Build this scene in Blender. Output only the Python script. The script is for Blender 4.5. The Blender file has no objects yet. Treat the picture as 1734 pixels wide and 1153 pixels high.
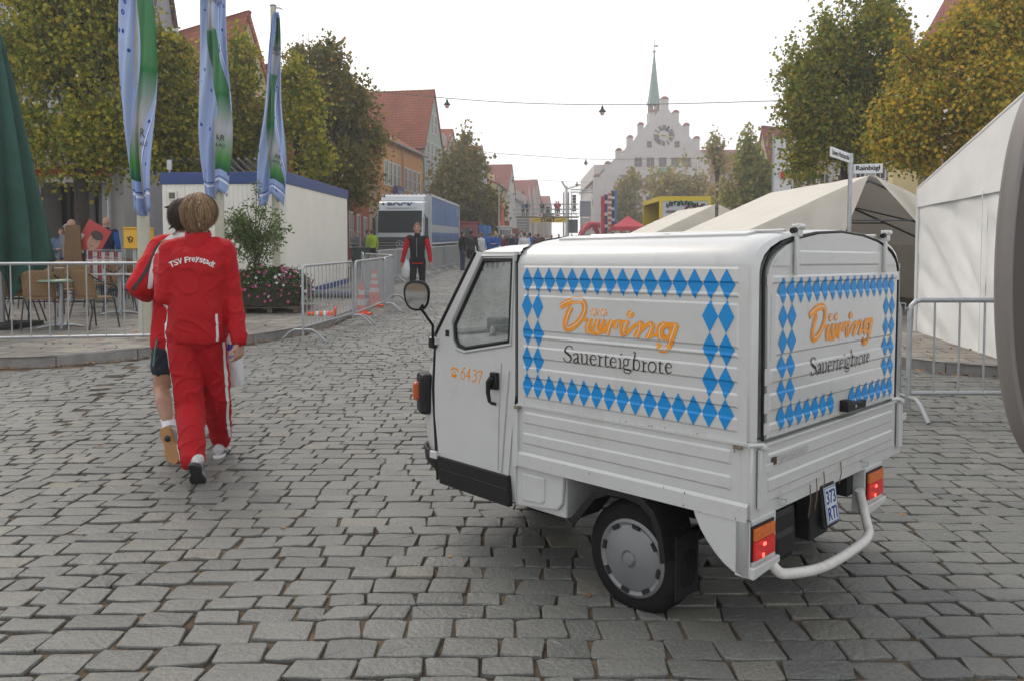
import bpy, math, random
import numpy as np
from mathutils import Vector, Matrix, noise
R = math.radians
random.seed(7)
rng = np.random.default_rng(11)
scn = bpy.context.scene
COL = scn.collection
# ---------------------------------------------------------------- camera
CAMH = 1.33; FOC = 1350.0; PITCH = R(2.5); PY = 443 + FOC * math.tan(PITCH)
cd = bpy.data.cameras.new("camera"); cam = bpy.data.objects.new("camera", cd); COL.objects.link(cam)
cam.location = (0, 0, CAMH); cam.rotation_euler = (math.pi / 2 - PITCH, 0, 0)
cd.sensor_width = 36; cd.lens = 36 * FOC / 1734; cd.shift_y = -(576.5 - PY) / 1734
cd.clip_start = 0.05; cd.clip_end = 3000
scn.camera = cam
# ---------------------------------------------------------------- sky and sun (overcast, foggy)
SUN_EL, SUN_AZ = R(48), R(-35)      # azimuth from +Y towards +X
w = bpy.data.worlds.new("World"); scn.world = w; w.use_nodes = True
nt = w.node_tree; nt.nodes.clear()
out = nt.nodes.new('ShaderNodeOutputWorld'); bg = nt.nodes.new('ShaderNodeBackground')
sky = nt.nodes.new('ShaderNodeTexSky'); sky.sky_type = 'NISHITA'; sky.sun_disc = False
sky.sun_elevation = SUN_EL; sky.sun_rotation = SUN_AZ; sky.dust_density = 8; sky.air_density = 1
b2 = nt.nodes.new('ShaderNodeBackground'); add = nt.nodes.new('ShaderNodeAddShader')
nt.links.new(sky.outputs[0], bg.inputs[0]); bg.inputs[1].default_value = 0.05
tc = nt.nodes.new('ShaderNodeTexCoord'); sep = nt.nodes.new('ShaderNodeSeparateXYZ'); nt.links.new(tc.outputs['Generated'], sep.inputs[0])
rp = nt.nodes.new('ShaderNodeValToRGB'); nt.links.new(sep.outputs['Z'], rp.inputs[0])
rp.color_ramp.elements[0].position = 0.0; rp.color_ramp.elements[0].color = (1.0, 1.0, 1.0, 1)
rp.color_ramp.elements[1].position = 0.6; rp.color_ramp.elements[1].color = (0.56, 0.565, 0.575, 1)
nt.links.new(rp.outputs[0], b2.inputs[0]); b2.inputs[1].default_value = 1.36
nt.links.new(bg.outputs[0], add.inputs[0]); nt.links.new(b2.outputs[0], add.inputs[1]); nt.links.new(add.outputs[0], out.inputs[0])
sd = bpy.data.lights.new("sun", 'SUN'); so = bpy.data.objects.new("sun", sd); COL.objects.link(so)
sd.energy = 0.9; sd.angle = R(14); sd.color = (1.0, 0.97, 0.93)
so.rotation_euler = (math.pi / 2 - SUN_EL, 0, -SUN_AZ + math.pi)
so.location = (-20, 30, 60)
scn.view_settings.view_transform = 'Standard'; scn.view_settings.look = 'None'
scn.view_settings.exposure = 0.08; scn.view_settings.gamma = 1
scn.cycles.volume_step_rate = 4 if hasattr(scn.cycles, 'volume_step_rate') else 1
scn.cycles.max_bounces = 6; scn.cycles.diffuse_bounces = 3; scn.cycles.glossy_bounces = 3
scn.cycles.transparent_max_bounces = 12; scn.cycles.volume_bounces = 0
# ---------------------------------------------------------------- photograph -> place
_fw = Vector((0, math.cos(PITCH), -math.sin(PITCH))); _up = Vector((0, math.sin(PITCH), math.cos(PITCH)))
def ray(px, py): return _fw + Vector((1, 0, 0)) * ((px - 867) / FOC) - _up * ((py - PY) / FOC)
def P(px, py, Y):
 r = ray(px, py); return Vector((0, 0, CAMH)) + r * (Y / r.y)
def g(Y):
 t = min(Y, 210) - 5.5
 return 0.03 * 0.8 * math.log1p(math.exp(t / 0.8)) if t < 20 else 0.03 * t
def gnp(Y):
 t = np.minimum(Y, 210) - 5.5
 return np.where(t < 20, 0.024 * np.log1p(np.exp(np.minimum(t, 30) / 0.8)), 0.03 * t)
def G(px, py, off=0.0):
 r = ray(px, py); lo, hi = 0.5, 300
 for _ in range(60):
  m = (lo + hi) / 2; z = CAMH + r.z * m / r.y
  if z > g(m) + off: lo = m
  else: hi = m
 return Vector((0, 0, CAMH)) + r * (lo / r.y)
PAV = 0.12
# ---------------------------------------------------------------- materials
MATS = {}
def mat(name, col, rough=0.6, metal=0.0, var=0.0, vscale=6.0, bump=0.0, bscale=40.0, spec=0.5, island=0.0, col2=None, coat=0.0, alpha=1.0, trans=0.0, emit=None, coords='Object', dirt=0.0, dirtcol=(0.09, 0.075, 0.06)):
 if name in MATS: return MATS[name]
 m = bpy.data.materials.new(name); m.use_nodes = True; n = m.node_tree.nodes; l = m.node_tree.links
 b = n['Principled BSDF']; b.inputs['Roughness'].default_value = rough; b.inputs['Metallic'].default_value = metal
 b.inputs['Specular IOR Level'].default_value = spec; b.inputs['Coat Weight'].default_value = coat; b.inputs['Coat Roughness'].default_value = 0.08
 c = (*col, 1) if len(col) == 3 else col
 b.inputs['Base Color'].default_value = c
 b.inputs['Alpha'].default_value = alpha; b.inputs['Transmission Weight'].default_value = trans
 if emit: b.inputs['Emission Color'].default_value = (*emit[0], 1); b.inputs['Emission Strength'].default_value = emit[1]
 tcn = n.new('ShaderNodeTexCoord'); src = tcn.outputs[coords]; last = None
 if var > 0 or col2:
  t = n.new('ShaderNodeTexNoise'); t.inputs['Scale'].default_value = vscale; t.inputs['Detail'].default_value = 5; t.inputs['Roughness'].default_value = 0.65
  l.new(src, t.inputs['Vector'])
  mx = n.new('ShaderNodeMix'); mx.data_type = 'RGBA'
  k2 = col2 if col2 else tuple(x * (1 - var) for x in col[:3])
  mx.inputs[6].default_value = c; mx.inputs[7].default_value = (*k2, 1)
  rm = n.new('ShaderNodeMapRange'); rm.inputs[1].default_value = 0.35; rm.inputs[2].default_value = 0.68
  l.new(t.outputs[0], rm.inputs[0]); l.new(rm.outputs[0], mx.inputs[0]); last = mx.outputs[2]
 if island > 0:
  ge = n.new('ShaderNodeNewGeometry'); hs = n.new('ShaderNodeHueSaturation')
  mr = n.new('ShaderNodeMapRange'); mr.inputs[3].default_value = 1 - island; mr.inputs[4].default_value = 1 + island
  l.new(ge.outputs['Random Per Island'], mr.inputs[0]); l.new(mr.outputs[0], hs.inputs['Value'])
  if last: l.new(last, hs.inputs['Color'])
  else: hs.inputs['Color'].default_value = c
  last = hs.outputs[0]
 if dirt > 0:
  t = n.new('ShaderNodeTexNoise'); t.inputs['Scale'].default_value = vscale * 2.3; t.inputs['Detail'].default_value = 8; t.inputs['Roughness'].default_value = 0.75
  l.new(src, t.inputs['Vector']); rm = n.new('ShaderNodeMapRange'); rm.inputs[1].default_value = 0.52; rm.inputs[2].default_value = 0.85; rm.inputs[4].default_value = dirt
  l.new(t.outputs[0], rm.inputs[0]); mx = n.new('ShaderNodeMix'); mx.data_type = 'RGBA'; l.new(rm.outputs[0], mx.inputs[0])
  if last: l.new(last, mx.inputs[6])
  else: mx.inputs[6].default_value = c
  mx.inputs[7].default_value = (*dirtcol, 1); last = mx.outputs[2]
 if last: l.new(last, b.inputs['Base Color'])
 if bump > 0:
  t = n.new('ShaderNodeTexNoise'); t.inputs['Scale'].default_value = bscale; t.inputs['Detail'].default_value = 4
  l.new(src, t.inputs['Vector']); bp = n.new('ShaderNodeBump'); bp.inputs['Strength'].default_value = bump; bp.inputs['Distance'].default_value = 0.02
  l.new(t.outputs[0], bp.inputs['Height']); l.new(bp.outputs[0], b.inputs['Normal'])
 MATS[name] = m; return m
def roofmat(name, c1, c2, sc=1.0):
 if name in MATS: return MATS[name]
 m = mat(name, c1, 0.85, spec=0.2); n = m.node_tree.nodes; l = m.node_tree.links; b = n['Principled BSDF']
 tcn = n.new('ShaderNodeTexCoord')
 br = n.new('ShaderNodeTexBrick'); br.inputs['Color1'].default_value = (*c1, 1); br.inputs['Color2'].default_value = (*c2, 1)
 br.inputs['Mortar'].default_value = (*[x * 0.35 for x in c1], 1); br.inputs['Scale'].default_value = sc
 br.inputs['Brick Width'].default_value = 0.2; br.inputs['Row Height'].default_value = 0.3; br.inputs['Mortar Size'].default_value = 0.025
 l.new(tcn.outputs['UV'], br.inputs['Vector'])
 t = n.new('ShaderNodeTexNoise'); t.inputs['Scale'].default_value = 0.7; t.inputs['Detail'].default_value = 6; l.new(tcn.outputs['UV'], t.inputs['Vector'])
 mx = n.new('ShaderNodeMix'); mx.data_type = 'RGBA'; mx.blend_type = 'MULTIPLY'; mx.inputs[0].default_value = 0.6
 cr = n.new('ShaderNodeMapRange'); cr.inputs[1].default_value = 0.3; cr.inputs[2].default_value = 0.7; cr.inputs[3].default_value = 0.65; cr.inputs[4].default_value = 1.15
 l.new(t.outputs[0], cr.inputs[0]); l.new(br.outputs[0], mx.inputs[6]); l.new(cr.outputs[0], mx.inputs[7]); l.new(mx.outputs[2], b.inputs['Base Color'])
 bp = n.new('ShaderNodeBump'); bp.inputs['Strength'].default_value = 0.5; bp.inputs['Distance'].default_value = 0.03; l.new(br.outputs['Fac'], bp.inputs['Height']); bp.invert = True
 l.new(bp.outputs[0], b.inputs['Normal'])
 return m
# ---------------------------------------------------------------- mesh builder
class MB:
 def __init__(s): s.v = []; s.f = []; s.mi = []; s.sm = []; s.uv = {}
 def add(s, vs, fs, mi=0, smooth=False):
  o = len(s.v); s.v += [tuple(x) for x in vs]
  for f in fs: s.f.append([i + o for i in f]); s.mi.append(mi); s.sm.append(smooth)
  return s
 def box(s, c, d, rz=0, mi=0, M=None):
  x, y, z = d[0] / 2, d[1] / 2, d[2] / 2
  vs = [Vector((a * x, b * y, e * z)) for e in (-1, 1) for b in (-1, 1) for a in (-1, 1)]
  T = Matrix.Translation(c) @ Matrix.Rotation(rz, 4, 'Z')
  if M: T = Matrix.Translation(c) @ M
  return s.add([T @ v for v in vs], [(0, 2, 3, 1), (4, 5, 7, 6), (0, 1, 5, 4), (2, 6, 7, 3), (0, 4, 6, 2), (1, 3, 7, 5)], mi)
 def bb(s, x0, x1, y0, y1, z0, z1, mi=0): return s.box(((x0 + x1) / 2, (y0 + y1) / 2, (z0 + z1) / 2), (x1 - x0, y1 - y0, z1 - z0), mi=mi)
 def loft(s, rings, cap=True, mi=0, smooth=True, closed=True):
  n = len(rings[0]); vs = [p for r in rings for p in r]; fs = []
  for i in range(len(rings) - 1):
   for j in range(n if closed else n - 1):
    k = (j + 1) % n; fs.append((i * n + j, i * n + k, (i + 1) * n + k, (i + 1) * n + j))
  s.add(vs, fs, mi, smooth)
  if cap:
   o = len(s.v) - len(vs)
   s.f.append([o + j for j in range(n)][::-1]); s.mi.append(mi); s.sm.append(False)
   s.f.append([o + (len(rings) - 1) * n + j for j in range(n)]); s.mi.append(mi); s.sm.append(False)
  return s
 def tube(s, pts, r, n=8, mi=0, cap=True, flat=1.0):
  pts = [Vector(p) for p in pts]; rs = r if isinstance(r, (list, tuple)) else [r] * len(pts); rings = []; prev = None
  for i, p in enumerate(pts):
   t = (pts[min(i + 1, len(pts) - 1)] - pts[max(i - 1, 0)]).normalized()
   if prev is None:
    a = Vector((0, 0, 1)) if abs(t.z) < 0.9 else Vector((1, 0, 0)); x = t.cross(a).normalized()
   else:
    x = prev - t * prev.dot(t); x = x.normalized() if x.length > 1e-6 else t.orthogonal().normalized()
   prev = x; y = t.cross(x)
   rings.append([p + (x * math.cos(2 * math.pi * k / n) + y * math.sin(2 * math.pi * k / n) * flat) * rs[i] for k in range(n)])
  return s.loft(rings, cap, mi)
 def cyl(s, a, b, r0, r1=None, n=12, mi=0): return s.tube([a, b], [r0, r0 if r1 is None else r1], n, mi)
 def ell(s, c, r, nu=12, nv=8, mi=0, M=None, smooth=True):
  if isinstance(r, (int, float)): r = (r, r, r)
  vs = []; fs = []; c = Vector(c)
  def T(p): return c + (M @ p if M else p)
  vs.append(T(Vector((0, 0, -r[2]))))
  for i in range(1, nv):
   a = -math.pi / 2 + math.pi * i / nv
   for j in range(nu):
    b = 2 * math.pi * j / nu; vs.append(T(Vector((r[0] * math.cos(a) * math.cos(b), r[1] * math.cos(a) * math.sin(b), r[2] * math.sin(a)))))
  vs.append(T(Vector((0, 0, r[2]))))
  for j in range(nu): fs.append((0, 1 + (j + 1) % nu, 1 + j))
  for i in range(nv - 2):
   for j in range(nu):
    a = 1 + i * nu + j; b = 1 + i * nu + (j + 1) % nu; fs.append((a, b, b + nu, a + nu))
  t = len(vs) - 1
  for j in range(nu): fs.append((t, 1 + (nv - 2) * nu + j, 1 + (nv - 2) * nu + (j + 1) % nu))
  return s.add(vs, fs, mi, smooth)
 def cap2(s, a, ra, b, rb, n=12):          # closed capsule with two radii
  a = Vector(a); b = Vector(b); t = (b - a); L = t.length
  if L < 1e-5: return s.ell(a, max(ra, rb), n, 8)
  t /= L; x = t.orthogonal().normalized(); y = t.cross(x); rings = []
  for k in range(1, 5):
   q = -math.pi / 2 + k * math.pi / 8; rings.append((a + t * ra * math.sin(q), ra * math.cos(q)))
  for k in range(0, 4):
   q = k * math.pi / 8; rings.append((b + t * rb * math.sin(q), rb * math.cos(q)))
  return s.loft([[c + (x * math.cos(2 * math.pi * j / n) + y * math.sin(2 * math.pi * j / n)) * rr for j in range(n)] for c, rr in rings])
 def prism(s, poly, f, mi=0, side=True, back=True):   # poly list of 2D, f(x,y,k) -> point k=0 front 1 back
  n = len(poly); vs = [f(x, y, 0) for x, y in poly] + [f(x, y, 1) for x, y in poly]; fs = [list(range(n))]
  if back: fs.append(list(range(n, 2 * n))[::-1])
  if side: fs += [(i, i + n, (i + 1) % n + n, (i + 1) % n) for i in range(n)]
  return s.add(vs, fs, mi)
 def quad(s, a, b, c, d, mi=0): return s.add([a, b, c, d], [(0, 1, 2, 3)], mi)
 def lathe(s, prof, c=(0, 0, 0), n=20, mi=0, M=None):
  c = Vector(c); rings = []
  for r, z in prof:
   rings.append([c + ((M @ Vector((r * math.cos(2 * math.pi * k / n), r * math.sin(2 * math.pi * k / n), z))) if M else Vector((r * math.cos(2 * math.pi * k / n), r * math.sin(2 * math.pi * k / n), z))) for k in range(n)])
  return s.loft(rings, True, mi)
 def ribbon(s, pts, hw, f, closed=False, mi=0, jn=8):   # flat stroke in 2D, f(x,y)->3D point
  pts = [Vector(p) for p in pts]; hs = hw if isinstance(hw, (list, tuple)) else [hw] * len(pts)
  n = len(pts)
  for i in range(n if closed else n - 1):
   a, b = pts[i], pts[(i + 1) % n]; ha, hb = hs[i], hs[(i + 1) % n]; d = (b - a)
   if d.length < 1e-9: continue
   d = d.normalized(); nn = Vector((-d.y, d.x)); s.add([f(*(a + nn * ha)), f(*(a - nn * ha)), f(*(b - nn * hb)), f(*(b + nn * hb))], [(0, 1, 2, 3)], mi)
  return s
def mesh(name, mb, fix=True):
 me = bpy.data.meshes.new(name); me.from_pydata([tuple(v) for v in mb.v], [], mb.f)
 me.polygons.foreach_set('material_index', mb.mi); me.polygons.foreach_set('use_smooth', mb.sm); me.update()
 if fix:
  import bmesh
  bm = bmesh.new(); bm.from_mesh(me); bmesh.ops.recalc_face_normals(bm, faces=bm.faces); bm.to_mesh(me); bm.free()
 return me
def setm(me, m):
 for x in (m if isinstance(m, (list, tuple)) else [m]): me.materials.append(x)
def obj(name, mb, m, parent=None, bevel=0, fix=True, sharp=40):
 me = mesh(name, mb, fix); setm(me, m)
 if any(mb.sm):
  try: me.set_sharp_from_angle(angle=R(sharp))
  except Exception: pass
 o = bpy.data.objects.new(name, me); COL.objects.link(o)
 if parent: o.parent = parent
 if bevel:
  md = o.modifiers.new('bevel', 'BEVEL'); md.width = bevel; md.segments = 2; md.limit_method = 'ANGLE'; md.angle_limit = R(50)
 return o
def tag(o, label=None, cat=None, group=None, kind=None):
 if label: o['label'] = label
 if cat: o['category'] = cat
 if group: o['group'] = group
 if kind: o['kind'] = kind
 return o
def thing(name, label, cat, loc=(0, 0, 0), rz=0, group=None, scale=None):
 o = bpy.data.objects.new(name, None); COL.objects.link(o); o.location = loc; o.rotation_euler = (0, 0, rz)
 o.empty_display_size = 0.2
 return tag(o, label, cat, group)
def dup(root, loc, rz=0, label=None, cat=None, group=None):
 r = root.copy(); COL.objects.link(r); r.location = loc; r.rotation_euler = (0, 0, rz)
 if label: r['label'] = label
 if cat: r['category'] = cat
 if group: r['group'] = group
 def rec(src, dst):
  for ch in list(src.children):
   c = ch.copy(); COL.objects.link(c); c.parent = dst; rec(ch, c)
 rec(root, r); return r
TCACHE = {}
WORK = bpy.data.scenes.new('work')
def evaluated(o):
 WORK.collection.objects.link(o); vl = WORK.view_layers[0]; vl.update(); dg = vl.depsgraph; dg.update()
 me = bpy.data.meshes.new_from_object(o.evaluated_get(dg)); WORK.collection.objects.unlink(o); return me
def text_mb(s, font_scale=1.0):
 cu = bpy.data.curves.new('t', 'FONT'); cu.body = s; cu.size = 1; cu.align_x = 'CENTER'; cu.align_y = 'CENTER'; cu.resolution_u = 3
 if (s in TCACHE): bpy.data.curves.remove(cu); return TCACHE[s]
 o = bpy.data.objects.new('t', cu); me = evaluated(o)
 vs = np.array([v.co[:] for v in me.vertices]); fs = [list(p.vertices) for p in me.polygons]
 bpy.data.objects.remove(o); bpy.data.curves.remove(cu); bpy.data.meshes.remove(me)
 TCACHE[s] = (vs, fs); return vs, fs
def text(mb, s, f, width=None, height=None, bold=0.0, mi=0):   # f(x,y)->3D, x in [-w/2,w/2], y in [-h/2,h/2]
 vs, fs = text_mb(s); lo = vs.min(0); hi = vs.max(0); c = (lo + hi) / 2; sx = width / (hi[0] - lo[0]); sy = (height / (hi[1] - lo[1])) if height else sx
 offs = [(0, 0)] if not bold else [(-bold, 0), (bold, 0), (0, bold * 0.6), (0, -bold * 0.6)]
 for i, (ox, oy) in enumerate(offs):
  mb.add([Vector(f((v[0] - c[0]) * sx + ox, (v[1] - c[1]) * sy + oy)) for v in vs], fs, mi)
 return mb
def fused(name, prims, voxel, m, parent=None, smooth=4, wr=0.0, wrs=8.0, loc=None, dirx=(1, 1, 1), deco=None):
 """several closed shapes grown together into one continuous skin"""
 me = mesh(name + '_raw', prims, True); o = bpy.data.objects.new(name, me)
 md = o.modifiers.new('r', 'REMESH'); md.mode = 'VOXEL'; md.voxel_size = voxel; md.use_smooth_shade = True
 ms = o.modifiers.new('s', 'SMOOTH'); ms.iterations = smooth; ms.factor = 0.5
 m2 = evaluated(o); m2.name = name; COL.objects.link(o)
 o.modifiers.clear(); o.data = m2; bpy.data.meshes.remove(me)
 if wr > 0:
  nv = len(m2.vertices); co = np.empty(nv * 3); nr = np.empty(nv * 3); m2.vertices.foreach_get('co', co); m2.vertices.foreach_get('normal', nr); co = co.reshape(-1, 3); nr = nr.reshape(-1, 3)
  am = np.empty(nv); D3 = np.array(dirx) * wrs
  for i_, c_ in enumerate((co * D3).tolist()):
   c = Vector(c_); a = noise.noise(c); r_ = abs(noise.noise(c * 1.25 + Vector((5, 3, 1)))); am[i_] = .55 * a + max(0, .16 - r_) * 5.5 + .35 * max(0, .12 - abs(noise.noise(c * 2.7 + Vector((1, 7, 2))))) * 6 - .2
  m2.vertices.foreach_set('co', (co + nr * (am * wr)[:, None]).ravel())
  m2.update()
 m2.materials.clear(); setm(m2, m)
 if deco: deco(m2)
 if parent: o.parent = parent
 return o
# ================================================================ GROUND
def sheet(name, xs, ys, zf, m):
 X, Y = np.meshgrid(xs, ys); Z = zf(X, Y); nx, ny = len(xs), len(ys)
 v = np.stack([X, Y, Z], -1).reshape(-1, 3); i = np.arange(nx * ny).reshape(ny, nx)
 f = np.stack([i[:-1, :-1], i[:-1, 1:], i[1:, 1:], i[1:, :-1]], -1).reshape(-1, 4)
 me = bpy.data.meshes.new(name); me.from_pydata(v.tolist(), [], f.tolist()); me.update()
 me.polygons.foreach_set('use_smooth', [True] * len(f)); setm(me, m)
 o = bpy.data.objects.new(name, me); COL.objects.link(o); return tag(o, kind='structure')
m_sand = mat('joint_sand', (0.19, 0.14, 0.09), 0.95, var=0.5, vscale=2.6, bump=0.6, bscale=160, col2=(0.028, 0.022, 0.018), spec=0.2)
ys = np.concatenate([np.arange(-6, 60, 0.5), np.arange(60, 230, 5), np.arange(230, 900, 60)])
xs = np.concatenate([np.arange(-500, -40, 46), np.arange(-40, 40.1, 2), np.arange(46, 500, 46)])
def undul(x, y): return 0.012 * np.sin(x * 0.9 + 0.6 * np.sin(y * 0.5)) * np.sin(y * 0.7 + 1.0) * np.clip((y - 1) / 4, 0, 1)
sheet('ground', xs, ys, lambda X, Y: gnp(Y) - 0.013, m_sand)
# cobbled road: every sett its own little block
KERB_L = [(-12, 8.9), (-6.2, 9.1), (-5.1, 9.55), (-4.3, 10.3), (-3.75, 11.2), (-3.3, 12.2), (-3.1, 13.6), (-3.1, 17.5), (-3.6, 20), (-5.2, 22.5), (-7.5, 24), (-7.6, 60), (-7, 120)]
KERB_R = [(14, 6.6), (8.5, 7.7), (5.3, 8.5), (4.45, 9.25), (3.9, 10.3), (3.6, 12), (3.7, 16), (4.2, 25), (5.2, 60), (8, 120)]
def inter(poly, y):
 for (x0, y0), (x1, y1) in zip(poly, poly[1:]):
  if (y0 <= y <= y1) or (y1 <= y <= y0): return x0 + (x1 - x0) * (y - y0) / (y1 - y0 + 1e-9)
 return poly[0][0] if y < min(poly[0][1], poly[-1][1]) else poly[-1][0]
def stones():
 V = []; Fq = []; off = 0
 y = 1.2; row = 0; C = []
 while y < 70:
  h = 0.137 * (1 + 0.10 * rng.standard_normal()); h = min(max(h, 0.11), 0.17)
  if y > 30: h *= 1.0
  xl = max(inter(KERB_L, y) if y > 8.9 else -9, -0.72 * y - 1.8); xr = min(inter(KERB_R, y) if y > 7.0 else 9, 0.72 * y + 1.8)
  if y > 26: xl = max(xl, -5.5)
  x = xl + rng.random() * 0.15
  while x < xr:
   wd = float(np.clip(0.182 * (1 + 0.24 * rng.standard_normal()), 0.11, 0.30)); C.append((x + wd / 2, y + h / 2, wd, h)); x += wd
  y += h; row += 1
 C = np.array(C)
 # a band of setts on the left is laid at an angle
 left = C[:, 0] < -3.15 - 0.26 * (C[:, 1] - 4.6)
 ang = np.where(left, R(9), 0.0)
 wob = 0.10 * np.sin(C[:, 0] * 0.55 + 0.8) + 0.03 * np.sin(C[:, 0] * 2.1 + C[:, 1]) + np.where(left, 0.16 * (C[:, 0] + 3.15), 0)
 cx = C[:, 0] + 0.05 * np.sin(C[:, 1] * 1.3); cy = C[:, 1] + wob
 gap = 0.0115
 for lod, sel in ((0, C[:, 1] < 13), (1, C[:, 1] >= 13)):
  cc = np.stack([cx, cy, C[:, 2], C[:, 3], ang], 1)[sel]; n = len(cc)
  if lod == 0:
   k = 12; base = np.array([(-1, -.8), (-1, .8), (-.93, .97), (-.42, 1.0), (.42, 1.0), (.93, .97), (1, .8), (1, -.8), (.93, -.97), (.42, -1.0), (-.42, -1.0), (-.93, -.97)])
  else:
   k = 8; base = np.array([(-1, -.8), (-1, .8), (-.88, 1), (.88, 1), (1, .8), (1, -.8), (.88, -1), (-.88, -1)])
  J = base[None] + rng.normal(0, 0.032, (n, k, 2)); sk = rng.normal(0, 0.07, (n, 1)); J[:, :, 0] += sk * base[None, :, 1]; J[:, :, 1] += rng.normal(0, 0.05, (n, 1)) * base[None, :, 0]
  hw = (cc[:, 2] / 2 - gap / 2)[:, None]; hh = (cc[:, 3] / 2 - gap / 2)[:, None]
  ring = np.stack([J[:, :, 0] * hw, J[:, :, 1] * hh], -1)
  ca, sa = np.cos(cc[:, 4])[:, None], np.sin(cc[:, 4])[:, None]
  def place(rg, z):
   X = rg[..., 0] * ca - rg[..., 1] * sa + cc[:, 0][:, None]; Y = rg[..., 0] * sa + rg[..., 1] * ca + cc[:, 1][:, None]
   return np.stack([X, Y, z], -1)
  ht = rng.normal(0, 0.0025, (n, 1)); tx = rng.normal(0, 0.013, (n, 1)); ty = rng.normal(0, 0.016, (n, 1))
  def zz(rg, dz): return gnp(rg[..., 1] + cc[:, 1][:, None]) + undul(rg[..., 0] + cc[:, 0][:, None], cc[:, 1][:, None]) * 0 + ht + tx * rg[..., 0] + ty * rg[..., 1] + dz
  if lod == 0:
   r0 = place(ring * 1.01, zz(ring, -0.035)); r1 = place(ring, zz(ring, -0.0045) + rng.normal(0, .0012, (n, k)))
   in2 = ring * (1 - 0.0032 / np.stack([hw + 0 * ring[..., 0], hh + 0 * ring[..., 0]], -1)); r2 = place(in2, zz(in2, -0.0006) + rng.normal(0, .0010, (n, k)))
   in3 = ring * 0.62; r3 = place(in3, zz(in3, 0.001) + rng.normal(0, .0009, (n, k)))
   c = place(ring[:, :1] * 0, zz(ring[:, :1] * 0, 0.0018)); rings = [r0, r1, r2, r3]
  else:
   r0 = place(ring * 1.01, zz(ring, -0.035)); in2 = ring * 0.9; r2 = place(in2, zz(in2, 0)); c = place(ring[:, :1] * 0, zz(ring[:, :1] * 0, 0.002)); rings = [r0, r2]
   r1 = place(ring, zz(ring, -0.008)); rings = [r0, r1, r2]
  A = np.concatenate(rings + [c], 1); m = A.shape[1]; V.append(A.reshape(-1, 3))
  b = (np.arange(n) * m + off)[:, None]; i = np.arange(k); jn = (i + 1) % k
  for q in range(len(rings) - 1):
   f = np.stack([q * k + i, q * k + jn, (q + 1) * k + jn, (q + 1) * k + i], -1); Fq.append((b[:, :, None] + f[None]).reshape(-1, 4))
  q = len(rings) - 1; f = np.stack([q * k + i, q * k + jn, np.full(k, m - 1)], -1); T = (b[:, :, None] + f[None]).reshape(-1, 3)
  Fq.append(T); off += n * m
 V = np.concatenate(V); me = bpy.data.meshes.new('cobbled_road')
 quads = np.concatenate([f for f in Fq if f.shape[1] == 4]); tris = np.concatenate([f for f in Fq if f.shape[1] == 3])
 quads = quads[:, ::-1]; tris = tris[:, ::-1]
 me.vertices.add(len(V)); me.vertices.foreach_set('co', V.astype(np.float32).ravel())
 nl = len(quads) * 4 + len(tris) * 3; me.loops.add(nl); me.loops.foreach_set('vertex_index', np.concatenate([quads.ravel(), tris.ravel()]).astype(np.int32))
 st = np.concatenate([np.arange(len(quads)) * 4, len(quads) * 4 + np.arange(len(tris)) * 3]).astype(np.int32)
 me.polygons.add(len(st)); me.polygons.foreach_set('loop_start', st); me.polygons.foreach_set('loop_total', np.concatenate([np.full(len(quads), 4), np.full(len(tris), 3)]).astype(np.int32))
 me.polygons.foreach_set('use_smooth', np.zeros(len(st), bool)); me.update(calc_edges=True); me.validate()
 return me
me = stones()
m = mat('granite_sett', (0.235, 0.25, 0.24), 0.62, spec=0.5); n = m.node_tree.nodes; l = m.node_tree.links; b = n['Principled BSDF']
tcn = n.new('ShaderNodeTexCoord'); ge = n.new('ShaderNodeNewGeometry')
cr = n.new('ShaderNodeValToRGB'); e = cr.color_ramp.elements
e[0].position = 0; e[0].color = (0.122, 0.127, 0.123, 1); e[1].position = 1; e[1].color = (0.190, 0.186, 0.160, 1)
for p, c in ((0.18, (0.138, 0.143, 0.137, 1)), (0.5, (0.158, 0.162, 0.153, 1)), (0.82, (0.168, 0.172, 0.163, 1)), (0.93, (0.178, 0.176, 0.156, 1))):
 x = e.new(p); x.color = c
l.new(ge.outputs['Random Per Island'], cr.inputs[0])
n1 = n.new('ShaderNodeTexNoise'); n1.inputs['Scale'].default_value = 130; n1.inputs['Detail'].default_value = 3; l.new(tcn.outputs['Object'], n1.inputs[0])
mr = n.new('ShaderNodeMapRange'); mr.inputs[1].default_value = 0.3; mr.inputs[2].default_value = 0.7; mr.inputs[3].default_value = 0.72; mr.inputs[4].default_value = 1.25; l.new(n1.outputs[0], mr.inputs[0])
mx = n.new('ShaderNodeMix'); mx.data_type = 'RGBA'; mx.blend_type = 'MULTIPLY'; mx.inputs[0].default_value = 1; l.new(cr.outputs[0], mx.inputs[6]); l.new(mr.outputs[0], mx.inputs[7])
n2 = n.new('ShaderNodeTexNoise'); n2.inputs['Scale'].default_value = 1.1; n2.inputs['Detail'].default_value = 6; l.new(tcn.outputs['Object'], n2.inputs[0])
mr2 = n.new('ShaderNodeMapRange'); mr2.inputs[1].default_value = 0.35; mr2.inputs[2].default_value = 0.68; l.new(n2.outputs[0], mr2.inputs[0])
mx2 = n.new('ShaderNodeMix'); mx2.data_type = 'RGBA'; l.new(mr2.outputs[0], mx2.inputs[0]); l.new(mx.outputs[2], mx2.inputs[6])
hs = n.new('ShaderNodeHueSaturation'); hs.inputs['Value'].default_value = 0.78; l.new(mx.outputs[2], hs.inputs['Color']); l.new(hs.outputs[0], mx2.inputs[7]); wm = n.new('ShaderNodeMix'); wm.data_type = 'RGBA'; wm.blend_type = 'MULTIPLY'; wm.inputs[0].default_value = 1; wm.inputs[7].default_value = (.935, .925, .885, 1); l.new(mx2.outputs[2], wm.inputs[6])
l.new(wm.outputs[2], b.inputs['Base Color'])
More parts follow.
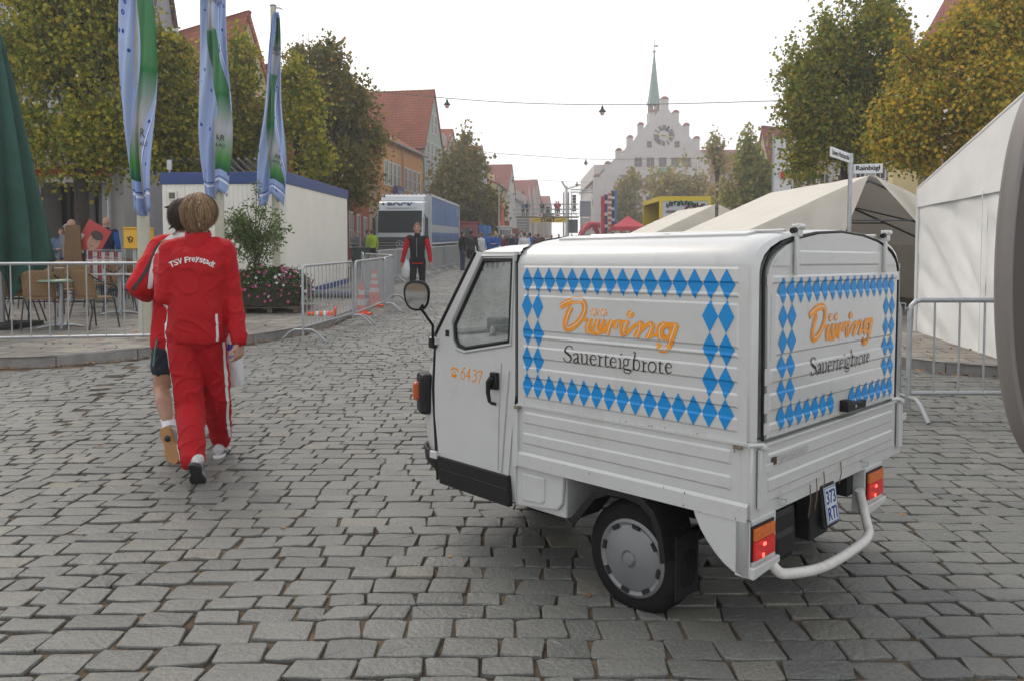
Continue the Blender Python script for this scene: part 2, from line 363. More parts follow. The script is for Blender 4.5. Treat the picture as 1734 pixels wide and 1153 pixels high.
n3 = n.new('ShaderNodeTexNoise'); n3.inputs['Scale'].default_value = 55; n3.inputs['Detail'].default_value = 5; l.new(tcn.outputs['Object'], n3.inputs[0])
bp = n.new('ShaderNodeBump'); bp.inputs['Strength'].default_value = 0.9; bp.inputs['Distance'].default_value = 0.007; l.new(n3.outputs[0], bp.inputs['Height']); l.new(bp.outputs[0], b.inputs['Normal'])
mr3 = n.new('ShaderNodeMapRange'); mr3.inputs[3].default_value = 0.36; mr3.inputs[4].default_value = 0.68; l.new(n1.outputs[0], mr3.inputs[0]); l.new(mr3.outputs[0], b.inputs['Roughness'])
me.materials.append(m); tag(bpy.data.objects.new('cobbled_road', me), kind='structure'); COL.objects.link(bpy.data.objects['cobbled_road'])
# far road beyond the modelled setts
far = mat('far_setts', (0.19, 0.195, 0.185), 0.8, var=0.35, vscale=3, bump=0.5, bscale=25)
sheet('road', np.arange(-7, 9.1, 2), np.arange(69.6, 200, 4), lambda X, Y: gnp(Y) - 0.004, far)
# pavements: slabs on a raised bed with a granite kerb
def pavmat():
 m = mat('paving_slabs', (0.30, 0.27, 0.225), 0.85, spec=0.3); n = m.node_tree.nodes; l = m.node_tree.links; b = n['Principled BSDF']
 tcn = n.new('ShaderNodeTexCoord'); br = n.new('ShaderNodeTexBrick'); br.inputs['Scale'].default_value = 1; br.inputs['Brick Width'].default_value = 0.62; br.inputs['Row Height'].default_value = 0.42
 br.inputs['Mortar Size'].default_value = 0.011; br.inputs['Mortar Smooth'].default_value = 0.3
 br.inputs['Color1'].default_value = (0.30, 0.275, 0.235, 1); br.inputs['Color2'].default_value = (0.225, 0.21, 0.185, 1); br.inputs['Mortar'].default_value = (0.07, 0.06, 0.05, 1)
 mp = n.new('ShaderNodeMapping'); mp.inputs['Rotation'].default_value = (0, 0, R(7)); l.new(tcn.outputs['Object'], mp.inputs[0]); l.new(mp.outputs[0], br.inputs['Vector'])
 t = n.new('ShaderNodeTexNoise'); t.inputs['Scale'].default_value = 2.2; t.inputs['Detail'].default_value = 9; t.inputs['Roughness'].default_value = 0.7; l.new(tcn.outputs['Object'], t.inputs[0])
 mr = n.new('ShaderNodeMapRange'); mr.inputs[1].default_value = 0.3; mr.inputs[2].default_value = 0.7; mr.inputs[3].default_value = 0.6; mr.inputs[4].default_value = 1.25; l.new(t.outputs[0], mr.inputs[0])
 mx = n.new('ShaderNodeMix'); mx.data_type = 'RGBA'; mx.blend_type = 'MULTIPLY'; mx.inputs[0].default_value = 1; l.new(br.outputs[0], mx.inputs[6]); l.new(mr.outputs[0], mx.inputs[7]); l.new(mx.outputs[2], b.inputs['Base Color'])
 bp = n.new('ShaderNodeBump'); bp.invert = True; bp.inputs['Strength'].default_value = 0.8; bp.inputs['Distance'].default_value = 0.02; l.new(br.outputs['Fac'], bp.inputs['Height']); l.new(bp.outputs[0], b.inputs['Normal'])
 return m
m_pav = pavmat(); m_kerb = mat('kerb_granite', (0.26, 0.25, 0.235), 0.8, var=0.3, vscale=5, bump=0.5, bscale=60, island=0.12)
def smooth_path(pts, n=8):
 o = []
 for i in range(len(pts) - 1):
  p0 = pts[max(i - 1, 0)]; p1 = pts[i]; p2 = pts[i + 1]; p3 = pts[min(i + 2, len(pts) - 1)]
  for k in range(n):
   t = k / n; o.append(tuple(0.5 * ((2 * p1[a]) + (-p0[a] + p2[a]) * t + (2 * p0[a] - 5 * p1[a] + 4 * p2[a] - p3[a]) * t * t + (-p0[a] + 3 * p1[a] - 3 * p2[a] + p3[a]) * t ** 3) for a in range(2)))
 o.append(pts[-1]); return o
def pavement(name, kerb, side):
 pth = smooth_path(kerb, 8); mb = MB()
 outer = 60 * side
 N = 14
 for (x0, y0), (x1, y1) in zip(pth, pth[1:]):
  for k in range(N):
   a, b_ = (k / N) ** 2, ((k + 1) / N) ** 2
   q = [(x0 + (outer - x0) * a, y0), (x0 + (outer - x0) * b_, y0), (x1 + (outer - x1) * b_, y1), (x1 + (outer - x1) * a, y1)]
   if abs(y1 - y0) < 1e-6: continue
   mb.add([(x, y, g(y) + PAV) for x, y in q], [(0, 1, 2, 3)])
 tag(obj(name, mb, m_pav), kind='structure')
 kb = MB(); L = 0
 rs = [pth[0]]
 for q in pth[1:]:
  if math.hypot(q[0] - rs[-1][0], q[1] - rs[-1][1]) > 0.8: rs.append(q)
 pth = rs
 for i, (p, q) in enumerate(zip(pth, pth[1:])):
  d = math.hypot(q[0] - p[0], q[1] - p[1]); nseg = 1
  for k in range(nseg):
   a = (p[0] + (q[0] - p[0]) * k / nseg, p[1] + (q[1] - p[1]) * k / nseg); b_ = (p[0] + (q[0] - p[0]) * (k + 1) / nseg, p[1] + (q[1] - p[1]) * (k + 1) / nseg)
   dx, dy = b_[0] - a[0], b_[1] - a[1]; LL = math.hypot(dx, dy)
   if LL < 0.05: continue
   dx, dy = dx / LL, dy / LL; nx, ny = (-dy, dx) if side < 0 else (dy, -dx)
   if True:
    e_ = 0.006; a2 = (a[0] + dx * e_, a[1] + dy * e_); b2_ = (b_[0] - dx * e_, b_[1] - dy * e_); W_ = 0.16; jz = random.uniform(-.004, .004)
    vs = []
    for (X, Y) in (a2, b2_):
     z = g(Y)
     for o_, zz_ in ((-0.01, -0.05), (0.0, PAV - 0.012), (0.012, PAV + 0.004), (W_, PAV + 0.004), (W_, -0.05)):
      vs.append((X + nx * o_, Y + ny * o_, z + zz_ + jz))
    kb.add(vs, [(0, 1, 2, 3, 4), (9, 8, 7, 6, 5)] + [(i_, (i_ + 1) % 5, (i_ + 1) % 5 + 5, i_ + 5) for i_ in range(5)])
 tag(obj('kerb', kb, m_kerb), kind='structure')
pavement('pavement', KERB_L, -1); pavement('pavement', KERB_R, 1)
# fallen leaves along the kerbs and among the chairs
lf = MB()
def leaf_at(x, y, z, s):
 a = random.random() * 6.28; c, d = math.cos(a) * s, math.sin(a) * s; t = random.uniform(-.012, .012)
 lf.add([(x - c, y - d, z + .004), (x + d * .6, y - c * .6, z + .006 + t), (x + c, y + d, z + .005 + abs(t)), (x - d * .6, y + c * .6, z + .01 - t * .5)], [(0, 1, 2, 3)])
for K, sgn in ((KERB_L, 1), (KERB_R, -1)):
 pth = smooth_path(K, 6)
 for (x0, y0), (x1, y1) in zip(pth, pth[1:]):
  if min(y0, y1) > 40: continue
  L_ = math.hypot(x1 - x0, y1 - y0)
  for _ in range(int(L_ * 38)):
   t = random.random(); o = abs(random.gauss(0, .07)) + 0.015; x = x0 + (x1 - x0) * t; y = y0 + (y1 - y0) * t
   dx, dy = (x1 - x0) / L_, (y1 - y0) / L_; leaf_at(x + sgn * dy * o, y - sgn * dx * o, g(y) + 0.001, random.uniform(.012, .032))
for _ in range(700):
 x = random.uniform(-10, -3.4); y = random.uniform(9.8, 20)
 if x < inter(KERB_L, y) - .2: leaf_at(x, y, g(y) + PAV, random.uniform(.015, .035))
for _ in range(260):
 y = random.uniform(3, 45); x = random.uniform(-.6 * y, .5 * y)
 if inter(KERB_L, y) < x < inter(KERB_R, y) or y < 8: leaf_at(x, y, g(y), random.uniform(.010, .022))
for _ in range(500):
 y = random.uniform(9, 15); x = random.uniform(3.7, 8)
 if x > inter(KERB_R, y): leaf_at(x, y, g(y) + PAV, random.uniform(.015, .03))
tag(obj('fallen_leaves', lf, mat('dry_leaf', (0.30, 0.15, 0.045), 0.8, island=0.5), fix=False), 'brown fallen leaves gathered along the kerbs', 'leaves', kind='stuff')
# ================================================================ THREE-WHEELED DELIVERY VAN
KV = CAMH / 1.47; VO = Vector((0.875, 2.907, 0))
_s = math.sqrt(.5); VU = Vector((-_s, _s, 0)); VV = Vector((_s, _s, 0)); C147 = Vector((0, 0, 1.47))
def side_uz(px, py, v=0.0):
 r = ray(px, py); t = (v - (C147 - VO).dot(VV)) / r.dot(VV); p = C147 + r * t - VO; return p.dot(VU), p.z
L3 = lambda v, u, z: Vector((v * KV, u * KV, z * KV))     # van local: x across, y forward, z up
VW = 1.52
m_white = mat('van_white_paint', (0.52, 0.53, 0.52), 0.30, var=0.05, vscale=3, coat=0.6, spec=0.5, dirt=0.5, dirtcol=(0.33, 0.31, 0.27))
m_blk = mat('black_plastic', (0.012, 0.0125, 0.014), 0.5, spec=.3, var=0.3, vscale=10, bump=0.15, bscale=120)
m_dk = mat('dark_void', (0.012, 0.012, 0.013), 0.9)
m_rub = mat('tyre_rubber', (0.010, 0.010, 0.011), 0.8, spec=.2, bump=0.2, bscale=60)
m_blue = mat('blue_film', (0.0, 0.22, 0.56), 0.4, spec=0.4)
m_org = mat('orange_film', (0.80, 0.29, 0.008), 0.45)
m_txt = mat('dark_lettering', (0.03, 0.012, 0.012), 0.6)
m_gal = mat('galvanised', (0.42, 0.44, 0.46), 0.42, metal=0.75, var=0.25, vscale=12)
m_chrome = mat('mirror_glass', (0.75, 0.76, 0.77), 0.05, metal=1.0)
m_glass = mat('van_glass', (0.55, 0.62, 0.60), 0.05, alpha=0.36, spec=0.9, col2=(0.12, 0.15, 0.15), vscale=5)
m_rust = mat('chalky_white_tube', (0.62, 0.61, 0.58), 0.5, var=0.1, vscale=9, dirt=0.8, dirtcol=(0.25, 0.13, 0.05))
m_cap = mat('hubcap_grey', (0.20, 0.205, 0.21), 0.45, metal=0.3, var=0.1, vscale=9)
van = thing('three_wheeled_van', 'small white three-wheeled delivery van with blue diamond borders and orange lettering on the cobbles', 'van', VO * KV, math.pi / 4)
SIDE_R = [(1.45, 1.388), (1.355, 1.335), (1.316, 1.148), (1.132, 1.112), (1.08, 1.02), (0.982, 0.926), (0.891, 0.835)]
LOW_R = [(0.769, 0.712), (0.671, 0.615)]
RIBH = 0.006; RB = 0.008
def emb(z, ribs):      # how far the pressed panel stands out at height z
 h = 0
 for a, b in ribs:
  if b < z < a: h = max(h, min(1, (a - z) / RB, (z - b) / RB))
 return h * RIBH
def rib_levels(ribs, z0, z1):
 s = {z0, z1}
 for a, b in ribs:
  for q in (a, a - RB, b + RB, b):
   if z0 < q < z1: s.add(q)
 return sorted(s)
def panel(mb, x0, x1, z0, z1, ribs, f, ends=None, mi=0):
 """pressed sheet between x0..x1, ribs stop short of both ends (ends per rib)"""
 zs = rib_levels(ribs, z0, z1); e0 = ends or (lambda k: (0.035, 0.035))
 xs = sorted({x0, x1, *[x0 + e0(0)[0], x0 + e0(0)[0] + RB, x1 - e0(0)[1], x1 - e0(0)[1] - RB]})
 def h(x, z):
  a = x0 + e0(0)[0]; b = x1 - e0(0)[1]; k = min(1, max(0, (x - a) / RB), max(0, (b - x) / RB)); return emb(z, ribs) * k
 vs = [f(x, z, h(x, z)) for z in zs for x in xs]; n = len(xs)
 fs = [(j * n + i, j * n + i + 1, (j + 1) * n + i + 1, (j + 1) * n + i) for j in range(len(zs) - 1) for i in range(n - 1)]
 mb.add(vs, fs, mi)
LS = lambda u, z, h=0.0: L3(-h, u, z)                   # left side, h outward
RS = lambda u, z, h=0.0: L3(VW + h, u, z)
RR = lambda v, z, h=0.0: L3(v, -h, z)                   # rear
# cargo box shell: roof arch profile from the left spring line over to the right
ARCH = [(0.0, 1.462), (0.012, 1.492), (0.04, 1.522), (0.09, 1.547), (0.17, 1.568), (0.30, 1.586), (0.50, 1.602), (0.76, 1.611)]
ARCH = ARCH + [(VW - a, z) for a, z in ARCH[-2::-1]]
def arch(ins, dz=0.0):  # inset outline (v,z)
 r = []
 for a, z in ARCH:
  k = (a - VW / 2) / (VW / 2); r.append((VW / 2 + (a - VW / 2) * (1 - ins / (VW / 2)), z - ins * (0.35 + 0.65 * abs(k) ** 3) * 0.55 + dz))
 return r
sh = MB()
us = [1.207, 1.2, 1.17, 0.12, 0.06, 0.03, 0.012, 0.0]; ins = [0.012, 0.003, 0, 0, 0.003, 0.010, 0.024, 0.055]
rings = []
for u, i in zip(us, ins):
 a = arch(i); rings.append([L3(i, u, 0.795)] + [L3(v, u, z) for v, z in a] + [L3(VW - i, u, 0.795)])
sh.loft(rings, cap=False, closed=False)
sh.quad(L3(0.01, 1.205, .8), L3(VW - .01, 1.205, .8), L3(VW - .01, 1.205, 1.46), L3(.01, 1.205, 1.46))
cargo = obj('cargo_box', sh, m_white, van, sharp=30)
sp = MB(); panel(sp, 0.012, 1.195, 0.80, 1.460, SIDE_R, lambda u, z, h: LS(u, z, h + 0.0015))
panel(sp, 0.012, 1.195, 0.80, 1.460, SIDE_R, lambda u, z, h: RS(u, z, h + 0.0015))
obj('side_panel', sp, m_white, cargo)
# roof gutter and raised roof strip
for sx in (0.30, VW - 0.30):
 gt = MB(); gt.tube([L3(sx, 1.0, 1.592), L3(sx, 0.02, 1.592)], 0.010, 6, flat=0.6)
 k = 0.16 if sx < .5 else VW - 0.16
 gt.box(L3((sx + k) / 2, 0.62, 1.581), (0.085 * KV, 0.98 * KV, 0.010), M=Matrix.Rotation(R(-9 if sx < .5 else 9), 4, 'Y'))
 obj('roof_rail', gt, m_white, cargo, bevel=0.003)
# lower bed with dropsides
bed = MB(); bed.bb(0.012 * KV, (VW - 0.012) * KV, 0.02 * KV, 1.2 * KV, 0.50 * KV, 0.797 * KV)
obj('cargo_bed', bed, m_white, van)
ds = MB()
def low(f):
 prof = [(0.792, 0.010), (0.785, 0.016), (0.777, 0.010)]
 panel(ds, 0.035, 1.195, 0.575, 0.792, LOW_R, lambda u, z, h: f(u, z, h + 0.004))
 ds.add([f(0.0, .578, .006), f(1.208, .578, .006), f(1.208, .566, .016), f(0, .566, .016)], [(0, 1, 2, 3)])
 ds.add([f(0.0, .566, .016), f(1.208, .566, .016), f(1.208, .508, .016), f(0, .508, .016)], [(0, 1, 2, 3)])
 ds.add([f(0.0, .508, .016), f(1.208, .508, .016), f(1.208, .50, -.02), f(0, .50, -.02)], [(0, 1, 2, 3)])
low(LS); low(RS)
ds.box(L3(-0.006, 1.2, .65), (0.022, 0.028, 0.29 * KV)); ds.box(L3(VW + .006, 1.2, .65), (0.022, 0.028, 0.29 * KV))
ds.box(L3(-0.003, 0.6, .797), (0.016, 1.19 * KV, 0.009)); ds.box(L3(VW + .003, 0.6, .797), (0.016, 1.19 * KV, 0.009))
obj('dropside', ds, m_white, van)
for a, b in ((1.195, 1.175), (0.03, 0.05)):
 k = MB(); k.box(L3(-0.018, (a + b) / 2, .785), (0.01, 0.03, 0.012)); k.tube([L3(-0.022, a, .792), L3(-0.022, b, .788), L3(-0.022, b, .765)], 0.0025, 6); obj('side_latch', k, mat('rusty_steel', (0.30, 0.24, 0.18), 0.6, metal=0.5, var=0.6, vscale=60), van)
# tailgate (lower) with rear corner posts
tg = MB(); TGR = [(0.748, 0.694), (0.657, 0.600)]
panel(tg, 0.075, 1.415, 0.568, 0.790, [(0.748, 0.690), (0.652, 0.598)], lambda v, z, h: RR(v, z, h + 0.012))
tg.box(L3(0.745, -0.012, .785), (1.34 * KV, 0.02, 0.010)); tg.box(L3(0.745, -0.004, .573), (1.34 * KV, 0.014, 0.014))
tgo = obj('tailgate', tg, m_white, van, bevel=0.002)
for v, v0, v1 in ((0.03, 0.0, .07), (VW - 0.03, 1.42, VW)):
 ps = MB(); ps.tube([L3(v, 0.028, .505), L3(v, 0.028, .797)], 0.032, 12)
 ps.bb(v0 * KV + .004, v1 * KV - .004, -0.008, .02, .508 * KV, .79 * KV)
 obj('corner_post', ps, m_white, van, bevel=0.006)
for v in (0.045, 1.445):
 rl = MB()
 rl.box(L3(v + .012, -0.022, .665), (0.045, 0.014, 0.20)); rl.box(L3(v + .05, -0.026, .70), (0.05, 0.012, 0.03)); rl.tube([L3(v - .07, -0.008, .80), L3(v + .0, -0.03, .795), L3(v + .03, -0.032, .775)], 0.008, 8)
 rl.cyl(L3(v - .0, -.02, .785), L3(v - .0, -.045, .785), 0.010, n=10)
 obj('tailgate_latch', rl, m_white, tgo, bevel=0.002)
t = MB(); text(t, 'PIAGGIO', lambda x, y: L3(0.302 + x, -0.0235 , 0.716 + y), 0.27, 0.030);
tt = obj('lettering', t, mat('pressed_white', (0.40, 0.40, 0.385), 0.5), tgo)
t = MB(); t.box(L3(0.146, -.024, .7175), (0.030 * KV, 0.004, 0.028 * KV)); obj('badge', t, mat('badge_dark', (0.06, 0.02, 0.02), 0.4), tgo)
si = MB(); si.box(L3(0.745, 0.012, .54), (1.40 * KV, 0.03, 0.062 * KV)); sill = obj('rear_sill', si, m_white, van, bevel=0.003)
for v in (0.225, 1.035):
 k = MB(); k.tube([L3(v - .02, -.012, .56), L3(v + .012, -.03, .552), L3(v + .01, -.03, .535), L3(v - .01, -.016, .53)], 0.0035, 6); obj('hook', k, m_gal, sill)
for v0, z0, z1 in ((0.47, .56, .42), (0.53, .575, .44), (0.60, .59, .50), (0.77, .60, .50)):
 k = MB(); k.tube([L3(v0, -.018, z0), L3(v0 + .004, -.02, (z0 + z1) / 2), L3(v0 + .01, -.008, z1)], 0.0022, 5); obj('wire_tie', k, mat('rusty_wire', (0.22, 0.14, 0.09), 0.7, metal=0.4), sill)
# rear door (upper), hinged at the top
def door_outline(i):
 return [(0.095 + i, 0.80 + i * .3)] + [(v, z) for v, z in arch(0.085 + i) ] + [(VW - 0.095 - i, 0.80 + i * .3)]
do = door_outline(0.016)
dr = MB(); n = len(do)
dr.add([RR(v, z, 0.010) for v, z in do] + [RR(VW / 2 + (v - VW / 2) * 1.006, z, -0.03) for v, z in do], [list(range(n))] + [(i, i + n, (i + 1) % n + n, (i + 1) % n) for i in range(n)])
for z1, z0, v0, v1 in ((1.417, 1.384, .128, 1.41), (1.067, 1.010, .12, 1.37), (0.974, 0.905, .118, 1.372), (0.862, 0.825, .118, 0.70), (0.905 - .045, 0.825, .84, 1.372)):
 panel(dr, v0 - .035, v1 + .035, z0 - .004, z1 + .004, [(z1, z0)], lambda v, z, h: RR(v, z, h * 0.8 + 0.0112))
panel(dr, 0.165 - .035, 1.355 + .035, 1.095, 1.35, [(1.345, 1.112)], lambda v, z, h: RR(v, z, h * .8 + 0.0112))
panel(dr, 0.35 - .035, 1.18 + .035, 1.44, 1.52, [(1.514, 1.452)], lambda v, z, h: RR(v, z, h * .8 + 0.0112))
for sx in (0, 1):
 q = [(0.135, 1.453), (0.268, 1.453), (0.268, 1.520), (0.235, 1.512), (0.165, 1.482)]
 q = [((VW - a) if sx else a, z) for a, z in q]; dr.prism(q, lambda v, z, k: RR(v, z, 0.017 - 0.008 * k))
door = obj('rear_door', dr, m_white, van)
sl = MB(); so_ = [(0.088, 0.80)] + arch(0.078) + [(VW - 0.088, 0.80)]
sl.tube([RR(v, z, 0.004) for v, z in so_], 0.0068, 6); obj('door_seal', sl, m_blk, door)
for v in (0.315, 1.232):
 k = MB(); k.box(L3(v - .005, -0.022, 1.50), (0.020, 0.012, 0.165 * KV)); k.box(L3(v + .004, -0.018, 1.59), (0.034, 0.028, 0.045)); k.cyl(L3(v - .02, -.03, 1.605), L3(v + .03, -.03, 1.605), 0.011, n=10)
 hh = obj('hinge', k, m_white, door, bevel=0.003); k = MB(); k.cyl(L3(v - .042, -.02, 1.588), L3(v - .02, -.02, 1.592), 0.011, n=8); obj('hinge_pin', k, m_blk, hh)
k = MB(); k.box(L3(0.79, -0.028, .845), (0.045, 0.035, 0.045)); k.box(L3(0.86, -0.040, .838), (0.18, 0.018, 0.030)); k.cyl(L3(.845, -.045, .838), L3(.845, -.052, .838), .008, n=10, mi=1)
obj('rear_handle', k, [m_blk, m_gal], door, bevel=0.006)
# lamps, lamp housings, bumper tube, plate, engine parts
def lampunit(v0, v1, nm):
 k = MB()
 q = [(v0 - .012, .515), (v1 + .035, .515), (v1 + .035, .33), (v0 - .012, .30)]
 k.prism(q, lambda v, z, kk: L3(v, (-.012 if kk == 0 else .05), z))
 ws = [(0.02, .515), (0.245, .575), (.238, .53), (.222, .485), (.198, .44), (.168, .40), (.132, .362), (.095, .332), (.058, .312), (.02, .301), (-0.012, .30), (-0.012, .515)]
 vv = v0 - .012 if nm == 0 else v1 + .035
 k.prism(ws, lambda u, z, kk: L3(vv + (0.02 if kk else 0.0) * (1 if nm == 0 else -1), u, z))
 k.prism([(v0 - .012, .345), (v1 + .038, .345), (v1 + .038, .318), (v0 - .012, .30)], lambda v, z, kk: L3(v, (-.030 if kk == 0 else -.010), z))
 o = obj('lamp_housing', k, m_white, van, bevel=0.004)
 b = MB(); b.box(L3((v0 + v1) / 2, -.014, .43), ((v1 - v0 + .014) * KV, 0.008, 0.132 * KV)); obj('lamp_surround', b, m_blk, o)
 k = MB(); k.box(L3((v0 + v1) / 2, -.020, .4635), ((v1 - v0) * KV, 0.016, 0.046 * KV)); obj('turn_signal', k, mat('amber_lens', (0.75, 0.16, 0.01), 0.2, var=0.3, vscale=60, bump=0.5, bscale=300), o, bevel=0.003)
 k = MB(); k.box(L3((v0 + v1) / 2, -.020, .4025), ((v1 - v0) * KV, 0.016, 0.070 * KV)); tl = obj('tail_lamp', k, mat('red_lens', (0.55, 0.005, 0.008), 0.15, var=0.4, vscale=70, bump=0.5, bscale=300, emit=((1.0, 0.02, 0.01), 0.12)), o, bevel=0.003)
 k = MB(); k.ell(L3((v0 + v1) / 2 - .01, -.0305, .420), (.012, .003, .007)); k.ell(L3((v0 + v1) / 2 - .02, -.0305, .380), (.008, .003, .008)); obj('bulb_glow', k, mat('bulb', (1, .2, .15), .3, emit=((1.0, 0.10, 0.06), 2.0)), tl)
 return o
lampunit(0.0, 0.155, 0); lampunit(1.075, 1.245, 1)
k = MB(); bp_ = [L3(.16, -.0, .33), L3(.17, -.03, .29), L3(.215, -.055, .272), L3(.46, -.085, .24), L3(.80, -.085, .235), L3(.96, -.07, .245), L3(1.02, -.04, .275), L3(1.055, -.01, .33), L3(1.03, .0, .42)]
def crv(pts, n=6):
 o = []
 for i in range(len(pts) - 1):
  p0, p1, p2, p3 = pts[max(i - 1, 0)], pts[i], pts[i + 1], pts[min(i + 2, len(pts) - 1)]
  for j in range(n):
   t = j / n; o.append(0.5 * ((2 * p1) + (-p0 + p2) * t + (2 * p0 - 5 * p1 + 4 * p2 - p3) * t * t + (-p0 + 3 * p1 - 3 * p2 + p3) * t ** 3))
 o.append(pts[-1]); return o
k.tube(crv(bp_, 5), 0.0185, 14); obj('bumper_tube', k, m_rust, van)
k = MB(); k.box(L3(.66, -.01, .435), (0.125, 0.020, 0.165), M=Matrix.Rotation(R(-8), 4, 'X')); k.box(L3(.60, .03, .42), (0.16, .06, .20)); pb = obj('plate_holder', k, m_blk, van, bevel=0.006)
k = MB(); k.box(L3(.662, -.026, .440), (0.105, 0.003, 0.138), M=Matrix.Rotation(R(-8), 4, 'X')); pl = obj('number_plate', k, mat('plate_white', (0.5, 0.54, 0.56), 0.5), pb)
k = MB(); A = Matrix.Rotation(R(-8), 4, 'X'); pc = L3(.662, -.0285, .440); f_ = lambda cx, cz: (lambda x, y: pc + A @ Vector((x + cx, 0, y + cz)))
text(k, '373', f_(0, .030), .078, .050, bold=.002); text(k, 'RTI', f_(0, -.033), .074, .048, bold=.002)
for a, b, c, d in ((-.05, .05, .064, .067), (-.05, .05, -.067, -.064), (-.0505, -.0475, -.067, .067), (.0475, .0505, -.067, .067)):
 k.quad(*[f_(0, 0)(x, y) for x, y in ((a, c), (b, c), (b, d), (a, d))])
obj('plate_lettering', k, mat('plate_blue', (0.01, 0.06, 0.30), 0.5), pl)
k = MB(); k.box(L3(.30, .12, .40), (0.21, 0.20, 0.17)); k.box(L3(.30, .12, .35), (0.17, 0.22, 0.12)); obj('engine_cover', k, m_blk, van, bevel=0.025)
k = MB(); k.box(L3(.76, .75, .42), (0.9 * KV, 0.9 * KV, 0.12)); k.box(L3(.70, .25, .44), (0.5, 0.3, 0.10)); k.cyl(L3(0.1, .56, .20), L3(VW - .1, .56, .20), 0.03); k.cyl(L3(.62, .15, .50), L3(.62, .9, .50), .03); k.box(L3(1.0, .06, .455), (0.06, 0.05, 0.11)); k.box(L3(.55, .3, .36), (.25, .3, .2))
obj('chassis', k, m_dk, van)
# wheels
def wheel(vc, uc, zc, rr, wdt, out, nm='wheel'):
 M_ = Matrix.Rotation(R(90), 4, 'Y'); c = L3(vc, uc, zc); s_ = out
 w_ = thing(nm, None, None); w_.parent = van; del_ = None
 k = MB(); prof = []
 for a, r in ((-.5, .66), (-.5, .80), (-.46, .93), (-.34, .992), (-.12, 1.0), (.12, 1.0), (.34, .992), (.46, .93), (.5, .80), (.5, .66)): prof.append((rr * r, a * wdt))
 k.lathe(prof, c, 40, M=M_)
 for zz_ in (-.17, 0, .17): k.lathe([(rr * 1.0 - .001, (zz_ - .03) * wdt), (rr * 1.012, (zz_ - .02) * wdt), (rr * 1.012, (zz_ + .02) * wdt), (rr * 1.0 - .001, (zz_ + .03) * wdt)], c, 40, M=M_)
 ty = obj('tyre', k, m_rub, w_)
 k = MB(); o_ = s_ * wdt / 2
 k.lathe([(rr * .70, o_ * .80), (rr * .69, o_ * 1.0), (rr * .64, o_ * 1.10), (rr * .58, o_ * 1.02), (rr * .50, o_ * 1.14), (rr * .16, o_ * 1.30), (rr * .14, o_ * 1.22), (rr * .10, o_ * 1.42), (rr * .001, o_ * 1.46)], c, 48, M=M_)
 cp = obj('hubcap', k, m_cap, w_)
 k = MB()
 for i in range(8):
  a = i * math.pi / 4 + .2
  p0 = [(rr * q * math.cos(a + d), rr * q * math.sin(a + d)) for q, d in ((.56, -.13), (.63, -.13), (.63, .13), (.56, .13))]
  k = MB(); k.prism(p0, lambda x, y, kk: c + Vector((o_ * (1.16 if kk == 0 else .8), x, y)))
  obj('vent_slot', k, m_dk, cp)
 return w_
wheel(0.115, .56, .215, .218, .135, -1); wheel(VW - .115, .56, .215, .218, .135, 1)
wheel(VW / 2, 1.72, .205, .205, .12, -1)
for o_ in list(van.children):
 if o_.name.startswith('wheel') and 'label' in o_.keys(): del o_['label']
# mudguards over the rear wheels
for v0, v1 in ((-.015, .20), (VW - .20, VW + .015)):
 k = MB(); pf = [(0.87, .315), (0.80, .40), (0.735, .475), (0.66, .508), (0.56, .515), (0.47, .500), (0.41, .455), (0.375, .385), (0.36, .30), (.355, .26)]
 a = [L3(v0, u, z) for u, z in pf]; b = [L3(v1, u, z) for u, z in pf]
 ain = [L3(v0, .56 + (u - .56) * .88, .2 + (z - .2) * .90) for u, z in pf]; n = len(pf)
 k.add(a + b, [(i, i + 1, i + 1 + n, i + n) for i in range(n - 1)]); k.add(a + ain, [(i, i + 1, i + 1 + n, i + n) for i in range(n - 1)])
 fo = obj('mudguard', k, m_blk, van); md = fo.modifiers.new('s', 'SOLIDIFY'); md.thickness = 0.006; md = fo.modifiers.new('b', 'BEVEL'); md.width = 0.008; md.segments = 2
 k = MB(); k.box(L3((v0 + v1) / 2 + .02, .335, .23), (0.15, 0.008, 0.24)); obj('mud_flap', k, m_blk, van, bevel=0.003)
# ---------------- cab
def plan(uf, vin, rc, n=8, u0=1.215):      # rounded-front plan section, left-rear -> front -> right-rear
 p = [(vin, u0)]
 for i in range(n + 1):
  a = math.pi - i * math.pi / 2 / n; p.append((vin + rc + rc * math.cos(a), uf - rc * 1.0 + rc * 1.0 * math.sin(a)))
 q = [(VW - v, u) for v, u in p[::-1]]; m_ = (p[-1], q[0])
 mid = [(p[-1][0] + (q[0][0] - p[-1][0]) * t, p[-1][1] + 0.045 * math.sin(math.pi * t)) for t in (.17, .33, .5, .67, .83)]
 return p + mid + q
LEV = [(0.30, 1.66, .06, .10), (0.32, 1.86, .02, .20), (0.45, 2.02, 0.004, .24), (0.56, 2.05, 0, .25), (0.66, 2.055, 0, .25), (0.80, 2.045, 0, .25), (0.87, 2.02, 0, .24), (0.95, 1.965, 0, .22), (1.02, 1.91, .0, .20), (1.09, 1.875, .004, .19)]
k = MB(); rings = [[L3(v, u, z) for v, u in plan(uf, vi, rc)] for z, uf, vi, rc in LEV]
k.loft(rings, cap=False, closed=False); top = rings[-1]; k.add(top, [list(range(len(top)))]); k.add(rings[0], [list(range(len(top)))])
k.quad(L3(0.004, 1.215, .30), L3(VW - .004, 1.215, .30), L3(VW - .004, 1.215, 1.09), L3(0.004, 1.215, 1.09))
cab = obj('cab_body', k, m_white, van, sharp=35)
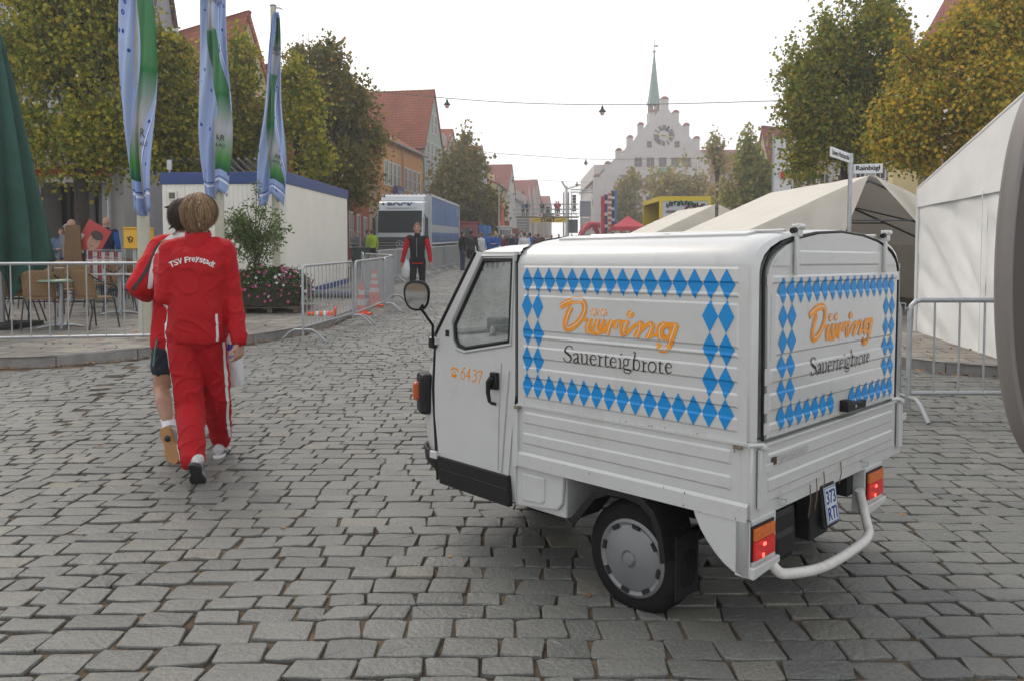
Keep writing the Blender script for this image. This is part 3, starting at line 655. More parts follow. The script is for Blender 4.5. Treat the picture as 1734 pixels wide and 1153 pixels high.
# cab back wall, roof, pillars
k = MB(); roofL = [(1.14, 1.50, .006), (1.14, 1.53, .03), (1.14, 1.552, .14), (1.14, 1.566, .40), (1.14, 1.570, .76)]
def roofring(u, dz, inn):
 h = [(inn, 1.515 + dz), (inn + .015, 1.533 + dz), (inn + .10, 1.552 + dz), (inn + .30, 1.566 + dz), (.76, 1.572 + dz)]
 return [L3(v, u, z) for v, z in h] + [L3(VW - v, u, z) for v, z in h[-2::-1]]
rr_ = [roofring(1.19, 0, .012), roofring(1.36, -.004, .012), roofring(1.47, -.012, .02), roofring(1.52, -.024, .05), roofring(1.545, -.035, .12)]
k.loft(rr_, cap=False, closed=False)
lo_ = [[p + Vector((0, 0, -.03 if i else -.03)) for p in r_] for i, r_ in enumerate(rr_)]
k.add([rr_[i][0] for i in range(5)] + [rr_[i][0] - Vector((0, 0, .012)) for i in range(5)], [(i, i + 1, i + 6, i + 5) for i in range(4)])
obj('cab_roof', k, m_white, van, sharp=50)
k = MB(); k.box(L3(VW / 2, 1.36, 1.503), (VW * KV - .03, .32 * KV, .016)); obj('roof_gutter', k, m_blk, van)
k = MB(); k.quad(L3(.02, 1.222, 1.0), L3(VW - .02, 1.222, 1.0), L3(VW - .02, 1.222, 1.51), L3(.02, 1.222, 1.51)); obj('cab_back_wall', k, mat('cab_inside', (0.05, 0.05, 0.05), .8), van)
for v, sg in ((0.010, 1), (VW - .010, -1)):
 k = MB(); k.tube([L3(v, 1.80, 1.085), L3(v, 1.64, 1.31), L3(v, 1.492, 1.512)], 0.017, 8)
 obj('windscreen_pillar', k, m_white, van)
for v, sg in ((-.004, 1), (VW + .004, -1)):
 k = MB(); k.tube([L3(v, 1.797, 1.09), L3(v, 1.64, 1.305), L3(v, 1.487, 1.515)], 0.010, 8); k.tube([L3(v, 1.80, 1.10), L3(v, 1.825, .80), L3(v, 1.80, .45), L3(v, 1.79, .32)], 0.006, 6)
 obj('pillar_seal', k, m_blk, van)
k = MB(); A_ = [(.03, 1.80, 1.09), (.25, 1.872, 1.09), (.76, 1.915, 1.09), (1.27, 1.872, 1.09), (1.49, 1.80, 1.09)]; B_ = [(.04, 1.49, 1.51), (.25, 1.53, 1.515), (.76, 1.55, 1.53), (1.27, 1.53, 1.515), (1.48, 1.49, 1.51)]
k.add([L3(*a) for a in A_] + [L3(*a) for a in B_], [(i, i + 1, i + 6, i + 5) for i in range(4)], smooth=True)
obj('windscreen', k, m_glass, van)
# doors
WIN = [(1.424, 1.472), (1.226, 1.472), (1.248, 1.092), (1.562, 1.034), (1.612, 1.044), (1.636, 1.075), (1.640, 1.150)]
WOUT = [(1.432, 1.497), (1.213, 1.497), (1.236, 1.075), (1.565, 1.014), (1.628, 1.026), (1.657, 1.068), (1.660, 1.165)]
DOOR = [(1.480, 1.516), (1.209, 1.516), (1.209, .84), (1.238, .60), (1.257, .440), (1.772, .440), (1.806, .66), (1.808, .82), (1.795, 1.01), (1.783, 1.10)]
def ring_faces(mb, a, b, f, mi=0):
 n = len(a); mb.add([f(*p) for p in a] + [f(*p) for p in b], [(i, (i + 1) % n, (i + 1) % n + n, i + n) for i in range(n)], mi)
def door_side(sgn):
 F = (lambda u, z, h=0.0: L3(-h, u, z)) if sgn < 0 else (lambda u, z, h=0.0: L3(VW + h, u, z))
 k = MB()
 # sheet with a window opening: split by radial matching
 import mathutils
 outer = [Vector((a, b, 0)) for a, b in DOOR]; inner = [Vector((a, b, 0)) for a, b in WOUT]
 tris = mathutils.geometry.tessellate_polygon([outer, inner]); allp = DOOR + WOUT
 k.add([F(a, b, .007) for a, b in allp], [tuple(t_) for t_ in tris])
 n = len(DOOR); k.add([F(a, b, .007) for a, b in DOOR] + [F(a, b, -.006) for a, b in DOOR], [(i, (i + 1) % n, (i + 1) % n + n, i + n) for i in range(n)])
 d = obj('door', k, m_white, van)
 k = MB(); mid = [((a[0] + b[0]) / 2, (a[1] + b[1]) / 2) for a, b in zip(WIN, WOUT)]
 ring_faces(k, WOUT, mid, lambda u, z: F(u, z, .009)); n = len(WIN)
 k.add([F(a, b, .012) for a, b in WOUT] + [F(a, b, .004) for a, b in WOUT], [(i, (i + 1) % n, (i + 1) % n + n, i + n) for i in range(n)])
 k.tube([F(a, b, .011) for a, b in WOUT + WOUT[:1]], .006, 6)
 obj('window_trim', k, mat('alu_trim', (0.42, 0.44, 0.44), 0.4, metal=0.4), d)
 k = MB(); ring_faces(k, mid, WIN, lambda u, z: F(u, z, .007)); k.tube([F(a, b, .007) for a, b in WIN + WIN[:1]], .009, 6); obj('window_rubber', k, m_blk, d)
 k = MB(); k.add([F(a, b, .0) for a, b in WIN], [list(range(len(WIN)))]); obj('side_window', k, m_glass, d)
 k = MB(); k.prism([(1.789, .452), (1.757, .310), (1.240, .296), (1.252, .445)], lambda u, z, kk: F(u, z, .020 - .03 * kk)); k.prism([(1.77, .392), (1.775, .382), (1.246, .372), (1.246, .382)], lambda u, z, kk: F(u, z, .023 - .01 * kk)); obj('door_skirt', k, m_blk, d, bevel=0.006)
 k = MB(); k.box(F(1.335, .895, .024), (0.022, 0.040, 0.075)); k.tube([F(1.33, .915, .040), F(1.350, .89, .046), F(1.356, .84, .046), F(1.35, .790, .040)], [.016, .014, .010, .008], 8); k.tube([F(1.35, .79, .040), F(1.325, .782, .02)], .008, 6); obj('door_handle', k, m_blk, d, bevel=.004)
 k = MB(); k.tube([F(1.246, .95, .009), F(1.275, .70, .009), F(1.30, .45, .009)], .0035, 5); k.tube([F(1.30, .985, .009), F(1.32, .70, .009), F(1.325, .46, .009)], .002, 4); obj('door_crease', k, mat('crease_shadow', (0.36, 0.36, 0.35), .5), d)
 k = MB()
 for z in (1.055, .455):
  k = MB(); k.box(F(1.80, z, .016), (0.022, 0.05, 0.035)); obj('door_hinge', k, m_white, d, bevel=.004)
 k = MB(); k.box(F(1.70, 1.10, .0105), (.003, .022, .030)); obj('maker_badge', k, m_blk, d)
 return d
dL = door_side(-1); dR = door_side(1)
# skirt of the body behind the door
k = MB(); k.bb(.03, (VW - .03) * KV, .92 * KV, 1.216 * KV, .30 * KV, .51 * KV); k.prism([(1.245, .51), (1.232, .30), (.96, .335), (.93, .37), (.92, .51)], lambda u, z, kk: L3(.012 + kk * .03, u, z)); k.prism([(1.18, .475), (1.18, .335), (1.05, .345), (1.03, .36), (1.03, .475)], lambda u, z, kk: L3(.004 + kk * .02, u, z))
k.bb(.1, (VW - .1) * KV, 1.0 * KV, 1.216 * KV, .51 * KV, .85 * KV)
obj('rear_cab_skirt', k, m_white, van, bevel=.01)
k = MB(); k.quad(L3(.005, 1.20, .8), L3(.005, 1.215, .8), L3(.005, 1.215, 1.50), L3(.005, 1.20, 1.50)); k.tube([L3(-.002, 1.212, 1.47), L3(-.002, 1.212, .80), L3(-.002, 1.222, .52)], .0045, 6)
k.tube([L3(v, 1.206, z + .001) for v, z in arch(.0)[:9]], .003, 6); obj('cab_joint', k, m_blk, van)
# front bumper, corner signal, mirror
k = MB(); pl_ = [plan(2.065, -.01, .26, u0=1.80), plan(2.05, -.006, .25, u0=1.80), plan(1.93, .02, .22, u0=1.78)]
k.loft([[L3(v, u, z) for v, u in p_] for p_, z in zip(pl_, (.47, .40, .315))], cap=False, closed=False); fb = obj('front_bumper', k, m_blk, van); md = fb.modifiers.new('s', 'SOLIDIFY'); md.thickness = 0.012
for sg in (-1, 1):
 vv = lambda v: v if sg < 0 else VW - v
 k = MB(); k.box(L3(vv(.035), 1.915, .765), (.095, .125, .20), M=Matrix.Rotation(R(-28 * (1 if sg < 0 else -1)), 4, 'Z')); s0 = obj('signal_housing', k, m_blk, van, bevel=.02)
 k = MB(); k.box(L3(vv(.0), 1.955, .775), (.05, .05, .09), M=Matrix.Rotation(R(-35 * (1 if sg < 0 else -1)), 4, 'Z')); obj('turn_signal', k, mat('amber_front', (0.45, 0.08, 0.01), 0.3), s0, bevel=.012)
 k = MB(); k.ell(L3(vv(.38), 2.02, .72), (.075, .035, .075), M=None); obj('headlamp', k, mat('lamp_glass', (.7, .72, .74), .1, spec=.8), van)
def mirror():
 a = L3(-.02, 1.795, 1.0); b = L3(-.03, 1.80, 1.09)
 tip = side_uz(733, 553, -.06); e = side_uz(711, 520, -.13)
 k = MB(); k.box(L3(-.02, 1.80, 1.045), (.035, .03, .045)); k.tube([L3(-.025, 1.80, 1.02), L3(-.06, tip[0], tip[1] + .005), L3(-.13, e[0], e[1])], .007, 8); mo = obj('mirror_arm', k, m_blk, van)
 c0 = side_uz(705.5, 501.5, -.13); c = L3(-.13, *c0); nrm = Vector((math.cos(R(100)), math.sin(R(-90)), 0))
 nrm = (Matrix.Rotation(R(-45), 4, 'Z') @ Vector((-.10, -1, -.20))).normalized()
 xx = Vector((0, 0, 1)).cross(nrm).normalized(); zz_ = nrm.cross(xx)
 pts = []
 for i in range(28):
  t_ = 2 * math.pi * i / 28; x = math.cos(t_); z = math.sin(t_); r_ = (abs(x) ** 2.6 + abs(z) ** 2.6) ** (-1 / 2.6); pts.append((x * r_ * .056 * (1 + .10 * z), z * r_ * .066))
 k = MB(); k.loft([[c + xx * x * s__ + zz_ * z * s__ - nrm * d for x, z in pts] for s__, d in ((.93, -.004), (1.0, -.002), (1.10, .004), (1.05, .022), (.5, .034))], cap=True); k.f.pop(-2); k.mi.pop(); k.sm.pop(-2)
 mh = obj('wing_mirror', k, m_blk, van)
 k = MB(); k.add([c + xx * x * .92 + zz_ * z * .92 + nrm * .0035 for x, z in pts], [list(range(28))]); obj('mirror_glass', k, m_chrome, mh)
mirror()
# interior
k = MB(); k.bb(.06 * KV, (VW - .06) * KV, 1.66 * KV, 1.84 * KV, .85 * KV, 1.105 * KV); k.box(L3(.45, 1.66, 1.13), (.30, .12, .07)); obj('dashboard', k, mat('dash_dark', (0.03, 0.032, 0.035), .6), van, bevel=.015)
k = MB(); k.tube([L3(.12, 1.50, 1.09), L3(.20, 1.58, 1.12), L3(.42, 1.60, 1.12), L3(.64, 1.58, 1.12), L3(.72, 1.50, 1.09)], .014, 8); k.cyl(L3(.42, 1.60, .9), L3(.42, 1.60, 1.12), .02); k.ell(L3(.42, 1.56, 1.13), (.07, .05, .03)); obj('handlebar', k, mat('bar_grey', (.12, .12, .13), .5), van)
k = MB(); k.box(L3(VW / 2, 1.38, .82), (.95, .20, .10)); k.box(L3(VW / 2, 1.26, 1.0), (.95, .06, .34)); obj('seat', k, mat('seat_cloth', (.05, .055, .06), .9), van, bevel=.02)
k = MB(); k.tube([L3(.76, 1.53, 1.47), L3(.76, 1.52, 1.44)], .005, 6); k.box(L3(.62, 1.50, 1.425), (.16, .02, .045)); obj('rear_view_mirror', k, m_blk, van, bevel=.006)
k = MB(); k.box(L3(.42, 1.50, 1.475), (.30, .10, .01)); obj('sun_visor', k, mat('visor', (.35, .35, .33), .8), van)
# ---------------- livery: diamonds follow the pressed panels
def rfun(ribs, base, F, sc=1.0): return lambda x, z: F(x, z, emb(z, ribs) * sc + base)
def diamond(mb, cx, zt, zb, w_, ribs, f):
 zs = sorted(set([zt, zb, (zt + zb) / 2] + [z for z in rib_levels(ribs, zb, zt)]))
 def hw(z): c = (zt + zb) / 2; return w_ / 2 * (1 - abs(z - c) / ((zt - zb) / 2))
 for a, b in zip(zs, zs[1:]):
  mb.add([f(cx - hw(a), a), f(cx + hw(a), a), f(cx + hw(b), b), f(cx - hw(b), b)], [(0, 1, 2, 3)])
def livery(F, ribs, x0, x1, n, zt, zb, dh, base, parent, skip=(), sc=1.0):
 """n diamonds along the top from x0 to x1 (tip centres)"""
 k = MB(); dx = (x1 - x0) / (n - 1); w_ = abs(dx) * .985; f = rfun(ribs, base, F, sc)
 for i in range(n):
  diamond(k, x0 + dx * i, zt, zt - dh, w_, ribs, f)
  if i not in skip: diamond(k, x0 + dx * i, zb + dh, zb, w_, ribs, f)
 m_ = round((zt - zb - 2 * dh) / dh); hh = (zt - zb - 2 * dh) / m_
 for j in range(m_):
  for i in (0, 1, n - 2, n - 1): diamond(k, x0 + dx * i, zt - dh - hh * j, zt - dh - hh * (j + 1), w_, ribs, f)
 return obj('diamond_border', k, m_blue, parent, fix=False)
livery(LS, SIDE_R, 0.098, 1.130, 16, 1.443, .838, .118, .003, cargo)
REAR_R = [(1.417, 1.384), (1.345, 1.112), (1.067, 1.010), (0.974, 0.905), (0.862, 0.825)]
livery(RR, REAR_R, 0.213, 1.338, 16, 1.411, .818, .106, .0135, door, skip=(7, 8), sc=.8)
ZD = lambda x, y: (940 + x / 7.882, 490 + y / 7.882); ZS = lambda x, y: (940 + x / 7.882, 570 + y / 7.882)
LOGO = [([(88, 232), (150, 195), (210, 165), (270, 145), (330, 143), (380, 160), (408, 205), (412, 260), (395, 330), (360, 395), (310, 455), (255, 500), (205, 525), (165, 520), (148, 490), (155, 430), (180, 350), (212, 270), (240, 235)], 43),
([(395, 402), (455, 412), (432, 480), (428, 540), (450, 575), (480, 560), (530, 500), (560, 430), (575, 395)], 20), ([(505, 392), (478, 480), (480, 545), (530, 585), (580, 560), (640, 490), (670, 430), (680, 400)], 24), ([(610, 395), (580, 480), (578, 545), (600, 590), (560, 590), (520, 570)], 24), ([(600, 585), (650, 560), (705, 490), (765, 412)], 24),
([(775, 408), (740, 500), (708, 608)], 36), ([(800, 520), (825, 460), (855, 420), (920, 430), (1000, 430)], 20), ([(800, 420), (825, 500), (845, 520)], 30), ([(885, 440), (905, 510), (900, 580), (935, 615)], 28), ([(1000, 418), (960, 510), (955, 580), (935, 612), (985, 580), (1060, 500), (1130, 455), (1175, 445), (1190, 475)], 22),
([(1180, 455), (1145, 540), (1100, 640)], 34), ([(1120, 545), (1080, 640)], 28), ([(1160, 560), (1210, 500), (1290, 455), (1325, 470), (1300, 540), (1250, 620), (1235, 652)], 26), ([(1330, 470), (1310, 550), (1285, 645)], 24), ([(1265, 645), (1330, 610), (1390, 600)], 18),
([(1480, 460), (1420, 475), (1388, 540), (1392, 620), (1430, 665)], 24), ([(1640, 468), (1615, 540), (1575, 650), (1535, 745), (1490, 800), (1420, 800), (1385, 760)], 36), ([(1370, 750), (1400, 725)], 32), ([(1480, 462), (1560, 462), (1650, 470)], 20)]
INL = [[(92, 210), (160, 175), (240, 145), (320, 138), (385, 160), (415, 215), (415, 280), (390, 350), (345, 415), (290, 470), (230, 505), (185, 503), (165, 470), (175, 400), (205, 310), (238, 240)], [(780, 405), (745, 500), (713, 608)], [(1150, 445), (1148, 520), (1102, 640)], [(1285, 455), (1300, 520), (1248, 652)],
[(1478, 458), (1420, 520), (1410, 600), (1435, 668)], [(1627, 468), (1585, 590), (1530, 720), (1465, 815)], [(865, 425), (838, 480), (835, 535)], [(978, 425), (938, 520), (945, 590), (965, 605)], [(605, 395), (568, 490), (580, 560), (600, 588)], [(485, 398), (448, 500), (455, 560), (475, 575)]]
def tr(fn, pts): return [side_uz(*fn(x, y)) for x, y in pts]
px2m = 0.9 / 1734 * 3.1
def logo(F, xmap, zoff, parent, base, sc=1.0, ribs=None):
 def fd(d): return lambda x, z: F(xmap(x), z + zoff, emb(z + zoff, ribs or SIDE_R) * sc + base + d)
 k = MB(); s1 = 0.00034
 def sm(pts):
  v = crv([Vector((a, b, 0)) for a, b in pts], 5) if len(pts) > 2 else [Vector((a, b, 0)) for a, b in pts]; return [(p.x, p.y) for p in v]
 for i_, (pts, hw) in enumerate(LOGO): k.ribbon(tr(ZD, sm(pts)), hw * s1, fd(0.0002 + i_ * .00004))
 ec = side_uz(*ZD(1505, 565)); ring = []
 for j in range(24):
  a = 2 * math.pi * j / 24; ring.append(side_uz(*ZD(1505 + 68 * math.cos(a), 565 + 82 * math.sin(a))))
 k.ribbon(ring, 30 * s1, fd(.0011), closed=True)
 for cx, cy in ((535, 305), (660, 310), (1020, 335)):
  k.add([fd(.0003)(*side_uz(*ZD(cx + 50 * math.cos(j * math.pi / 12), cy + 52 * math.sin(j * math.pi / 12)))) for j in range(24)], [list(range(24))])
 a = obj('orange_script', k, m_org, parent, fix=False)
 k = MB()
 for pts in INL: k.ribbon(tr(ZD, sm(pts)), 5 * s1, fd(.0016))
 for cx, cy in ((535, 305), (660, 310)):
  for j in range(6):
   q = j * math.pi / 3; k.ribbon(tr(ZD, [(cx + 6 * math.cos(q), cy + 6 * math.sin(q)), (cx + 30 * math.cos(q + .3), cy + 30 * math.sin(q + .3)), (cx + 54 * math.cos(q + .9), cy + 54 * math.sin(q + .9))]), 5 * s1, fd(.0012))
 k.ribbon(tr(ZD, [(1060, 290), (1010, 330), (1005, 385)]), 5 * s1, fd(.0012))
 for pts, hw in LOGO[:1]: pass
 obj('script_inline', k, mat('white_film', (.68, .68, .65), .4), parent, fix=False)
 k = MB()
 def st(pw, dx=0, dy=0):
  pts = [(x + dx, y + dy) for x, y, _ in pw]; ws = [w_ for *_, w_ in pw]
  if len(pw) > 2:
   v = crv([Vector((x, y, w_)) for (x, y), w_ in zip(pts, ws)], 4); pts = [(p.x, p.y) for p in v]; ws = [max(3, p.z) for p in v]
  k.ribbon(tr(ZS, pts), [w_ * s1 * 1.35 for w_ in ws], fd(.0006))
 st([(240, 170, 4), (225, 132, 5), (188, 122, 4), (152, 142, 7), (143, 185, 10), (188, 225, 12), (226, 262, 11), (228, 308, 8), (195, 335, 4), (158, 325, 5), (128, 272, 5)])
 st([(262, 248, 8), (278, 225, 4), (305, 222, 6), (322, 248, 8), (322, 332, 8), (346, 358, 4)]); st([(322, 275, 4), (283, 295, 7), (265, 325, 8), (283, 350, 6), (322, 326, 4)])
 st([(350, 226, 4), (375, 232, 7), (375, 330, 8), (400, 362, 6), (440, 335, 4)]); st([(415, 235, 4), (442, 240, 7), (441, 350, 7), (464, 368, 4)])
 for dx, dy in ((0, 0), (268, 33), (1005, 108)): st([(487, 296, 4), (562, 297, 4), (550, 255, 5), (520, 240, 5), (490, 275, 8), (490, 330, 9), (520, 375, 6), (567, 352, 4)], dx, dy)
 for dx, dy in ((0, 0), (585, 75)): st([(586, 248, 4), (612, 262, 7), (610, 380, 7)], dx, dy); st([(585, 381, 4), (637, 388, 4)], dx, dy); st([(612, 295, 4), (628, 264, 4), (652, 276, 9)], dx, dy)
 for dx, dy in ((0, 0), (724, 85)): st([(697, 235, 4), (692, 280, 7), (691, 365, 8), (710, 400, 5), (737, 384, 4)], dx, dy); st([(670, 262, 4), (737, 272, 4)], dx, dy)
 st([(863, 290, 4), (886, 302, 7), (885, 410, 7)]); st([(860, 411, 4), (907, 418, 4)]); st([(884, 226, 11), (892, 240, 11)])
 k.ribbon(tr(ZS, [(962 + 32 * math.cos(j * .314), 335 + 48 * math.sin(j * .314)) for j in range(20)]), 7 * s1, fd(.0006), closed=True)
 st([(1022, 294, 4), (990, 302, 4)]); st([(940, 378, 4), (924, 410, 6), (960, 430, 8), (1008, 445, 8), (1016, 470, 5), (975, 487, 4), (925, 465, 5), (938, 428, 4)])
 st([(1050, 214, 4), (1074, 208, 6), (1068, 300, 8), (1062, 440, 8)]); k.ribbon(tr(ZS, [(1104 + 41 * math.cos(j * .314), 372 + 72 * math.sin(j * .314)) for j in range(20)]), 7 * s1, fd(.0006), closed=True)
 k.ribbon(tr(ZS, [(1312 + 52 * math.cos(j * .314), 400 + 68 * math.sin(j * .314)) for j in range(20)]), 8 * s1, fd(.0006), closed=True)
 obj('dark_lettering', k, m_txt, parent, fix=False)
logo(LS, lambda x: x, 0, cargo, .0030)
ul = side_uz(*ZD(75, 235))[0]; ur = side_uz(*ZD(1675, 470))[0]
logo(RR, lambda x: 0.434 + (ul - x) / (ul - ur) * (1.105 - .434), -0.018, door, .0135, .8, REAR_R)
# telephone and number on the door
ZP = lambda x, y: (750 + x / 21.68, 610 + y / 21.68); k = MB(); fd_ = lambda x, z: L3(-.0082, x, z)
def sp_(pts, hw):
 v = crv([Vector((a, b, 0)) for a, b in pts], 4) if len(pts) > 2 else [Vector((a, b, 0)) for a, b in pts]
 k.ribbon([side_uz(*ZP(p.x, p.y)) for p in v], hw * 0.00017, fd_)
sp_([(360, 360), (375, 290), (430, 275), (530, 300), (580, 350), (585, 410)], 28); sp_([(450, 380), (460, 470)], 26); sp_([(370, 450), (390, 560), (510, 590), (520, 480)], 26); sp_([(400, 530), (510, 550)], 40)
sp_([(865, 250), (800, 290), (735, 390), (705, 500), (715, 620), (770, 680), (825, 620), (840, 500), (800, 420), (740, 400)], 17); sp_([(1030, 300), (990, 380), (900, 550)], 15); sp_([(890, 555), (1055, 580)], 22); sp_([(1035, 300), (1005, 500), (985, 750)], 17)
sp_([(1165, 370), (1215, 340), (1265, 380), (1265, 460), (1200, 520), (1265, 570), (1270, 660), (1220, 750), (1160, 765), (1105, 720)], 17); sp_([(1340, 440), (1360, 385), (1490, 410)], 22); sp_([(1485, 410), (1430, 560), (1360, 840)], 18)
obj('phone_number', k, m_org, dL, fix=False)
# wear: rust runs, scratches and chips on the bodywork
k = MB(); rr2 = random.Random(5)
for F_, x0, x1, z0_, z1_, o_ in ((LS, .03, 1.18, .505, .575, .0175), (RR, .10, 1.40, .57, .60, .0135), (LS, .03, 1.18, .79, .81, .003), (RR, .1, 1.4, .81, .815, .0125)):
 for _ in range(16):
  x = rr2.uniform(x0, x1); z = rr2.uniform(z0_, z1_); a_ = rr2.uniform(.001, .0035); b_ = rr2.uniform(.001, .009); k.add([F_(x - a_, z, o_), F_(x + a_ * .8, z + .001, o_), F_(x + a_ * .5, z - b_, o_), F_(x - a_ * .4, z - b_ * .8, o_)], [(0, 1, 2, 3)])
for _ in range(26):
 a_ = rr2.uniform(0, 1); x = rr2.uniform(.2, 1.3); sg = rr2.uniform(.0015, .003); k.add([RR(x + sg * math.cos(q), .60 + rr2.uniform(-.001, .001) + .18 * a_ + sg * math.sin(q), .0215) for q in (0, 1.5, 3.1, 4.6)], [(0, 1, 2, 3)])
ru = obj('rust_spots', k, mat('rust_brown', (.13, .06, .025), .9), van, fix=False); ru['kind'] = 'stuff'
# ================================================================ BARRIERS
m_steel = mat('barrier_zinc', (0.40, 0.415, 0.43), 0.45, metal=0.55, var=0.2, vscale=15, dirt=0.3, dirtcol=(.2, .17, .14))
def barrier(ax, ay, bx, by, label, group, sp=0.11, foot=(1, 1), foot_rz=0, kerb=(0, 0), r=0.019, Hb=1.08, sheeted=False, hookend=True):
 """a crowd barrier from a to b: bent tube frame, uprights and two splayed feet"""
 za, zb = g(ay) + kerb[0], g(by) + kerb[1]; L = math.hypot(bx - ax, by - ay); rz = math.atan2(by - ay, bx - ax)
 t = thing('crowd_barrier', label, 'barrier', (ax, ay, za), rz, group); slope = (zb - za) / L
 Z = lambda x, z: Vector((x, 0, z + slope * x))
 k = MB(); c = 0.09; z0 = 0.20; x1 = L - 0.03
 pts = [Z(.03, z0 - .12), Z(.03, Hb - c)] + [Z(.03 + c - c * math.cos(a), Hb - c + c * math.sin(a)) for a in (.5, 1.05)] + [Z(.03 + c, Hb), Z(x1 - c, Hb)] + [Z(x1 - c + c * math.sin(a), Hb - c + c * math.cos(a)) for a in (.5, 1.05)] + [Z(x1, Hb - c), Z(x1, z0 - .12)]
 k.tube(pts, r, 8); k.tube([Z(.03, z0), Z(x1, z0)], r * .9, 8)
 for z in (0.36, 0.93): k.tube([Z(x1, z), Z(x1 + .045, z), Z(x1 + .045, z - .07)], .006, 5); k.tube([Z(.03, z - .03), Z(-.01, z - .03)], .010, 6)
 obj('frame', k, m_steel, t)
 k = MB(); n = max(3, int((x1 - .03) / sp))
 for i in range(1, n): x = .03 + (x1 - .03) * i / n; k.cyl(Z(x, z0), Z(x, Hb), r * .42 if not sheeted else r * .5, n=6)
 obj('bars', k, m_steel, t)
 for i, x in enumerate((.10 if L > 1 else .03, x1 - .07)):
  if not foot[i]: continue
  k = MB(); xx = (.03, x1)[i]; b = Z(xx, 0); M = Matrix.Rotation(foot_rz, 3, 'Z')
  q = [(-.33, .0), (-.20, .12), (-.13, .155), (.13, .155), (.20, .12), (.33, .0)]
  k.tube([b + M @ Vector((0, y, z + .012)) for y, z in q], r * .85, 8); k.cyl(b + Vector((0, 0, .14)), b + Vector((0, 0, .33)), r * 1.15, n=8)
  obj('foot', k, m_steel, t)
 return t
GR = 'steel crowd barriers along the street'
barrier(-6.63, 9.40, -4.27, 9.75, 'wide-barred grey steel barrier in front of the wicker cafe chairs, left end of the picture', GR, sp=.195, kerb=(PAV * .0 + .10, .10), foot=(0, 0))
barrier(-9.1, 9.05, -6.68, 9.38, 'wide-barred grey steel barrier reaching out of the picture beside the green parasol', GR, sp=.195, kerb=(.10, .10), foot=(0, 0))
barrier(-3.02, 11.45, -2.72, 13.65, 'steel barrier with the toppled traffic cone lying at its foot', GR, sp=.15)
barrier(-2.70, 13.70, -2.58, 16.1, 'steel barrier with two upright traffic cones behind its bars', GR, sp=.11)
barrier(-2.58, 16.15, -2.72, 18.3, 'steel barrier bending back from the one with the upright cones, seen edge-on', GR, sp=.11)
barrier(-2.76, 18.4, -3.75, 20.3, 'steel barrier turned inwards towards the white site container', GR, sp=.11)
barrier(-3.8, 20.4, -4.25, 22.6, 'short-looking steel barrier standing behind the bend of the row', GR, sp=.11)
row = [(-4.12, 24.6), (-3.93, 26.9), (-3.74, 29.2), (-3.55, 31.5), (-3.37, 33.8), (-3.18, 36.1), (-3.0, 38.4), (-2.82, 40.7), (-2.64, 43.0)]
names = ['first closely barred barrier of the straight row in front of the truck', 'barrier of the straight row just left of the walker in the black vest', 'barrier of the straight row behind the walker in the black vest', 'barrier of the straight row just right of the walker in the black vest', 'barrier of the straight row beside the cab of the blue truck', 'barrier of the straight row below the front half of the blue truck tarpaulin', 'barrier of the straight row below the rear half of the blue truck tarpaulin', 'last barrier of the straight row, next to the man in the black jacket and jeans']
for (a, b, nm) in zip(row, row[1:], names): barrier(a[0], a[1], b[0], b[1] - .05, nm, GR, sp=.07, sheeted=True, r=.022)
barrier(3.27, 6.6, 5.0, 6.62, 'wide-barred steel barrier in front of the white tent at the right', GR, sp=.19, r=.021, Hb=.97, foot_rz=R(0))
barrier(1.7, 7.8, 3.335, 6.78, 'steel barrier running back behind the delivery van, linked to the one before the tent', GR, sp=.19, r=.021, Hb=.97)
# ================================================================ TRAFFIC CONES
m_or = mat('cone_orange', (0.85, 0.09, 0.015), 0.5, var=.15, vscale=20); m_wh = mat('cone_white', (0.62, 0.6, 0.58), 0.5)
def cone(h, loc, label, M=None, rings=((.28, .42), (.58, .72))):
 t = thing('traffic_cone', label, 'traffic cone', loc, 0, 'orange and white traffic cones')
 T = lambda p: (M @ Vector(p)) if M else Vector(p)
 rb = h * .19; rt = h * .045; rad = lambda z: rb + (rt - rb) * z
 def seg(a, b, m, nm, o=0):
  k = MB(); k.lathe([(rad(a) + o, a * h), (rad(b) + o, b * h)], n=20, M=M.to_3x3() if M else None); return obj(nm, k, m, t)
 seg(0.03, 1, m_or, 'cone_body')
 for a, b in rings: seg(a, b, m_wh, 'reflective_band', .003)
 k = MB(); q = h * .30; k.add([T((x, y, z)) for z in (0, .035) for x, y in ((-q, -q * .8), (-q * .8, -q), (q * .8, -q), (q, -q * .8), (q, q * .8), (q * .8, q), (-q * .8, q), (-q, q * .8))], [tuple(range(8)), tuple(range(15, 7, -1))] + [(i, (i + 1) % 8, (i + 1) % 8 + 8, i + 8) for i in range(8)]); obj('foot_plate', k, m_or, t)
 return t
c = G(568, 546); c.z = g(c.y) + .11
cone(.50, c, 'orange and white traffic cone toppled over at the kerb', M=Matrix.Rotation(R(8), 4, 'Z') @ Matrix.Rotation(R(-84), 4, 'Y'))
p = G(612, 533); cone(.62, p, 'shorter orange and white traffic cone standing behind the barrier bars', rings=((.3, .48), (.62, .76)))
p = G(634, 519); cone(.80, p, 'taller orange and white traffic cone standing behind the barrier bars', rings=((.38, .50), (.60, .70), (.78, .88)))
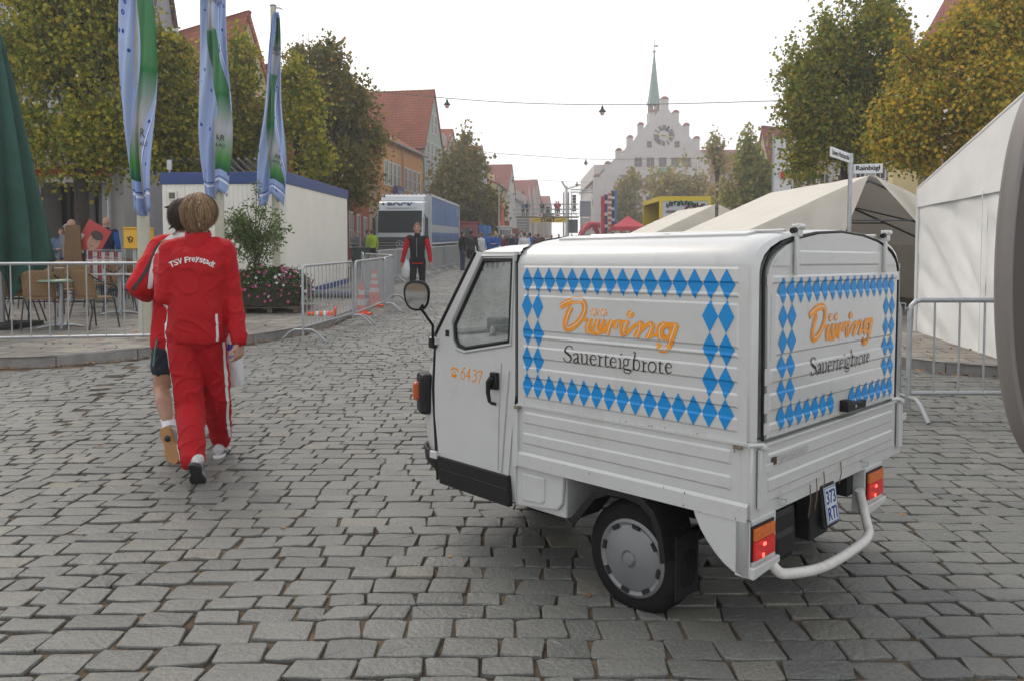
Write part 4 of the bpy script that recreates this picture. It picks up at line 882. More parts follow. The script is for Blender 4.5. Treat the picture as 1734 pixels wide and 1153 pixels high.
# ================================================================ SITE CONTAINER
m_cw = mat('container_cream', (0.78, 0.76, 0.69), 0.55, var=.08, vscale=1.2, dirt=.25, dirtcol=(.50, .47, .38)); m_cb = mat('container_blue', (0.015, 0.05, 0.20), 0.5, var=.1)
NB = P(486, 443, 17.2); ZB = g(17.2) + .10; ZT = P(486, 291.5, 17.2).z
dirx = Vector((-(NB.x - P(277, 443, 17.35).x), .15, 0)).normalized()
t = thing('site_container', 'cream white site office container with blue top band behind the flagpoles', 'container', (NB.x, NB.y, ZB), 0)
A = Vector((0, 0, 0)); B = P(277, 443, 17.35) - Vector((NB.x, NB.y, 0)); B.z = 0; D_ = P(588.5, 443, 24.0) - Vector((NB.x, NB.y, 0)); D_.z = 0
hgt = ZT - ZB; sl_ = g(24) - g(17.2)
def cpt(a, b, z, o=0):      # a along front (0..1 left), b along depth
 q = B * a + D_ * b; n1 = D_.cross(Vector((0, 0, 1))).normalized(); n2 = B.cross(Vector((0, 0, 1))).normalized()
 return Vector((q.x, q.y, z + sl_ * b))
k = MB(); bd = .25 * hgt / 2.75; base = .17
k.add([cpt(a, b, z) for z in (base, hgt - bd) for a, b in ((0, 0), (1, 0), (1, 1), (0, 1))], [(0, 1, 5, 4), (1, 2, 6, 5), (2, 3, 7, 6), (3, 0, 4, 7), (0, 3, 2, 1)])
ow = 0.004
nF = Vector((B.y, -B.x, 0)).normalized(); nF = nF if nF.y < 0 else -nF; nS = Vector((D_.y, -D_.x, 0)).normalized(); nS = nS if nS.x > 0 else -nS
for i in range(27):         # pressed ribs of the front
 a = .03 + i * .036; p0 = B * a + nF * .012; p1 = B * (a + .014) + nF * .012
 k.add([p0 + Vector((0, 0, base + .03)), p1 + Vector((0, 0, base + .03)), p1 + Vector((0, 0, hgt - bd - .02)), p0 + Vector((0, 0, hgt - bd - .02)), B * (a - .006) + Vector((0, 0, base + .03)), B * (a + .02) + Vector((0, 0, base + .03)), B * (a + .02) + Vector((0, 0, hgt - bd - .02)), B * (a - .006) + Vector((0, 0, hgt - bd - .02))], [(0, 1, 2, 3), (4, 0, 3, 7), (1, 5, 6, 2)])
for i in range(60):
 b = .012 + i * .0163; e = sl_ * b; p0 = D_ * b + nS * .006; p1 = D_ * (b + .006) + nS * .006
 k.add([D_ * (b - .004) + Vector((0, 0, base + .03 + e)), p0 + Vector((0, 0, base + .03 + e)), p1 + Vector((0, 0, base + .03 + e)), D_ * (b + .010) + Vector((0, 0, base + .03 + e)), D_ * (b - .004) + Vector((0, 0, hgt - bd - .02 + e)), p0 + Vector((0, 0, hgt - bd - .02 + e)), p1 + Vector((0, 0, hgt - bd - .02 + e)), D_ * (b + .010) + Vector((0, 0, hgt - bd - .02 + e))], [(0, 1, 5, 4), (1, 2, 6, 5), (2, 3, 7, 6)])
obj('wall', k, m_cw, t)
def cframe(z0, z1, o, nm, m, top):
 k = MB(); pp = lambda a, b, z: cpt(a, b, z) + nF * (o if b == 0 else -o) + nS * (o if a == 0 else -o)
 k.add([pp(a, b, z) for z in (z0, z1) for a, b in ((0, 0), (1, 0), (1, 1), (0, 1))], [(0, 1, 5, 4), (1, 2, 6, 5), (2, 3, 7, 6), (3, 0, 4, 7), (4, 5, 6, 7), (0, 3, 2, 1)]); return obj(nm, k, m, t, bevel=.008)
cframe(hgt - bd, hgt, .03, 'roof_band', m_cb, True); cframe(.02, base, .02, 'base_frame', m_cb, False)
for a in (0.002,):
 k = MB(); k.box(nF * .02 + nS * (-.04) + Vector((0, 0, (hgt - bd + base) / 2)), (.09, .05, hgt - bd - base)); obj('corner_post', k, m_cw, t)
k = MB(); w0 = P(294, 312, 17.3); c = B * .915 + nF * .02; c.z = hgt - .50; k.box(c, (.20, .03, .20), rz=math.atan2(B.y, B.x)); f = obj('vent_frame', k, m_cw, t, bevel=.006)
k = MB(); c2 = c + nF * .018; k.box(c2, (.13, .01, .13)); obj('vent', k, mat('vent_dark', (.12, .11, .09), .6), f)
k = MB(); c = B * .77 + nF * .02; c.z = hgt - .53; k.box(c, (.14, .02, .16)); obj('wall_plate', k, m_cw, t, bevel=.006)
k = MB(); k.cyl(B * .985 + Vector((0, .3, hgt)), B * .985 + Vector((0, .3, hgt + .28)), .02, n=8); k.box(B * .985 + Vector((0, .3, hgt + .2)), (.10, .05, .22)); obj('roof_lamp', k, m_gal, t)
# ================================================================ FLAGPOLES
m_pole = mat('flagpole_paint', (0.46, 0.44, 0.35), 0.5, var=.15, vscale=8, dirt=.3, dirtcol=(.25, .24, .18))
def flagmat(name):
 """one cloth print: pale blue field with dark blue drops, green bottle bands, white-blue border lines"""
 m = mat(name, (.3, .4, .7), .75, spec=.2); n = m.node_tree.nodes; l = m.node_tree.links; b = n['Principled BSDF']
 tcn = n.new('ShaderNodeTexCoord'); sp = n.new('ShaderNodeSeparateXYZ'); l.new(tcn.outputs['UV'], sp.inputs[0])
 def ramp(stops, src, const=False):
  r_ = n.new('ShaderNodeValToRGB'); r_.color_ramp.interpolation = 'CONSTANT' if const else 'LINEAR'; e = r_.color_ramp.elements
  e[0].position = stops[0][0]; e[0].color = (*stops[0][1], 1); e[1].position = stops[-1][0]; e[1].color = (*stops[-1][1], 1)
  for p_, c_ in stops[1:-1]: x = e.new(p_); x.color = (*c_, 1)
  l.new(src, r_.inputs[0]); return r_.outputs[0]
 def mixc(f, a, b_):
  x = n.new('ShaderNodeMix'); x.data_type = 'RGBA'; l.new(f, x.inputs[0])
  for i, q in ((6, a), (7, b_)):
   if isinstance(q, tuple): x.inputs[i].default_value = (*q, 1)
   else: l.new(q, x.inputs[i])
  return x.outputs[2]
 def mth(op, a, b_=None, c_=None):
  x = n.new('ShaderNodeMath'); x.operation = op
  for i, q in enumerate((a, b_, c_)):
   if q is None: continue
   if isinstance(q, (int, float)): x.inputs[i].default_value = q
   else: l.new(q, x.inputs[i])
  return x.outputs[0]
 U_, V_ = sp.outputs[0], sp.outputs[1]
 fld = ramp([(0, (.27, .36, .60)), (.5, (.38, .46, .66)), (1, (.24, .34, .58))], V_)
 vo = n.new('ShaderNodeTexVoronoi'); mp = n.new('ShaderNodeMapping'); mp.inputs['Scale'].default_value = (6, 22, 1); l.new(tcn.outputs['UV'], mp.inputs[0]); l.new(mp.outputs[0], vo.inputs['Vector']); vo.inputs['Scale'].default_value = 1.0
 drop = mth('LESS_THAN', vo.outputs['Distance'], .17); fld = mixc(drop, fld, (.02, .06, .28))
 ring_ = mth('LESS_THAN', vo.outputs['Distance'], .085); fld = mixc(ring_, fld, (.2, .3, .65))
 # bottle in the middle: green / grey label / dark
 bottle = ramp([(0, (.02, .03, .03)), (.10, (.015, .11, .05)), (.14, (.06, .22, .05)), (.26, (.38, .38, .42)), (.40, (.02, .16, .05)), (.42, (.06, .20, .08)), (.66, (.06, .19, .09)), (.665, (.34, .35, .40)), (.76, (.46, .47, .52)), (.86, (.03, .16, .06)), (.99, (.02, .12, .06))], V_)
 inb = mth('MULTIPLY', mth('GREATER_THAN', U_, .36), mth('LESS_THAN', U_, .80)); inb = mth('MULTIPLY', inb, mth('GREATER_THAN', V_, .09)); inb = mth('MULTIPLY', inb, mth('LESS_THAN', V_, .97))
 col = mixc(inb, fld, bottle)
 # border stripes near the bottom and sides
 for lo, hi in ((.045, .052), (.058, .062)): col = mixc(mth('MULTIPLY', mth('GREATER_THAN', V_, lo), mth('LESS_THAN', V_, hi)), col, (.75, .78, .85) if lo < .05 else (.02, .05, .25))
 for lo, hi in ((.88, .895), (.905, .913)): col = mixc(mth('MULTIPLY', mth('GREATER_THAN', U_, lo), mth('LESS_THAN', U_, hi)), col, (.75, .78, .85) if lo < .9 else (.02, .05, .25))
 l.new(col, b.inputs['Base Color']); b.inputs['Transmission Weight'].default_value = 0
 return m
FM = flagmat('flag_print')
def flagpole(X, Y, ztop, w0, label, flagcols, seed, ftop, fbot, Lpole=0.0):
 """flag hanging limp from the pole: cloth gathered in folds; uv v=0 at the hem"""
 z0 = g(Y) + PAV; t = thing('flagpole', label, 'flagpole', (X, Y, z0), 0, 'flagpoles with limp blue and green flags')
 k = MB(); k.cyl((0, 0, 0), (0, 0, ztop - z0), .085, .058, 16); k.cyl((0, 0, 0), (0, 0, .03), .14, n=16); obj('pole', k, m_pole, t)
 k = MB(); k.ell((0, 0, ztop - z0 + .02), (.075, .075, .03)); k.tube([(0, 0, ztop - z0 - .03), (.12, -.02, ztop - z0 - .03), (w0, -.02, ztop - z0 - .06)], .015, 6); obj('pole_cap', k, m_gal, t)
 rnd = random.Random(seed); nu, nv = 26, 60; vs = []; uvs = []
 for j in range(nv + 1):
  v = j / nv; z = fbot + (ftop - fbot) * v - z0
  wd, cx = flagcols(v)
  for i in range(nu + 1):
   u = i / nu; x = cx + (u - .5) * wd
   fold = .075 * math.sin(u * 11 + v * 4.5 + seed) * (1 - .35 * v) + .045 * math.sin(u * 23 - v * 7 + seed * 2)
   xx = x + .05 * math.sin(v * 9 + seed + u * 3) * (1 - v)
   hem = -.32 * abs(u - .55) * (1 - v) ** 3 + .10 * math.sin(u * 7 + seed) * (1 - v) ** 6
   vs.append((xx, -.105 + fold - .02, z + hem)); uvs.append((u + .28 * math.sin(v * 6.0 + seed * 1.7) * (1 - v * .3), v))
 fs = [(j * (nu + 1) + i, j * (nu + 1) + i + 1, (j + 1) * (nu + 1) + i + 1, (j + 1) * (nu + 1) + i) for j in range(nv) for i in range(nu)]
 k = MB(); k.add(vs, fs, smooth=True); o = obj('flag', k, FM, t, fix=False, sharp=180)
 uvl = o.data.uv_layers.new(name='uv');
 for lp in o.data.loops: uvl.data[lp.index].uv = uvs[lp.vertex_index]
 md = o.modifiers.new('s', 'SOLIDIFY'); md.thickness = .004
 # printed lettering, follows the cloth (front of the fold)
 def on(u, v):
  j = min(max(v, 0), 1) * nv; i = min(max(u, 0), 1) * nu; j0, i0 = min(int(j), nv - 1), min(int(i), nu - 1); fj, fi = j - j0, i - i0
  q = lambda a, b: Vector(vs[(j0 + a) * (nu + 1) + i0 + b]); return (q(0, 0) * (1 - fi) + q(0, 1) * fi) * (1 - fj) + (q(1, 0) * (1 - fi) + q(1, 1) * fi) * fj
 for s_, u0, v0, wu, hv, mm in (('NEUM', .62, .80, .55, .022, m_txt), ('MINERAL', .62, .775, .5, .012, m_txt), ('AR', .72, .22, .22, .024, m_txt), ('BRAU', .72, .19, .30, .014, m_txt)):
  k = MB(); text(k, s_, lambda x, y: on(u0 + x, v0 + y) + Vector((0, -.012, 0)), wu, hv); obj('flag_lettering', k, mm, o, fix=False)
 return t
def W(a, b): return lambda v: a(v)
flagpole(-4.98, 10.8, 7.4, .5, 'nearest flagpole, beside the red walkers, with a limp blue and green flag', lambda v: (.30 + .12 * (v < .99) * (1 - abs(v - .35)), .03 - .02 * v), 1, 6.6, 2.05)
flagpole(-5.12, 14.0, 7.2, .5, 'middle flagpole standing just right above the blond walker, flag limp', lambda v: (.46 + .05 * math.sin(v * 5), -.02 + .04 * v), 2, 6.7, 2.55)
z3 = P(472, 12, 16.7).z
flagpole(-4.93, 16.7, z3, .20, 'farthest flagpole behind the leafy shrub, grey cap in view against the sky', lambda v: (.42 * (1 - v) ** .55 + .10, -.06 + .16 * v), 3, z3 - .15, P(470, 335, 16.7).z)
# ================================================================ PARASOL, CAFE FURNITURE
m_par = mat('parasol_green', (0.028, 0.085, 0.066), 0.85, var=.25, vscale=3, bump=.2, bscale=200, spec=.2)
pc = P(2, 443, 12.2); t = thing('closed_parasol', 'large closed dark green parasol hanging in folds at the left edge', 'parasol', (pc.x, pc.y, g(12.2) + PAV), 0)
k = MB(); rings = []; zt = P(5, 58, 12.2).z - g(12.2) - PAV; zb = P(5, 430, 12.2).z - g(12.2) - PAV; n = 72
for j in range(15):
 v = j / 14; rr = []
 for i in range(n):
  a = 2 * math.pi * i / n; pl_ = abs(math.sin(a * 4.5 + .6)); rad = .08 + .66 * v ** .9; rad *= (.60 + .40 * pl_) * (1 + .07 * math.sin(a * 13 + 2 * v)); drop = -.30 * (1 - pl_) * v ** 3 + .20 * math.sin(a * 3 + 1) * v ** 4 - .28 * (v > .9) * (math.sin(a * 2 + 2) > .3)
  rr.append(Vector((rad * math.cos(a), rad * math.sin(a), zt + (zb - zt) * v + drop)))
 rings.append(rr)
k.loft(rings, cap=False); o = obj('canopy', k, m_par, t); md = o.modifiers.new('s', 'SOLIDIFY'); md.thickness = .006
k = MB(); k.cyl((0, 0, .05), (0, 0, zt + .06), .035); obj('pole', k, mat('parasol_pole', (.25, .25, .25), .4, metal=.6), t)
k = MB(); k.box((0, 0, .04), (.8, .8, .08)); obj('base', k, m_blk, t, bevel=.01)
m_wick = mat('wicker_tan', (0.30, 0.185, 0.085), 0.7, var=.35, vscale=45, bump=.9, bscale=140); m_cf = mat('chair_frame_dark', (0.035, 0.03, 0.032), .4, metal=.4)
def chair():
 t = thing('wicker_chair', 'x', 'chair', (0, 0, 0), 0, 'wicker cafe chairs behind the barrier')
 k = MB(); rings = []
 for s__, z in ((.96, .445), (1.0, .455), (1.0, .475), (.94, .485)): rings.append([Vector((.225 * s__ * (abs(math.cos(a)) ** .6) * math.copysign(1, math.cos(a)), .215 * s__ * (abs(math.sin(a)) ** .6) * math.copysign(1, math.sin(a)), z)) for a in [2 * math.pi * i / 28 for i in range(28)]])
 k.loft(rings); obj('seat', k, m_wick, t)
 k = MB(); vs = []; nu, nv = 14, 8
 for j in range(nv + 1):
  v = j / nv
  for i in range(nu + 1):
   u = i / nu * 2 - 1; top = .88 - .03 * abs(u) ** 4; x = u * (.225 - .02 * v * 0 - .012 * (1 - v)); y = -.205 - .09 * v + .07 * abs(u) ** 2.2
   z = .47 + (top - .47) * v - (.05 * abs(u) ** 6 if v > .85 else 0); vs.append((x, y, z))
 k.add(vs, [(j * (nu + 1) + i, j * (nu + 1) + i + 1, (j + 1) * (nu + 1) + i + 1, (j + 1) * (nu + 1) + i) for j in range(nv) for i in range(nu)], smooth=True)
 o = obj('backrest', k, m_wick, t, fix=False); md = o.modifiers.new('s', 'SOLIDIFY'); md.thickness = .018
 for sx in (-1, 1):
  k = MB(); k.tube(crv([Vector((sx * .22, -.28, .82)), Vector((sx * .265, -.12, .72)), Vector((sx * .275, .08, .66)), Vector((sx * .25, .20, .60)), Vector((sx * .225, .21, .46))], 4), .011, 6); obj('armrest', k, m_cf, t)
  k = MB(); k.tube([(sx * .205, .18, .46), (sx * .235, .25, 0)], .012, 6); obj('leg', k, m_cf, t)
  k = MB(); k.tube([(sx * .205, -.17, .46), (sx * .225, -.30, 0)], .012, 6); obj('leg', k, m_cf, t)
 k = MB(); k.tube([(-.21, .2, .40), (.21, .2, .40)], .008, 6); k.tube([(-.21, .2, .40), (-.215, -.2, .40)], .008, 6); k.tube([(.21, .2, .40), (.215, -.2, .40)], .008, 6); obj('under_frame', k, m_cf, t)
 return t
ch = chair()
def at_pav(px, py): q = G(px, py, PAV); q.z = g(q.y) + PAV; return q
CH = [(72, 557, 200, 'wicker chair with its back to us at the near left of the round green table'), (160, 556, 160, 'wicker chair with its back to us at the near right of the round green table'), (38, 548, -70, 'wicker chair to the left of the green table, side view'),
 (8, 550, -100, 'wicker chair at the very left edge behind the barrier'), (128, 535, 20, 'wicker chair on the far side of the round green table, facing us'), (175, 520, -15, 'wicker chair with curved dark arms at the near side of the white table'), (205, 528, 120, 'wicker chair right of the white table, half behind the flagpole'),
 (100, 510, 30, 'wicker chair in the back row beside the closed parasol'), (140, 500, -160, 'wicker chair in the back row in front of the brown board'), (62, 522, 10, 'wicker chair behind the near left one, facing the road'), (190, 508, 170, 'wicker chair turned away beside the striped cloth on the railing'), (20, 515, 80, 'wicker chair in the back row half under the green parasol'), (240, 520, -40, 'wicker chair just right of the nearest flagpole foot'),
 (225, 500, 60, 'wicker chair farthest right near the flagpole, partly hidden')]
for i, (px, py, a, nm) in enumerate(CH):
 q = at_pav(px, py)
 if i == 0: ch.location = q; ch.rotation_euler = (0, 0, R(a - 180)); ch['label'] = nm
 else: dup(ch, q, R(a - 180), nm)
def table(px, py, lab, col, sq=False):
 q = at_pav(px, py); t = thing('cafe_table', lab, 'table', q, 0, 'cafe tables on the pavement'); k = MB()
 if sq: k.box((0, 0, .72), (.7, .7, .03))
 else: k.lathe([(.34, .70), (.36, .71), (.36, .73), (.345, .74)], n=36)
 obj('tabletop', k, mat('top_' + lab[:6], col, .35, var=.25, vscale=9), t, bevel=.006 if sq else 0)
 k = MB(); k.cyl((0, 0, .03), (0, 0, .70), .035); obj('column', k, m_gal, t)
 for i in range(4): a = i * math.pi / 2 + .5; k = MB(); k.tube([(0, 0, .05), (.16 * math.cos(a), .16 * math.sin(a), .045), (.32 * math.cos(a), .32 * math.sin(a), .012)], [.03, .022, .014], 8); obj('leg', k, m_gal, t)
table(104, 556, 'round cafe table with pale green marbled top behind the barrier', (.25, .36, .27)); table(204, 533, 'square cafe table with white top, half hidden by the flagpole', (.55, .55, .53), True); table(120, 512, 'cafe table with pale top in the back row of chairs', (.35, .33, .28))
# board, poster, rail, letterbox
q = P(124, 443, 17.5); z0 = g(17.5) + PAV; t = thing('brown_board', 'tall plain brown board standing in front of the tree trunk', 'board', (q.x, q.y, z0), R(4)); k = MB(); hb = P(124, 382, 17.5).z - z0
k.prism([(-.26, 0), (.20, 0), (.16, hb), (-.15, hb)], lambda x, z, kk: (x, kk * .03, z)); obj('panel', k, mat('brown_wood', (.17, .10, .045), .8, var=.3, vscale=4), t)
k = MB(); k.tube([(-.1, .03, hb * .8), (-.1, .5, 0)], .02, 6); obj('strut', k, m_cf, t)
t = thing('election_poster', 'red poster with a portrait, tilted askew above the railing', 'poster', P(155, 409, 17.6), 0); M = Matrix.Rotation(R(30), 4, 'Y'); F_ = lambda x, z, y=0: M @ Vector((x, y, z))
k = MB(); k.prism([(-.28, -.40), (.28, -.40), (.28, .40), (-.28, .40)], lambda x, z, kk: F_(x, z, kk * .02)); o = obj('panel', k, mat('poster_red', (.42, .035, .03), .5, var=.1), t)
k = MB(); k.prism([(-.275, -.37), (-.20, -.37), (-.20, .05), (-.275, .05)], lambda x, z, kk: F_(x, z, -.003 + kk * .002)); obj('white_strip', k, m_wh, o)
def disc(cx, cz, rx, rz_, d, n=22): return [F_(cx + rx * math.cos(2 * math.pi * i / n), cz + rz_ * math.sin(2 * math.pi * i / n), d) for i in range(n)]
sk = mat('printed_skin', (.42, .25, .17), .6, var=.2, vscale=12)
k = MB(); k.add(disc(.05, .02, .135, .20, -.004), [list(range(22))]); obj('printed_face', k, sk, o)
k = MB(); k.add(disc(.05, .17, .14, .10, -.005), [list(range(22))]); obj('printed_hair', k, mat('printed_hair', (.05, .035, .03), .7), o)
k = MB(); k.prism([(-.12, -.39), (.27, -.39), (.24, -.24), (-.02, -.22)], lambda x, z, kk: F_(x, z, -.0045 + kk * .002)); obj('printed_jacket', k, m_txt, o)
for ex in (-.005, .105):
 k = MB(); k.add(disc(ex, .045, .022, .010, -.0065, 10), [list(range(10))]); obj('printed_eye', k, m_txt, o)
k = MB(); k.add(disc(.05, -.09, .05, .014, -.0065, 12), [list(range(12))]); obj('printed_mouth', k, mat('printed_lip', (.3, .08, .06), .6), o)
k = MB(); k.prism([(-.18, -.33), (-.03, -.33), (-.03, -.27), (-.18, -.27)], lambda x, z, kk: F_(x, z, -.006 + kk * .002)); obj('printed_logo', k, m_wh, o)
k = MB(); k.tube([F_(0, -.4, .03), F_(0, -.4, .03) + Vector((0, .1, -.9))], .025, 6); obj('post', k, m_cf, t)
a, b = P(148, 424, 15.8), P(212, 424, 16.2); z0 = g(16) + PAV
t = thing('hand_rail', 'low grey tubular railing below the tilted red poster', 'railing', (a.x, a.y, z0), math.atan2(b.y - a.y, b.x - a.x)); Lr = (b - a).length; hr = a.z - z0
k = MB(); k.tube([(0, 0, 0), (0, 0, hr), (Lr, 0, hr), (Lr, 0, 0)], .018, 8); k.tube([(0, 0, hr * .45), (Lr, 0, hr * .45)], .010, 6)
for i in range(1, 16): k.cyl((Lr * i / 16, 0, 0), (Lr * i / 16, 0, hr * .98), .0035, n=4)
obj('frame', k, m_gal, t)
k = MB()
for i in range(4): k.box((.06 + i * .15, .03, hr * .72), (.07, .01, hr * .5))
tb = obj('striped_cloth', k, mat('stripe_red', (.35, .02, .03), .8), t); k = MB()
for i in range(4): k.box((.135 + i * .15, .03, hr * .72), (.07, .009, hr * .5))
obj('striped_cloth', k, m_wh, t)
q = P(178, 443, 15.4); z0 = g(15.4) + PAV; zt_ = P(178, 441, 15.4).z - z0; t = thing('newspaper_table', 'small folding table with red and white papers under the railing', 'table', (q.x, q.y, z0), 0); k = MB(); k.box((0, 0, zt_), (.55, .35, .02)); obj('tabletop', k, m_wh, t)
for sx in (-1, 1):
 k = MB(); k.tube([(sx * .26, -.1, zt_), (sx * .30, .1, 0)], .012, 6); obj('leg', k, m_gal, t)
for i in range(8):
 c = Vector((q.x + random.uniform(-.2, .2), q.y + random.uniform(-.1, .1), z0 + zt_ + .016 + i * .008)); k = MB(); k.box((0, 0, 0), (.16, .11, .006)); o = obj('folded_paper', k, mat('paper%d' % (i % 3), [(.45, .05, .05), (.6, .6, .58), (.1, .15, .35)][i % 3], .7)); o.location = c; o.rotation_euler = (0, 0, random.random() * 3)
 tag(o, 'small folded paper in the loose pile on the newspaper table', 'paper', 'papers on the newspaper table')
q = P(228, 443, 15.0); z0 = g(15) + PAV; t = thing('letterbox', 'yellow letterbox with black post horn, behind the nearest flagpole', 'letterbox', (q.x, q.y, z0), R(-6)); zt_, zb_ = P(222, 386, 15).z - z0, P(222, 422, 15).z - z0
m_yel = mat('post_yellow', (.75, .42, .015), .4, var=.1); k = MB(); k.bb(-.14, .30, -.12, .16, zb_, zt_ - .03); k.bb(-.15, .31, -.14, .18, zt_ - .03, zt_); k.bb(-.15, .31, -.13, .17, zb_, zb_ + .035); bx_ = obj('box', k, m_yel, t, bevel=.02)
k = MB(); hz = (zt_ + zb_) / 2; k.tube([(.05, -.125, hz - .06), (-.02, -.125, hz - .085), (-.045, -.125, hz - .02), (0, -.125, hz + .03), (.05, -.125, hz), (.03, -.125, hz - .045), (-.02, -.125, hz - .035), (-.06, -.125, hz + .02)], .009, 6); obj('post_horn', k, m_txt, bx_)
k = MB(); k.cyl((.0, .03, 0), (.0, .03, zb_), .045); obj('post', k, m_gal, t)
# ================================================================ PLANTER, SHRUB, FLOWERS
m_agg = mat('washed_concrete', (.13, .115, .09), .95, var=.5, vscale=60, bump=.8, bscale=90); q = at_pav(458, 527); pz = q.z
t = thing('stone_planter', 'round washed concrete planter overflowing with pink and white petunias', 'planter', q, 0); k = MB(); k.lathe([(.50, .10), (.56, .12), (.62, .42), (.66, .46), (.66, .50), (.58, .50), (.56, .40), (.001, .40)], n=10); obj('bowl', k, m_agg, t, sharp=60)
t2 = thing('wooden_pallet', 'flat wooden pallet under the stone planter', 'pallet', (q.x + .15, q.y - .05, q.z), 0); k = MB()
for i in range(5): k.box((0, -.45 + i * .2, .092), (1.1, .13, .018))
obj('boards', k, mat('old_wood', (.13, .10, .075), .9, var=.4, vscale=15), t2)
for x in (-.48, 0, .48): k = MB(); k.box((x, 0, .041), (.09, 1.0, .082)); obj('runner', k, MATS['old_wood'], t2)
def leafcloud(pts, size, n=None, asp=.5, jitter=1.0, droop=0):
 """many small two-triangle leaves at given points"""
 pts = np.asarray(pts); N = len(pts); d = rng.normal(0, 1, (N, 3)); d[:, 2] -= droop; d /= np.linalg.norm(d, axis=1)[:, None]; e = np.cross(d, rng.normal(0, 1, (N, 3))); e /= np.linalg.norm(e, axis=1)[:, None] + 1e-9
 s_ = size * (0.65 + .7 * rng.random((N, 1))); nrm = np.cross(d, e) * s_ * .18
 a = pts; b = pts + d * s_ * .55 + e * s_ * asp * .5 + nrm; c_ = pts + d * s_ * 1.05; f = pts + d * s_ * .55 - e * s_ * asp * .5 + nrm
 V = np.stack([a, b, c_, f], 1).reshape(-1, 3); F = np.arange(N * 4).reshape(N, 4); return V, F
def raw(name, V, F, m, parent=None):
 me = bpy.data.meshes.new(name); me.vertices.add(len(V)); me.vertices.foreach_set('co', np.asarray(V, np.float32).ravel()); k = F.shape[1]
 me.loops.add(F.size); me.loops.foreach_set('vertex_index', F.ravel().astype(np.int32)); me.polygons.add(len(F)); me.polygons.foreach_set('loop_start', (np.arange(len(F)) * k).astype(np.int32)); me.polygons.foreach_set('loop_total', np.full(len(F), k, np.int32)); me.update(calc_edges=True)
 setm(me, m); o = bpy.data.objects.new(name, me); COL.objects.link(o)
 if parent: o.parent = parent
 return o
def leafmat(name, cols, trans=.25):
 m = mat(name, cols[0], .6, spec=.3); n = m.node_tree.nodes; l = m.node_tree.links; b = n['Principled BSDF']; ge = n.new('ShaderNodeNewGeometry'); r_ = n.new('ShaderNodeValToRGB'); e = r_.color_ramp.elements
 for i, c_ in enumerate(cols):
  p_ = i / (len(cols) - 1)
  x = e[0] if i == 0 else (e[1] if i == len(cols) - 1 else e.new(p_)); x.position = p_; x.color = (*c_, 1)
 l.new(ge.outputs['Random Per Island'], r_.inputs[0]); l.new(r_.outputs[0], b.inputs['Base Color'])
 tr = n.new('ShaderNodeBsdfTranslucent'); mx = n.new('ShaderNodeMixShader'); mx.inputs[0].default_value = trans; l.new(r_.outputs[0], tr.inputs[0]); l.new(b.outputs[0], mx.inputs[1]); l.new(tr.outputs[0], mx.inputs[2]); l.new(mx.outputs[0], n['Material Output'].inputs[0]); return m
pl_g = leafmat('petunia_leaf', [(.03, .06, .015), (.05, .10, .03), (.07, .13, .03)])
pts = []
for _ in range(5200):
 a = random.random() * 6.28; r_ = .78 * math.sqrt(random.random()); z = .58 + .16 * (1 - (r_ / .78) ** 2) + random.gauss(0, .05)
 if r_ > .58: z -= (r_ - .55) * random.uniform(0, 2.0)
 pts.append((r_ * math.cos(a), r_ * math.sin(a), z))
V, F = leafcloud(pts, .055, droop=.2); raw('flower_foliage', V, F, pl_g, t)
for nm, cl, cnt in (('pink', [(.50, .10, .24), (.55, .18, .33), (.42, .08, .2)], 170), ('white', [(.55, .5, .5), (.62, .6, .58)], 60)):
 k = MB()
 for _ in range(cnt):
  a = random.random() * 6.28; r_ = .82 * math.sqrt(random.random() * .75 + .25); z = .62 + .16 * (1 - (r_ / .8) ** 2) + random.gauss(0, .05)
  if r_ > .6: z -= (r_ - .55) * random.uniform(0, 2.0)
  if nm == 'white' and math.cos(a) < -.2 and random.random() < .6: continue
  c = Vector((r_ * math.cos(a), r_ * math.sin(a), z)); d = Vector((math.cos(a) + random.gauss(0, .4), math.sin(a) - .3 + random.gauss(0, .4), .5)).normalized(); x = d.orthogonal().normalized(); y = d.cross(x); s_ = random.uniform(.022, .036)
  k.add([c] + [c + (x * math.cos(i * 1.2566) + y * math.sin(i * 1.2566)) * s_ + d * .012 for i in range(5)], [(0, i + 1, (i + 1) % 5 + 1) for i in range(5)])
 o = obj('petunia_blossoms', k, leafmat('petunia_' + nm, cl, .2), t, fix=False); o['kind'] = 'stuff'
# leafy shrub growing in the planter
st_ = thing('leafy_shrub', 'slender green shrub with narrow leaves growing out of the flower planter', 'shrub', (q.x - .28, q.y, q.z + .45), 0)
def branch_tree(base, spec, parent, name, m, r0):
 k = MB()
 for pts_, ra, rb in spec: k.tube(pts_, [ra + (rb - ra) * i / (len(pts_) - 1) for i in range(len(pts_))], 6)
 return obj(name, k, m, parent)
spec = []; lp = []
hS = P(440, 307, 14.1).z - (q.z + .45)
for i in range(30):
 a = random.random() * 6.28; z0 = random.uniform(.15, 1.0) * hS * .55; top = random.uniform(.45, 1.0) * hS; ln = (.85 - .25 * (top / hS)) * random.uniform(.5, 1.0)
 p0 = Vector((0, 0, z0)); p3 = Vector((math.cos(a) * ln, math.sin(a) * ln * .8, min(hS, z0 + (top - z0) * .75))); mid = (p0 + p3) / 2 + Vector((0, 0, .12)); spec.append(([p0, mid, p3], .012, .003))
 for _ in range(95):
  t_ = random.random() ** .7; c = (p0 * (1 - t_) + mid * t_) * (1 - t_) + (mid * (1 - t_) + p3 * t_) * t_; lp.append(c + Vector((random.gauss(0, .055), random.gauss(0, .055), random.gauss(0, .06))))
spec.append(([Vector((0, 0, -.35)), Vector((.01, 0, .6)), Vector((.05, 0, hS))], .028, .004))
for _ in range(260): z = random.uniform(.4, hS + .05); lp.append(Vector((.05 * z / hS + random.gauss(0, .05), random.gauss(0, .05), z)))
